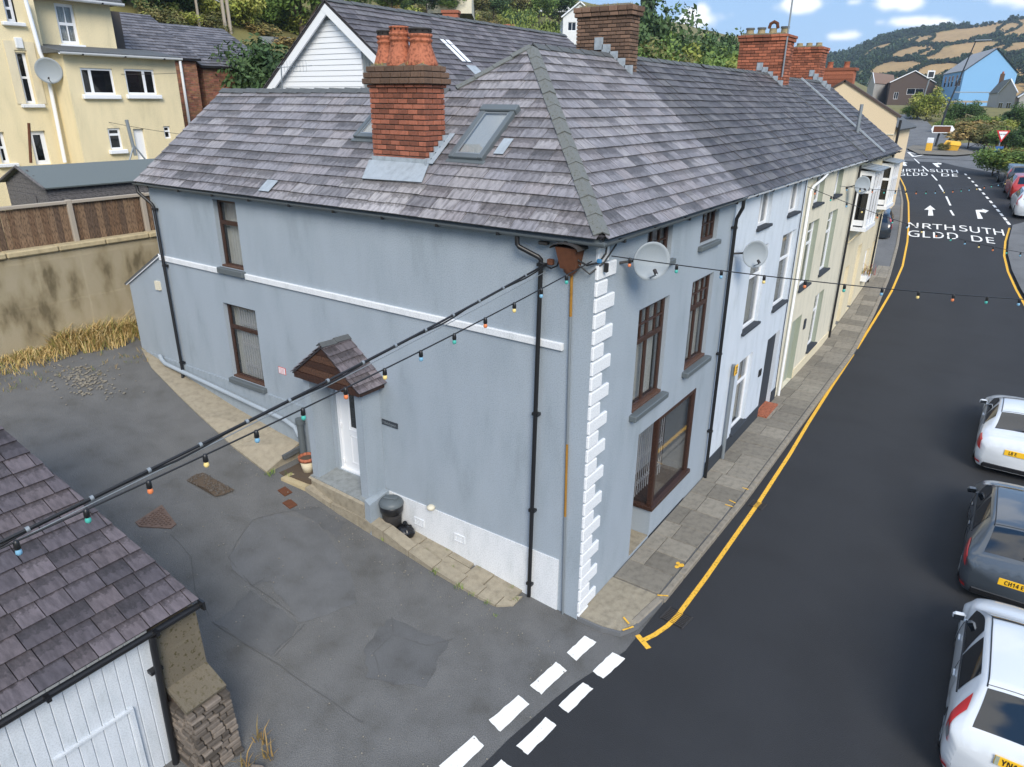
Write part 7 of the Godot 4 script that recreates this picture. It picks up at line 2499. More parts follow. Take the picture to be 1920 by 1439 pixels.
	prism(st, PackedVector2Array([Vector2(0, -0.82) * sc, Vector2(0.64, 0.28) * sc, Vector2(-0.64, 0.28) * sc]), top, u, Vector3.UP, nn, 0.141, 0.15)
	obj("face", st, M.upvc, gp)
	words("lettering", "GIVE WAY", 0.1, top + nn * 0.153 + Vector3(0, -0.06, 0), Basis(u, Vector3.UP, nn), M.black, gp, Vector2(1.0, 1.2), 0.004, true)
	st = mb()
	prism(st, PackedVector2Array([Vector2(-0.35, -1.6), Vector2(0.35, -1.6), Vector2(0.35, -1.05), Vector2(-0.35, -1.05)]), top, u, Vector3.UP, nn, 0.1, 0.14)
	obj("blue_plate", st, sm("signblue", rgb(44, 92, 150), 0.5), gw)
	# railings beside the hill road
	var rl := thing("railing", "pale metal railing running up beside the hill road", "railing", Vector3(-2.347, 5.812, -116.917))
	var line := [Vector3(-2.221, 5.814, -117.004), Vector3(-4.183, 6.243, -122.663), Vector3(-6.133, 6.655, -128.189), Vector3(-8.169, 7.038, -133.251), Vector3(-10.233, 7.457, -138.834), Vector3(-12.148, 7.920, -144.933), Vector3(-14.117, 8.245, -149.359), Vector3(-19.486, 8.561, -182.693)]
	for i in line.size() - 1:
		for k in 3:
			var a: Vector3 = line[i].lerp(line[i + 1], k / 3.0)
			st = mb()
			tube(st, [a, a + Vector3(0, 1.5, 0)], 0.06, 5)
			obj("post", st, M.coping, rl)
		for y in [0.8, 1.5]:
			st = mb()
			tube(st, [line[i] + Vector3(0, y, 0), line[i + 1] + Vector3(0, y, 0)], 0.05, 5)
			obj("rail", st, M.coping, rl)
	# houses beyond
	sm("skyblue", rgb(132, 182, 226), 0.85, TX.fine, 0.3)
	sm("darkwall", rgb(88, 76, 70), 0.9, TX.fine, 0.3)
	sm("browntile", rgb(132, 110, 96), 0.9, TX.fine, 0.5)
	sm("greyroof", rgb(160, 162, 164), 0.85, TX.fine, 0.5)
	sm("greywall", rgb(176, 174, 170), 0.9, TX.fine, 0.5)
	simple_house("blue_house", "large sky blue house with a bare gable end on the far slope", Vector3(-12.228, 8.515, -216.824), Vector3(-1.411, 8.627, -234.782), Vector3(-19.102, 8.428, -242.127), 7.0, 17.2, 22.6, M.skyblue, M.greyroof, [["gable", 0.8, 0.9, 4.5, 8.0], ["side", 0.08, 0.17, 6.4, 9.2], ["side", 0.24, 0.33, 6.4, 9.2], ["side", 0.44, 0.53, 6.4, 9.2], ["side", 0.6, 0.69, 6.4, 9.2], ["side", 0.8, 0.9, 6.4, 9.2]], "houses beyond the junction")
	simple_house("bungalow", "dark bungalow with a white-edged gable beyond the junction", Vector3(-31.285, 9.739, -234.380), Vector3(-20.841, 9.852, -241.621), Vector3(-36.071, 9.817, -257.277), 8.8, 15.0, 18.0, M.darkwall, M.browntile, [["gable", 0.12, 0.22, 1.5, 3.4], ["gable", 0.4, 0.78, 2.8, 4.4]], "houses beyond the junction")
	simple_house("bungalow", "long brown-tiled bungalow wing with a pale end wall beyond the junction", Vector3(-38.457, 9.720, -241.204), Vector3(-35.301, 9.702, -232.906), Vector3(-36.624, 9.857, -266.069), 8.8, 14.8, 17.6, M.greywall, M.browntile, [["side", 0.2, 0.35, 1.5, 3.4]], "houses beyond the junction")
	simple_house("grey_cottage", "grey pebble-dashed house with slate roof and white bargeboards at the far right", Vector3(-1.877, 4.710, -167.178), Vector3(1.188, 4.944, -160.247), Vector3(-4.296, 4.224, -186.199), 1.6, 11.4, 13.6, M.greywall, M.ridge, [["gable", 0.15, 0.4, 5.6, 7.8], ["gable", 0.6, 0.85, 5.6, 7.8]], "houses beyond the junction", true)
	simple_house("grey_cottage", "long grey slate-roofed wing at the far right edge of the street", Vector3(1.917, 5.038, -156.872), Vector3(9.210, 5.231, -156.754), Vector3(0.828, 4.567, -176.815), 1.6, 10.6, 13.4, M.greywall, M.ridge, [], "houses beyond the junction")
	# timber deck with steps below the blue house
	var dk := thing("timber_deck", "raised timber deck with railings below the blue house", "deck", Vector3(-8.513, 7.404, -196.611))
	var q := dk.position
	st = mb()
	box(st, q + Vector3(0, 2.2, 0), Vector3(9.0, 0.4, 5.0), Basis(Vector3.UP, 0.4))
	obj("platform", st, M.post, dk)
	for i in 4:
		st = mb()
		box(st, q + Basis(Vector3.UP, 0.4) * Vector3(-4.0 + i * 2.7, 0.2, 2.2), Vector3(0.3, 4.0, 0.3))
		obj("post", st, M.fence1, dk)
	st = mb()
	tube(st, [q + Basis(Vector3.UP, 0.4) * Vector3(-4.4, 4.2, 2.4), q + Basis(Vector3.UP, 0.4) * Vector3(4.4, 4.2, 2.4)], 0.1, 5)
	obj("rail", st, M.galv, dk)

	# bushes and hedges at the junction
	var g := "bushes at the junction"
	for e in [["shrub", "large yellow-green bush in front of the blue house", "lime", Vector3(-9.087, 6.405, -124.858), 7.0, 9.0], ["shrub", "green bush left of the lamp column", "mid", Vector3(-11.423, 6.497, -126.041), 4.0, 4.5], ["hedge_shrub", "clipped dark green hedge below the timber deck, its near half", "hedge", Vector3(-4.730, 6.233, -122.542), 5.0, 5.6], ["hedge_shrub", "clipped dark green hedge below the timber deck, its far half", "hedge", Vector3(-2.961, 6.266, -122.991), 5.0, 5.4], ["shrub", "straw-coloured bush beside the grey road wall", "dry", at_far([-0.590, -89.795]), 5.0, 4.4], ["shrub", "olive green bush behind the give-way sign", "olive", at_far([0.995, -89.239]), 4.6, 4.6], ["shrub", "rounded green bush in front of the grey pebble-dashed house", "mid", at_far([2.948, -86.879]), 5.0, 4.6], ["shrub", "dark green bush at the far right roadside", "hedge", at_far([4.748, -83.542]), 4.6, 5.6], ["roadside_shrub", "big sprawling green roadside bush behind the parked cars, left half", "mid", at_far([3.025, -63.596]), 4.4, 4.4], ["roadside_shrub", "big sprawling green roadside bush behind the parked cars, middle", "lime", at_far([4.147, -63.450]), 4.6, 4.0], ["roadside_shrub", "big sprawling green roadside bush behind the parked cars, right half", "mid", at_far([5.435, -62.750]), 4.6, 4.6], ["shrub", "straw and green bush on the slope right of the lamp column", "dry", Vector3(-3.517, 5.261, -109.436), 4.0, 3.0], ["shrub", "olive bush on the slope left of the give-way sign", "olive", Vector3(-2.327, 5.490, -112.590), 4.5, 3.6], ["shrub", "round green bush on the slope above the give-way sign", "mid", Vector3(-0.469, 5.326, -110.388), 5.0, 4.4], ["shrub", "yellowing bush under the gable of the grey house", "lime", Vector3(1.309, 5.086, -106.788), 5.0, 4.4], ["shrub", "dark bush under the far right grey wing", "hedge", Vector3(3.046, 5.304, -110.182), 6.0, 6.5], ["shrub", "dry scrub on the slope behind the straw grass", "dry", Vector3(-0.921, 4.949, -104.663), 6.0, 4.0], ["shrub", "olive scrub on the slope behind the straw grass", "olive", Vector3(1.135, 4.739, -101.531), 6.0, 4.0], ["shrub", "bright green shrub beside the hill road railing", "lime", Vector3(-5.629, 5.526, -113.080), 3.0, 2.6], ["shrub", "green scrub below the clipped hedge", "mid", Vector3(-4.427, 5.145, -107.708), 4.5, 3.6], ["shrub", "low grey-green plant between bollard and grit bin", "olive", at_far([-2.595, -84.788]), 1.9, 1.8]]:
		plant(e[0], e[1], g, e[2], e[3], e[4] * 0.5, e[5] * 0.7, 0.0, r.randf() * TAU)
	st = mb()
	for i in 500:
		var t := r.randf()
		var gx := lerpf(2.0, 10.0, t); var gz := -84.0 + r.randfn(0, 4.0) + t * 12.0
		blades(st, on_road(gx, gz, -0.2), 4, 0.4, 1.1, [rgb(176, 132, 74), rgb(160, 124, 72), rgb(150, 128, 66)], r, 0.7)
	stuff(obj("dry_grass", st, M.leaf))
	# right-hand footway and build-out with rough planting
	st = mb()
	road_sheet(st, [[5.2, -41.9], [5.18, -38.0], [5.28, -35.0], [5.58, -32.2], [6.03, -29.5], [6.4, -27.7], [6.9, -25.0], [13.0, -25.0], [13.0, -44.0], [5.9, -43.4]], 0.12, 1.0)
	struct("footway", st, M.old_tarmac)
	st = mb()
	for i in 900:
		var gx := r.randf_range(6.5, 9.6); var gz := r.randf_range(-40.0, -27.0)
		blades(st, on_road(gx, gz, 0.1), 5, 0.25, 0.4, [rgb(92, 98, 60), rgb(130, 110, 70), rgb(70, 80, 50)], r, 0.8)
	stuff(obj("rough_planting", st, M.leaf))

	# --- distant hill with dry fields, hedges and woods
	var base := [Vector3(-107.1, 8.1, -344.9), Vector3(-90.7, 8.3, -356.3), Vector3(-74.3, 8.5, -367.6), Vector3(-66.1, 8.5, -373.3), Vector3(-57.9, 8.6, -379.0), Vector3(-49.7, 8.7, -384.7), Vector3(-41.5, 8.8, -390.4), Vector3(-33.3, 8.9, -396.1), Vector3(-25.1, 9.0, -401.7), Vector3(-14.8, 9.1, -408.9), Vector3(-4.6, 9.2, -416.0), Vector3(5.7, 9.3, -423.1), Vector3(15.9, 9.4, -430.2), Vector3(28.2, 9.6, -438.7), Vector3(40.5, 9.7, -447.2)]
	var rid := [Vector3(-311.3, 53.0, -971.5), Vector3(-267.8, 58.6, -1004.2), Vector3(-224.2, 64.1, -1036.8), Vector3(-202.7, 68.1, -1053.6), Vector3(-183.4, 81.0, -1073.2), Vector3(-162.8, 88.8, -1091.1), Vector3(-141.6, 94.1, -1108.3), Vector3(-120.1, 98.1, -1125.0), Vector3(-98.5, 101.5, -1141.5), Vector3(-71.4, 105.6, -1162.2), Vector3(-44.7, 111.0, -1183.2), Vector3(-17.5, 114.4, -1203.6), Vector3(10.2, 116.0, -1223.4), Vector3(44.9, 111.3, -1245.0), Vector3(80.9, 101.6, -1265.0)]
	var hill := func(s: float, t: float) -> Vector3:
		var i := clampi(int(s), 0, base.size() - 2)
		var f := clampf(s - i, 0.0, 1.0)
		var a: Vector3 = base[i].lerp(base[i + 1], f); var bb: Vector3 = rid[i].lerp(rid[i + 1], f)
		var o := a.lerp(bb, t)
		o.y = lerpf(a.y - 12.0 * maxf(0.0, 0.15 - t) / 0.15, bb.y, pow(maxf(t, 0.0), 1.15)) if t <= 1.0 else bb.y - (t - 1.0) * 120.0
		return o
	var fields := [[8.0, 0.81, 2.3, 0.16], [10.7, 0.80, 1.3, 0.2], [7.9, 0.52, 2.0, 0.13], [5.9, 0.58, 1.2, 0.12], [4.2, 0.80, 0.8, 0.1], [5.0, 0.38, 1.4, 0.12], [9.3, 0.99, 1.3, 0.04], [6.0, 0.82, 0.8, 0.1], [12.6, 0.8, 0.9, 0.16], [7.0, 0.3, 1.2, 0.09], [10.0, 0.5, 1.0, 0.08]]
	var is_field := func(s: float, t: float) -> bool:
		for e in fields:
			if pow((s - e[0]) / e[2], 2.0) + pow((t - e[1] - (s - e[0]) * 0.02) / e[3], 2.0) < 1.0: return true
		return false
	st = mb(true)
	var ns := FastNoiseLite.new(); ns.seed = 6; ns.frequency = 0.02
	var col := func(s: float, t: float) -> void:
		var k: float = 0.9 + 0.2 * ns.get_noise_2d(s * 30.0, t * 400.0)
		st.set_color((lin(rgb(178, 146, 94)) if is_field.call(s, t) or t < 0.3 else lin(rgb(120, 122, 66))) * k)
	var ds := 0.25; var dt := 0.04
	var s0 := 0.0
	while s0 < 14.0:
		var t0 := 0.0
		while t0 < 1.25:
			var f4 := [[s0, t0], [s0 + ds, t0], [s0 + ds, t0 + dt], [s0, t0 + dt]]
			for k in [0, 2, 1, 0, 3, 2]:
				col.call(f4[k][0], f4[k][1])
				st.add_vertex(hill.call(f4[k][0], f4[k][1]))
			t0 += dt
		s0 += ds
	struct("hills", st, M.field)
	var mm := MultiMesh.new()
	mm.transform_format = MultiMesh.TRANSFORM_3D
	mm.use_colors = true
	mm.mesh = CR.far
	var xs := []
	var tries := 0
	while xs.size() < 1500 and tries < 20000:
		tries += 1
		var s := r.randf_range(0.0, 14.0); var t := r.randf_range(0.02, 1.03)
		if is_field.call(s, t): continue
		var wood: float = ns.get_noise_2d(s * 22.0 + 50.0, t * 160.0)
		if wood < 0.0 and r.randf() < 0.8 and t < 0.95: continue
		var o: Vector3 = hill.call(s, t)
		var w := r.randf_range(3.5, 6.5) * (0.6 + 0.6 * t)
		xs.append([Transform3D(Basis(Vector3.UP, r.randf() * TAU).scaled(Vector3(w, w * r.randf_range(0.75, 1.1), w)), o + Vector3(0, w * 0.55, 0)), r.randf_range(0.7, 1.15)])
	# hedgerow trees round each field
	for e in fields:
		for i in 44:
			var a := TAU * i / 44.0 + r.randf() * 0.05
			var s: float = e[0] + cos(a) * e[2]; var t: float = e[1] + sin(a) * e[3] + (s - e[0]) * 0.02
			if t < 0.0 or t > 1.0 or s < 0.0 or s > 14.0: continue
			var w := r.randf_range(2.0, 4.2)
			xs.append([Transform3D(Basis(Vector3.UP, r.randf() * TAU).scaled(Vector3(w, w * 0.8, w)), hill.call(s, t) + Vector3(0, w * 0.45, 0)), r.randf_range(0.65, 1.05)])
	mm.instance_count = xs.size()
	for i in xs.size():
		mm.set_instance_transform(i, xs[i][0])
		mm.set_instance_color(i, Color(xs[i][1], xs[i][1], xs[i][1]))
	var mi := MultiMeshInstance3D.new()
	mi.multimesh = mm
	mi.material_override = M.leaf
	mi.name = numbered("woodland")
	add_child(mi)
	stuff(mi)

func at_far(p: Array) -> Vector3:
	return on_road(p[0], p[1])

# ---------------------------------------------------------------- cars
# rows: z, sill half-width, widest half-width, belt half-width, roof-edge half-width, belt height, roof-edge height, top height
const HATCH := [[1.99, 0.60, 0.70, 0.68, 0.58, 0.70, 0.76, 0.78], [1.95, 0.72, 0.80, 0.78, 0.66, 0.83, 0.91, 0.93], [1.82, 0.78, 0.85, 0.82, 0.65, 0.93, 1.02, 1.05], [1.6, 0.80, 0.86, 0.82, 0.60, 0.98, 1.20, 1.24], [1.42, 0.80, 0.86, 0.82, 0.57, 0.99, 1.35, 1.40], [1.28, 0.80, 0.86, 0.82, 0.56, 0.99, 1.41, 1.455], [0.7, 0.80, 0.86, 0.82, 0.57, 0.96, 1.44, 1.49], [0.1, 0.80, 0.86, 0.81, 0.58, 0.94, 1.43, 1.485], [-0.3, 0.80, 0.86, 0.81, 0.58, 0.92, 1.38, 1.43], [-0.7, 0.80, 0.86, 0.80, 0.62, 0.91, 1.18, 1.22], [-1.08, 0.80, 0.85, 0.78, 0.70, 0.90, 0.97, 1.0], [-1.5, 0.78, 0.84, 0.73, 0.58, 0.82, 0.88, 0.92], [-1.85, 0.70, 0.78, 0.64, 0.46, 0.70, 0.75, 0.78], [-1.99, 0.55, 0.66, 0.5, 0.36, 0.6, 0.62, 0.64]]
const COUPE := [[2.3, 0.60, 0.70, 0.66, 0.54, 0.72, 0.80, 0.83], [2.25, 0.72, 0.82, 0.78, 0.62, 0.84, 0.93, 0.97], [2.1, 0.80, 0.87, 0.83, 0.66, 0.90, 0.99, 1.03], [1.75, 0.82, 0.885, 0.84, 0.66, 0.94, 1.02, 1.06], [1.4, 0.82, 0.885, 0.83, 0.60, 0.95, 1.13, 1.17], [1.0, 0.82, 0.885, 0.82, 0.56, 0.95, 1.29, 1.34], [0.5, 0.82, 0.885, 0.81, 0.55, 0.93, 1.35, 1.40], [0.0, 0.82, 0.885, 0.80, 0.55, 0.91, 1.33, 1.385], [-0.45, 0.82, 0.88, 0.80, 0.58, 0.90, 1.2, 1.25], [-0.95, 0.82, 0.87, 0.79, 0.68, 0.89, 0.97, 1.0], [-1.5, 0.80, 0.86, 0.74, 0.58, 0.82, 0.88, 0.92], [-2.05, 0.72, 0.80, 0.64, 0.46, 0.70, 0.75, 0.78], [-2.3, 0.55, 0.66, 0.5, 0.36, 0.58, 0.6, 0.62]]

func row_at(T: Array, z: float) -> Array:
	var n := T.size()
	if z >= T[0][0]: return T[0]
	if z <= T[n - 1][0]: return T[n - 1]
	var i := 0
	while T[i + 1][0] > z: i += 1
	var a: Array = T[maxi(i - 1, 0)]; var b: Array = T[i]; var c: Array = T[i + 1]; var d: Array = T[mini(i + 2, n - 1)]
	var f: float = (z - b[0]) / (c[0] - b[0])
	var o := []
	for k in 8:
		# monotone-ish cubic between the rows
		var m0: float = (c[k] - a[k]) / (c[0] - a[0] if c[0] != a[0] else 1.0) * (c[0] - b[0])
		var m1: float = (d[k] - b[k]) / (d[0] - b[0] if d[0] != b[0] else 1.0) * (c[0] - b[0])
		var f2 := f * f; var f3 := f2 * f
		o.append((2 * f3 - 3 * f2 + 1) * b[k] + (f3 - 2 * f2 + f) * m0 + (-2 * f3 + 3 * f2) * c[k] + (f3 - f2) * m1)
	return o

func car_pt(T: Array, z: float, t: float, side: float, off := 0.0, axles := [], R := 0.0) -> Vector3:
	# t runs 0 sill, 1 widest, 2 belt, 3 roof edge, 4 centre line of the top
	var q := row_at(T, z)
	var ys := 0.2
	for a in axles:
		var dz: float = absf(z - a)
		if dz < R + 0.05: ys = maxf(ys, sqrt(maxf(0.0, pow(R + 0.05, 2.0) - dz * dz)) + 0.3)
	var ym := maxf(lerpf(ys, q[5], 0.45), ys + 0.03)
	var P := [Vector2(q[1], ys), Vector2(q[2], ym), Vector2(q[3], q[5]), Vector2(q[4], q[6]), Vector2(0.0, q[7])]
	var p := Vector2.ZERO
	if t <= 1.0:
		p = P[0].lerp(P[1], t); p.x = lerpf(P[0].x, P[1].x, sin(t * PI * 0.5))
	elif t <= 2.0:
		var f := t - 1.0
		p = P[1].lerp(P[2], f); p.x = lerpf(P[1].x, P[2].x, 1.0 - cos(f * PI * 0.5))
	elif t <= 3.0:
		var f := t - 2.0
		p = P[2].lerp(P[3], f); p.x += sin(f * PI) * 0.018
	else:
		var f := t - 3.0
		p = Vector2(lerpf(P[3].x, 0.0, f), lerpf(P[3].y, P[4].y, sin(f * PI * 0.5)))
	var v := Vector3(p.x * side, p.y, z)
	if off > 0.0:
		var c := Vector3(0, q[5] * 0.75, z * 0.96)
		v += (v - c).normalized() * off
	return v

func skin(st: SurfaceTool, T: Array, z0: float, z1: float, t0: float, t1: float, side: float, nz: int, nt: int, off: float, axles := [], R := 0.0, skew := 0.0) -> void:
	for i in nz:
		for j in nt:
			var za := lerpf(z0, z1, float(i) / nz); var zb := lerpf(z0, z1, float(i + 1) / nz)
			var ta := lerpf(t0, t1, float(j) / nt); var tb := lerpf(t0, t1, float(j + 1) / nt)
			var a := car_pt(T, za + skew * (ta - t0), ta, side, off, axles, R); var b := car_pt(T, zb + skew * (ta - t0), ta, side, off, axles, R)
			var c := car_pt(T, zb + skew * (tb - t0), tb, side, off, axles, R); var d := car_pt(T, za + skew * (tb - t0), tb, side, off, axles, R)
			var n := (a + b + c + d) * 0.25 - Vector3(0, 0.5, (za + zb) * 0.5 * 0.97)
			if (b - a).cross(c - a).length() > 1e-9: nq(st, n, a, b, c)
			if (c - a).cross(d - a).length() > 1e-9: nq(st, n, a, c, d)

func car(label: String, at: Vector3, turn: float, T: Array, paint: Material, spec: Dictionary, group: String, fine := true) -> Node3D:
	var t := thing("parked_car", label, "car", at, turn, group, true)
	var zr: float = T[0][0]; var zf: float = T[T.size() - 1][0]
	var ax := [spec.ra, spec.fa]
	var R := 0.32
	var k := 1 if fine else 0
	var st := mb(true)
	for s in [-1.0, 1.0]:
		skin(st, T, zr, zf, 0.0, 4.0, s, 56 if fine else 26, 24 if fine else 12, 0.0, ax, R)
	# end faces
	for e in [zr, zf]:
		for s in [-1.0, 1.0]:
			var n := Vector3(0, 0, 1 if e > 0 else -1)
			var c := Vector3(0, row_at(T, e)[5] * 0.7, e + n.z * 0.015)
			for j in 12:
				nq(st, n, c, car_pt(T, e, j / 3.0, s, 0.0), car_pt(T, e, (j + 1) / 3.0, s, 0.0))
			nq(st, n, c, car_pt(T, e, 0.0, s, 0.0), Vector3(0, 0.2, e))
	var body := obj("body", st, paint, t)
	st = mb()
	box(st, Vector3(0, 0.26, 0), Vector3(1.5, 0.16, zr - zf - 0.3))
	obj("underbody", st, M.black, t)
	# glass: side lights, tailgate glass, windscreen
	var w: Array = spec.side
	for s in [-1.0, 1.0]:
		for q in w:
			st = mb(true)
			skin(st, T, q[0], q[1], 2.12, 2.9, s, 14 if fine else 5, 5, 0.006, [], 0.0, q[2] if q.size() > 2 else 0.0)
			obj("side_window", st, M.car_glass, t)
	st = mb(true)
	for s in [-1.0, 1.0]: skin(st, T, spec.rear[0], spec.rear[1], 3.12, 4.0, s, 12 if fine else 4, 8, 0.007)
	obj("rear_window", st, M.car_glass, t)
	st = mb(true)
	for s in [-1.0, 1.0]: skin(st, T, spec.front[0], spec.front[1], 3.1, 4.0, s, 12 if fine else 4, 8, 0.007)
	obj("windscreen", st, M.car_glass, t)
	# lamps wrapping the rear corners
	for s in [-1.0, 1.0]:
		st = mb(true)
		var L: Array = spec.lamp
		skin(st, T, L[0], L[1], L[2], L[3], s, 8, 10, 0.012, [], 0.0, L[4] if L.size() > 4 else 0.0)
		var o := obj("tail_lamp", st, M.lamp_red, t)
		if fine and spec.has("clear"):
			st = mb(true)
			var C: Array = spec.clear
			skin(st, T, C[0], C[1], C[2], C[3], s, 5, 3, 0.016)
			obj("clear_lens", st, M.galv, o)
	# wheels
	for a in ax:
		for s in [-1.0, 1.0]:
			var B := Basis(Vector3(0, 0, 1), Vector3(s, 0, 0), Vector3(0, s, 0)) if s > 0 else Basis(Vector3(0, 0, -1), Vector3(s, 0, 0), Vector3(0, -s, 0))
			var c := Vector3(s * (row_at(T, a)[2] - 0.2), R - 0.005, a)
			st = mb()
			lathe(st, c, [[0.0, -0.02], [0.3, -0.02], [R, 0.03], [R, 0.15], [R - 0.03, 0.185], [R - 0.1, 0.185], [R - 0.11, 0.15]], 24, B)
			var tyre := obj("wheel", st, M.black, t)
			st = mb()
			lathe(st, c, [[R - 0.1, 0.14], [0.06, 0.16], [0.0, 0.18]], 20, B)
			for i in 5:
				var an := TAU * i / 5
				box(st, c + B * Vector3(cos(an) * 0.13, 0.175, -sin(an) * 0.13), Vector3(0.19, 0.025, 0.05), B * Basis(Vector3.UP, an))
			obj("rim", st, M.galv, tyre)
	if not fine: return t
	# black trim round the side windows, roof gutters, door handles, mirrors
	for s in [-1.0, 1.0]:
		st = mb()
		var pts := []
		for i in 17: pts.append(car_pt(T, lerpf(w[0][0] + 0.03, w[w.size() - 1][1] - 0.03, i / 16.0), 2.08, s, 0.01))
		tube(st, pts, 0.012, 5)
		obj("window_trim", st, M.black, t)
		st = mb()
		pts = []
		for i in 13: pts.append(car_pt(T, lerpf(spec.rear[1] - 0.02, spec.front[0] + 0.02, i / 12.0), 3.1, s, 0.004))
		tube(st, pts, 0.011, 5)
		obj("roof_trim", st, M.black, t)
		for z in spec.handles:
			st = mb()
			var p := car_pt(T, z, 1.72, s, 0.02)
			cbox(st, p, Vector3(0.03, 0.035, 0.16), 0.01)
			obj("door_handle", st, paint, t)
		st = mb()
		var mp := car_pt(T, spec.mirror, 2.05, s, 0.02)
		cbox(st, mp + Vector3(s * 0.1, 0.03, 0.0), Vector3(0.19, 0.13, 0.1), 0.035, Basis(Vector3.UP, -s * 0.25))
		cbox(st, mp + Vector3(s * 0.0, -0.02, 0), Vector3(0.08, 0.04, 0.06), 0.012)
		var mo := obj("mirror", st, paint, t)
		st = mb()
		box(st, mp + Vector3(s * 0.1, 0.03, 0.052), Vector3(0.15, 0.09, 0.006), Basis(Vector3.UP, -s * 0.25))
		obj("mirror_glass", st, M.car_glass, mo)
		for z in spec.seams:
			st = mb()
			pts = []
			for i in 9: pts.append(car_pt(T, z, lerpf(0.35, 2.05, i / 8.0), s, 0.0015))
			tube(st, pts, 0.005, 4)
			obj("door_seam", st, M.black, t)
		st = mb(true)
		skin(st, T, zr - 0.02, zr - 0.22, 0.32, 0.5, s, 5, 2, 0.012)
		obj("reflector", st, M.lamp_red, t)
	# tailgate seam, bumper underside, plate, wiper, aerial
	st = mb()
	var arc := []
	for i in 9: arc.append(car_pt(T, spec.rear[1] - 0.05, lerpf(3.1, 4.0, i / 8.0), -1.0, 0.002))
	for i in 9: arc.append(car_pt(T, spec.rear[1] - 0.05, lerpf(4.0, 3.1, i / 8.0), 1.0, 0.002))
	tube(st, arc, 0.006, 4)
	obj("tailgate_seam", st, M.black, t)
	st = mb()
	cbox(st, Vector3(0, 0.27, zr - 0.08), Vector3(1.36, 0.17, 0.2), 0.04)
	obj("lower_bumper", st, M.black, t)
	var pz: float = spec.plate[1]
	var py: float = spec.plate[0]
	var tilt := Basis(Vector3.RIGHT, -spec.plate[2])
	st = mb()
	cbox(st, Vector3(0, py, pz), Vector3(0.55, 0.14, 0.012), 0.004, tilt)
	var pl := obj("number_plate", st, M.plate, t)
	words("plate_lettering", spec.text, 0.082, Vector3(spec.get("shift", 0.0), py, pz) + tilt * Vector3(0, 0, 0.009), tilt, M.black, pl, Vector2(0.82, 1.0), 0.003, true)
	if spec.has("flag"):
		st = mb()
		for i in 3: box(st, Vector3(-0.245, py, pz) + tilt * Vector3(0, -0.045 + i * 0.045, 0.008), Vector3(0.045, 0.044, 0.004), tilt)
		obj("country_band", st, M.sage, pl)
	st = mb()
	tube(st, [car_pt(T, spec.rear[0] - 0.04, 4.0, 1.0, 0.02), car_pt(T, spec.rear[0] - 0.12, 3.45, 1.0, 0.02)], 0.01, 5)
	obj("wiper", st, M.black, t)
	return t

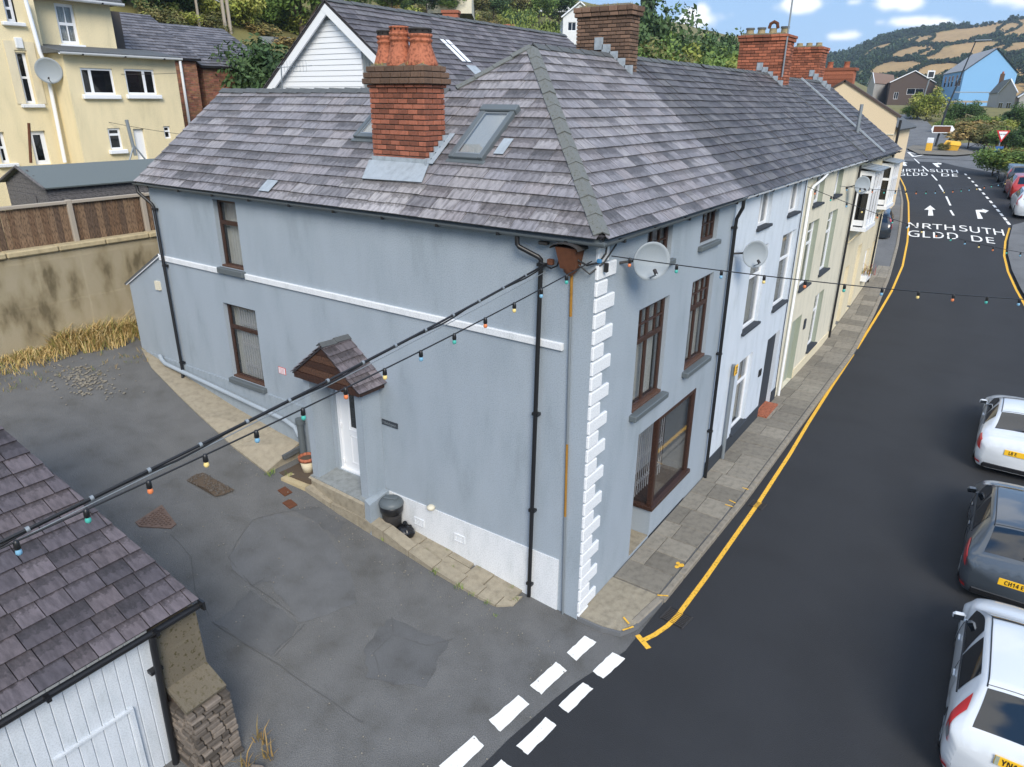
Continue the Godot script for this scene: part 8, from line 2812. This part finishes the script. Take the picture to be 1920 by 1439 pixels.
func cars() -> void:
	var paint := func(key: String, c: Color) -> StandardMaterial3D:
		var m := sm(key, c, 0.32)
		m.clearcoat_enabled = true; m.clearcoat = 0.9; m.clearcoat_roughness = 0.05
		return m
	var white: StandardMaterial3D = paint.call("car_white", rgb(214, 219, 223))
	var grey: StandardMaterial3D = paint.call("car_grey", rgb(78, 86, 94))
	grey.metallic = 0.35
	var red: StandardMaterial3D = paint.call("car_red", rgb(172, 38, 36))
	var dark: StandardMaterial3D = paint.call("car_dark", rgb(40, 48, 56))
	var silver: StandardMaterial3D = paint.call("car_silver", rgb(150, 160, 170))
	var cg := sm("car_glass", rgb(22, 27, 32), 0.05)
	cg.metallic_specular = 0.7
	var lr := sm("lamp_red", rgb(196, 30, 32), 0.18)
	lr.clearcoat_enabled = true; lr.clearcoat = 1.0
	sm("plate", rgb(242, 190, 40), 0.5)
	var g := "cars parked along the street"
	var hatch := {"ra": 1.24, "fa": -1.25, "side": [[1.24, 0.37, -0.12], [0.33, -0.66, -0.3]], "rear": [1.84, 1.4], "front": [-0.3, -1.0], "lamp": [1.95, 1.74, 1.62, 2.8, -0.24], "clear": [1.93, 1.8, 1.66, 1.95], "handles": [0.62, -0.35], "mirror": -0.72, "seams": [0.42, -0.75], "plate": [0.79, 2.008, 0.12], "text": "YN14", "shift": -0.08, "flag": true}
	car("white hatchback parked nearest, with red tail lamps and yellow plate", Vector3(6.56, 0.0, -2.02), 0.0, HATCH, white, hatch, g)
	var h2 := hatch.duplicate()
	h2.erase("flag"); h2.erase("clear")
	h2.text = "CH14 E"; h2.shift = -0.03
	h2.lamp = [1.95, 1.55, 1.6, 2.02]
	h2.plate = [0.62, 2.012, 0.05]
	var H2 := []
	for q in HATCH: H2.append([q[0] * 1.08, q[1] * 1.03, q[2] * 1.035, q[3] * 1.03, q[4] * 1.03, q[5] * 1.0, q[6] * 0.99, q[7] * 0.985])
	h2.ra = 1.34; h2.fa = -1.33
	h2.plate = [0.62, 2.155, 0.05]
	h2.rear = [1.96, 1.5]
	h2.lamp = [2.11, 1.62, 1.62, 2.15, -0.1]
	car("dark grey hatchback parked between the two white cars", Vector3(6.47, 0.0, -6.95), 0.0, H2, grey, h2, g)
	var cp := {"ra": 1.38, "fa": -1.4, "side": [[1.25, 0.55, -0.1], [0.5, -0.45, -0.35]], "rear": [1.66, 1.02], "front": [-0.1, -0.9], "lamp": [2.27, 1.95, 1.5, 2.3, -0.08], "handles": [0.1], "mirror": -0.55, "seams": [0.4, -0.7], "plate": [0.72, 2.318, 0.08], "text": "L8 E", "shift": -0.1}
	car("white coupe parked ahead of the dark grey hatchback", Vector3(6.36, 0.0, -13.15), 0.0, COUPE, white, cp, g)
	# bay parking farther up
	for q in [[on_road(5.85, -46.6), white, "white car in the far parking bay, nearest of three", 0.1, 1.12], [on_road(5.25, -53.1), red, "red car in the far parking bay between white and dark cars", 0.14, 1.08], [on_road(4.7, -58.6), dark, "dark car at the far end of the parking bay", 0.2, 1.1]]:
		var c := car(q[2], q[0], q[3], HATCH if q[1] != dark else H2, q[1], hatch, "cars in the far parking bay", false)
		c.rotation.x = 0.06
		c.scale = Vector3.ONE * q[4]
	car("dark car parked on the footway beyond the bay windows", at_far([-0.845, -36.198]) + Vector3(-0.55, 0.09, -1.2), 0.12, HATCH, dark, hatch, "", false).rotation.x = 0.09
	for q in [[Vector3(-49.585, 12.530, -333.244), silver, "pale car in the far car park, leftmost"], [Vector3(-43.877, 10.245, -316.447), red, "orange-red car in the far car park"], [Vector3(-42.760, 9.799, -347.989), silver, "silver car in the far car park behind the dark one"], [Vector3(-40.751, 8.999, -359.051), dark, "dark car in the far car park beside the railing"]]:
		car(q[2], q[0] + Vector3(0, 0.3, 0), 1.2, HATCH, q[1], hatch, "cars in the far car park", false)

# ---------------------------------------------------------------- small things
func small_things() -> void:
	# terracotta pot by the porch
	var t := thing("plant_pot", "terracotta plant pot with whitened body beside the porch", "pot", Vector3(-6.78, 1.07, 0.34))
	var p := t.position
	var st := mb()
	lathe(st, p, [[0.0, 0.0], [0.12, 0.0], [0.165, 0.27], [0.15, 0.27]], 22)
	obj("body", st, M.cream2, t)
	st = mb()
	lathe(st, p, [[0.165, 0.27], [0.19, 0.272], [0.195, 0.36], [0.175, 0.362], [0.165, 0.3], [0.0, 0.3]], 22)
	obj("rim", st, M.terracotta, t)
	st = mb()
	lathe(st, p, [[0.16, 0.305], [0.0, 0.315]], 16)
	obj("compost", st, M.soil, t)
	# dustbin with a liner, and a black sack
	t = thing("dustbin", "dark grey plastic dustbin with domed lid and black liner by the white plinth", "bin", Vector3(-4.36, 0.38, 0.22))
	p = t.position
	st = mb()
	lathe(st, p, [[0.000, 0.000], [0.173, 0.000], [0.221, 0.600], [0.216, 0.624]], 24)
	obj("body", st, M.iron, t)
	st = mb()
	lathe(st, p, [[0.216, 0.432], [0.240, 0.480], [0.243, 0.564], [0.248, 0.636], [0.216, 0.648]], 17)
	obj("liner", st, M.black, t)
	st = mb()
	lathe(st, p, [[0.254, 0.636], [0.259, 0.666], [0.227, 0.720], [0.130, 0.768], [0.000, 0.780]], 24)
	var lid := obj("lid", st, M.gutter, t)
	st = mb()
	cbox(st, p + Vector3(0, 0.785, 0), Vector3(0.3, 0.03, 0.14), 0.012, Basis(Vector3.UP, 0.4))
	obj("handle", st, M.gutter, lid)
	st = mb(true)
	var ns := FastNoiseLite.new(); ns.seed = 9; ns.frequency = 3.2
	sack(st, Vector3(-3.98, 0.5, 0.24), Vector3(0.21, 0.15, 0.17), ns)
	var bag := obj("rubbish_sack", st, sm("sack", rgb(24, 24, 27), 0.28))
	tag(bag, "black plastic rubbish sack lying beside the dustbin", "rubbish bag")
	# name plate by the porch
	t = thing("name_plate", "small dark slate name plate with pale lettering right of the porch", "sign", Vector3(-4.47, 2.73, 0.01))
	st = mb()
	cbox(st, Vector3(-4.47, 2.73, 0.014), Vector3(0.43, 0.115, 0.024), 0.003)
	obj("plate", st, M.navy, t)
	words("lettering", "Y Bwlchgwyn", 0.055, Vector3(-4.47, 2.73, 0.028), Basis.IDENTITY, M.galv, t, Vector2(0.86, 1.0), 0.003)
	# red and white notice near the window
	t = thing("wall_notice", "small white notice with red border and red lines beside the lower window", "notice", Vector3(-7.75, 3.14, 0.0))
	st = mb()
	bx(st, -7.87, -7.63, 3.06, 3.22, 0.0, 0.01)
	obj("border", st, sm("noticered", rgb(206, 92, 88), 0.7), t)
	st = mb()
	bx(st, -7.855, -7.645, 3.072, 3.208, 0.0102, 0.013)
	obj("sheet", st, M.upvc, t)
	st = mb()
	for i in 4: bx(st, -7.83, -7.67, 3.09 + i * 0.03, 3.1 + i * 0.03, 0.0132, 0.0145)
	obj("print", st, M.noticered, t)
	# rusty supply box under the eaves
	t = thing("supply_box", "rusty brown electricity supply box with curved hood under the corner eaves", "electric box", Vector3(-0.37, 6.5, 0.1))
	st = mb()
	hull8(st, [Vector3(-0.5, 6.47, 0.2), Vector3(-0.26, 6.47, 0.2), Vector3(-0.26, 6.47, 0.0), Vector3(-0.5, 6.47, 0.0), Vector3(-0.56, 6.8, 0.27), Vector3(-0.2, 6.8, 0.27), Vector3(-0.2, 6.8, 0.0), Vector3(-0.56, 6.8, 0.0)])
	obj("case", st, M.rust, t)
	st = mb()
	lathe(st, Vector3(-0.38, 6.36, 0.1), [[0.04, 0.0], [0.1, 0.06], [0.11, 0.115]], 12)
	obj("cable_entry", st, M.rust, t)
	st = mb()
	var arc := []
	for i in 9: arc.append([cos(PI * i / 8), sin(PI * i / 8)])
	for i in 8:
		var a := Vector3(-0.38 + arc[i][0] * 0.24, 6.79 + arc[i][1] * 0.09, 0.33); var b := Vector3(-0.38 + arc[i + 1][0] * 0.24, 6.79 + arc[i + 1][1] * 0.09, 0.33)
		slab(st, [a, b, b + Vector3(0, 0, -0.33), a + Vector3(0, 0, -0.33)], Vector3(0, 1, 0), 0.015)
	obj("hood", st, M.iron, t)
	# small camera and cable clutter at the corner
	t = thing("cable_bracket", "tangle of black cables and clamps on the corner under the gutter", "bracket", Vector3(0.05, 6.6, -0.3))
	st = mb()
	tube(st, [Vector3(-0.24, 6.62, 0.14), Vector3(-0.1, 6.55, 0.1), Vector3(0.06, 6.6, 0.02), Vector3(0.1, 6.72, -0.1), Vector3(0.08, 6.9, -0.16)], 0.016, 6)
	obj("cable", st, M.black, t)
	st = mb()
	tube(st, [Vector3(-0.22, 6.55, 0.14), Vector3(-0.06, 6.42, 0.08), Vector3(0.08, 6.58, -0.1), Vector3(0.1, 6.8, -0.42), Vector3(0.06, 6.92, -0.5)], 0.014, 6)
	obj("cable", st, M.black, t)
	st = mb()
	tube(st, [Vector3(-0.9, 6.5, 0.14), Vector3(-0.72, 6.42, 0.1), Vector3(-0.6, 6.48, 0.12), Vector3(-0.55, 6.62, 0.12)], 0.014, 6)
	obj("cable", st, M.black, t)
	st = mb()
	cbox(st, Vector3(0.1, 6.5, -0.14), Vector3(0.06, 0.14, 0.06), 0.01)
	obj("clamp", st, M.black, t)
	st = mb()
	cbox(st, Vector3(0.06, 6.62, 0.02), Vector3(0.07, 0.06, 0.05), 0.01)
	obj("clamp", st, sm("bluetape", rgb(60, 128, 176), 0.6), t)
	st = mb()
	cbox(st, Vector3(-0.73, 6.52, 0.1), Vector3(0.1, 0.09, 0.08), 0.01)
	obj("insulator", st, M.rust, t)
	t = thing("floodlight", "small bracket lamp high on the side wall beside the supply box", "lamp", Vector3(-0.85, 6.78, 0.08))
	st = mb()
	cbox(st, Vector3(-0.85, 6.8, 0.12), Vector3(0.16, 0.05, 0.1), 0.012)
	obj("head", st, M.iron, t)
	st = mb()
	tube(st, [Vector3(-0.85, 6.78, 0.0), Vector3(-0.85, 6.78, 0.1)], 0.012, 6)
	obj("arm", st, M.iron, t)
	# dishes
	dish("satellite_dish", "light grey satellite dish on the street face of the grey house", Vector3(0.4, 6.5, -1.02), Vector3(0.72, 0.05, 0.7), 0.3, Vector3(0.0, 6.45, -0.78))
	dish("satellite_dish", "blue-grey satellite dish on the white terrace house", Vector3(0.4, 5.7, -6.66), Vector3(0.72, 0.05, 0.7), 0.3, Vector3(0.0, 5.68, -6.5))
	dish("satellite_dish", "rust-stained satellite dish on the cream terrace house", Vector3(0.42, 6.2, -18.5), Vector3(0.72, 0.05, 0.7), 0.3, Vector3(0.0, 6.1, -18.2))
	# yellow warning plate on the grey pipe
	t = thing("warning_plate", "small yellow plate on top of the grey pipe by the white house", "sign", Vector3(0.12, 2.62, -7.5))
	st = mb()
	cbox(st, Vector3(0.13, 2.62, -7.5), Vector3(0.02, 0.26, 0.2), 0.004)
	obj("plate", st, M.paint_yellow, t)
	st = mb()
	for i in 3: bx(st, 0.1405, 0.142, 2.53 + i * 0.07, 2.56 + i * 0.07, -7.43, -7.57)
	obj("print", st, M.iron, t)
	# flowers in a window
	t = thing("window_box", "window box of yellow and red flowers on the bay-windowed house", "window box", Vector3(0.1, 1.5, -26.05))
	st = mb()
	box(st, t.position, Vector3(0.3, 0.25, 1.1))
	obj("trough", st, M.upvc, t)
	st = mb()
	var r := RandomNumberGenerator.new(); r.seed = 15
	blades(st, t.position + Vector3(0, 0.1, 0), 60, 0.4, 0.45, [rgb(190, 150, 60), rgb(150, 60, 50), rgb(90, 110, 50)], r)
	obj("flowers", st, M.leaf, t)

func sack(st: SurfaceTool, c: Vector3, s: Vector3, ns: FastNoiseLite) -> void:
	var n := 22; var m := 14
	var at := func(i: int, j: int) -> Vector3:
		var a := TAU * i / n; var b := PI * j / m - PI * 0.5
		var d := Vector3(cos(a) * cos(b), sin(b), sin(a) * cos(b))
		var k := 1.0 + 0.28 * ns.get_noise_3d(d.x * 0.8, d.y * 0.3, d.z * 0.8) + 0.05 * sin(a * 9.0) * maxf(0.0, d.y)
		var o: Vector3 = d * k * s
		o.y = maxf(o.y, -s.y * 0.8)
		return c + o
	for i in n:
		for j in m:
			quad(st, at.call(i, j), at.call(i, j + 1), at.call(i + 1, j + 1), at.call(i + 1, j))
	st.set_smooth_group(-1)
	tube(st, [c + Vector3(0, s.y * 0.9, 0), c + Vector3(0.02, s.y * 1.5, 0.02)], 0.02, 6, 0.05)

# ---------------------------------------------------------------- overhead cables and festoon lights
func sagging(a: Vector3, b: Vector3, sag: float, n: int) -> Array:
	var p := []
	for i in n + 1:
		var t := float(i) / n
		p.append(a.lerp(b, t) - Vector3(0, sag * 4.0 * t * (1.0 - t), 0))
	return p

func festoon(label: String, a: Vector3, b: Vector3, sag: float, spots: Array, first := 0) -> void:
	var t := thing("festoon_string", label, "string lights", a, 0.0, "festoon strings across the street")
	var st := mb()
	tube(st, sagging(a, b, sag, 40), 0.009, 6)
	obj("cable", st, M.black, t)
	var cols := ["bulb_orange", "bulb_green", "bulb_blue", "bulb_cream"]
	var i := first
	for s in spots:
		var p: Vector3 = a.lerp(b, s) - Vector3(0, sag * 4.0 * s * (1.0 - s), 0)
		st = mb()
		lathe(st, p + Vector3(0, -0.075, 0), [[0.02, 0.0], [0.027, 0.01], [0.024, 0.06], [0.016, 0.085], [0.0, 0.09]], 10)
		var h := obj("lamp_holder", st, M.black, t)
		st = mb()
		lathe(st, p + Vector3(0, -0.145, 0), [[0.0, 0.012], [0.018, 0.018], [0.027, 0.035], [0.025, 0.055], [0.017, 0.072]], 12)
		obj("bulb", st, M[cols[i % 4]], h)
		i += 1

func cables() -> void:
	for q in [["bulb_orange", rgb(226, 132, 84)], ["bulb_green", rgb(78, 178, 166)], ["bulb_blue", rgb(126, 176, 206)], ["bulb_cream", rgb(240, 214, 140)]]:
		var m := sm(q[0], q[1], 0.25)
		m.backlight_enabled = true; m.backlight = Color(0.3, 0.3, 0.3)
	# thick service cable from the corner over the lane
	var a := Vector3(-0.76, 6.5, 0.16)
	var b := Vector3(-1.314, 5.481, 7.605)
	var e := a + (b - a) * 1.25
	var t := thing("service_cable", "thick black service cable slung from the supply box over the lane", "cable", a)
	var pts := sagging(a, e, 0.1, 36)
	var st := mb()
	tube(st, pts, 0.016, 8)
	obj("cable", st, M.black, t)
	st = mb()
	var twist := []
	for i in pts.size(): twist.append(pts[i] + Vector3(0.0, -0.012 - 0.03 * maxf(0.0, sin(i * 0.9)), 0.012))
	tube(st, twist, 0.011, 6)
	obj("cable", st, M.black, t)
	for i in 17:
		st = mb()
		var c: Vector3 = pts[2 + i * 2]
		tube(st, [c, c + (e - a).normalized() * 0.03], 0.026, 8)
		obj("tie", st, M.galv, t)
	st = mb()
	tube(st, sagging(a + Vector3(0, -0.12, 0.02), e + Vector3(0, -0.07, 0.02), 0.06, 30), 0.006, 5)
	obj("catenary_wire", st, M.galv, t)
	# coloured bulbs under it, from the corner
	var fa := Vector3(-0.02, 6.62, 0.1)
	var fb := Vector3(-1.271, 5.454, 7.628)
	var fe := fa + (fb - fa) * 1.2
	var sp := []
	for i in 15: sp.append(0.062 + i * 0.0585)
	festoon("string of coloured bulbs hung beside the thick cable over the lane", fa, fe, 0.12, sp, 1)
	# across the street from the corner
	var c0 := Vector3(0.12, 6.66, -0.25)
	var c1 := Vector3(5.442, 5.492, -6.790)
	var ce := c0 + (c1 - c0) * 1.2
	sp = []
	for i in 12: sp.append(0.03 + i * 0.0795)
	festoon("string of coloured bulbs crossing the street from the grey house corner", c0, ce, 0.1, sp, 0)
	var g0 := Vector3(0.1, 6.66, -12.1)
	var g1 := Vector3(5.509, 4.615, -17.917)
	sp = []
	for i in 16: sp.append(0.03 + i * 0.062)
	festoon("string of coloured bulbs crossing from the cream terrace house, the lower one", g0, g0 + (g1 - g0) * 1.1, 0.22, sp, 0)
	var k0 := Vector3(0.1, 6.3, -16.6)
	var k1 := Vector3(4.070, 5.423, -33.011)
	sp = []
	for i in 18: sp.append(0.03 + i * 0.055)
	festoon("string of coloured bulbs farthest up the street, level with the bay windows", k0, k0 + (k1 - k0) * 1.12, 0.3, sp, 2)
	# thin telephone wires before the yellow house
	for q in [[Vector3(-25.894, 2.911, -0.709), Vector3(-20.834, 7.557, -6.450), "upper-garden telephone wire drooping before the yellow house", Vector3(-27.359, 9.133, -2.726)], [Vector3(-27.566, 10.009, -3.010), Vector3(-21.328, 9.656, -7.130), "telephone wire stretched level across the yellow house", Vector3(-27.566, 10.009, -3.010)]]:
		st = mb()
		tube(st, sagging(q[3], q[1], 0.2, 16), 0.008, 5)
		tag(obj("telephone_wire", st, M.iron), q[2], "wire", "telephone wires")
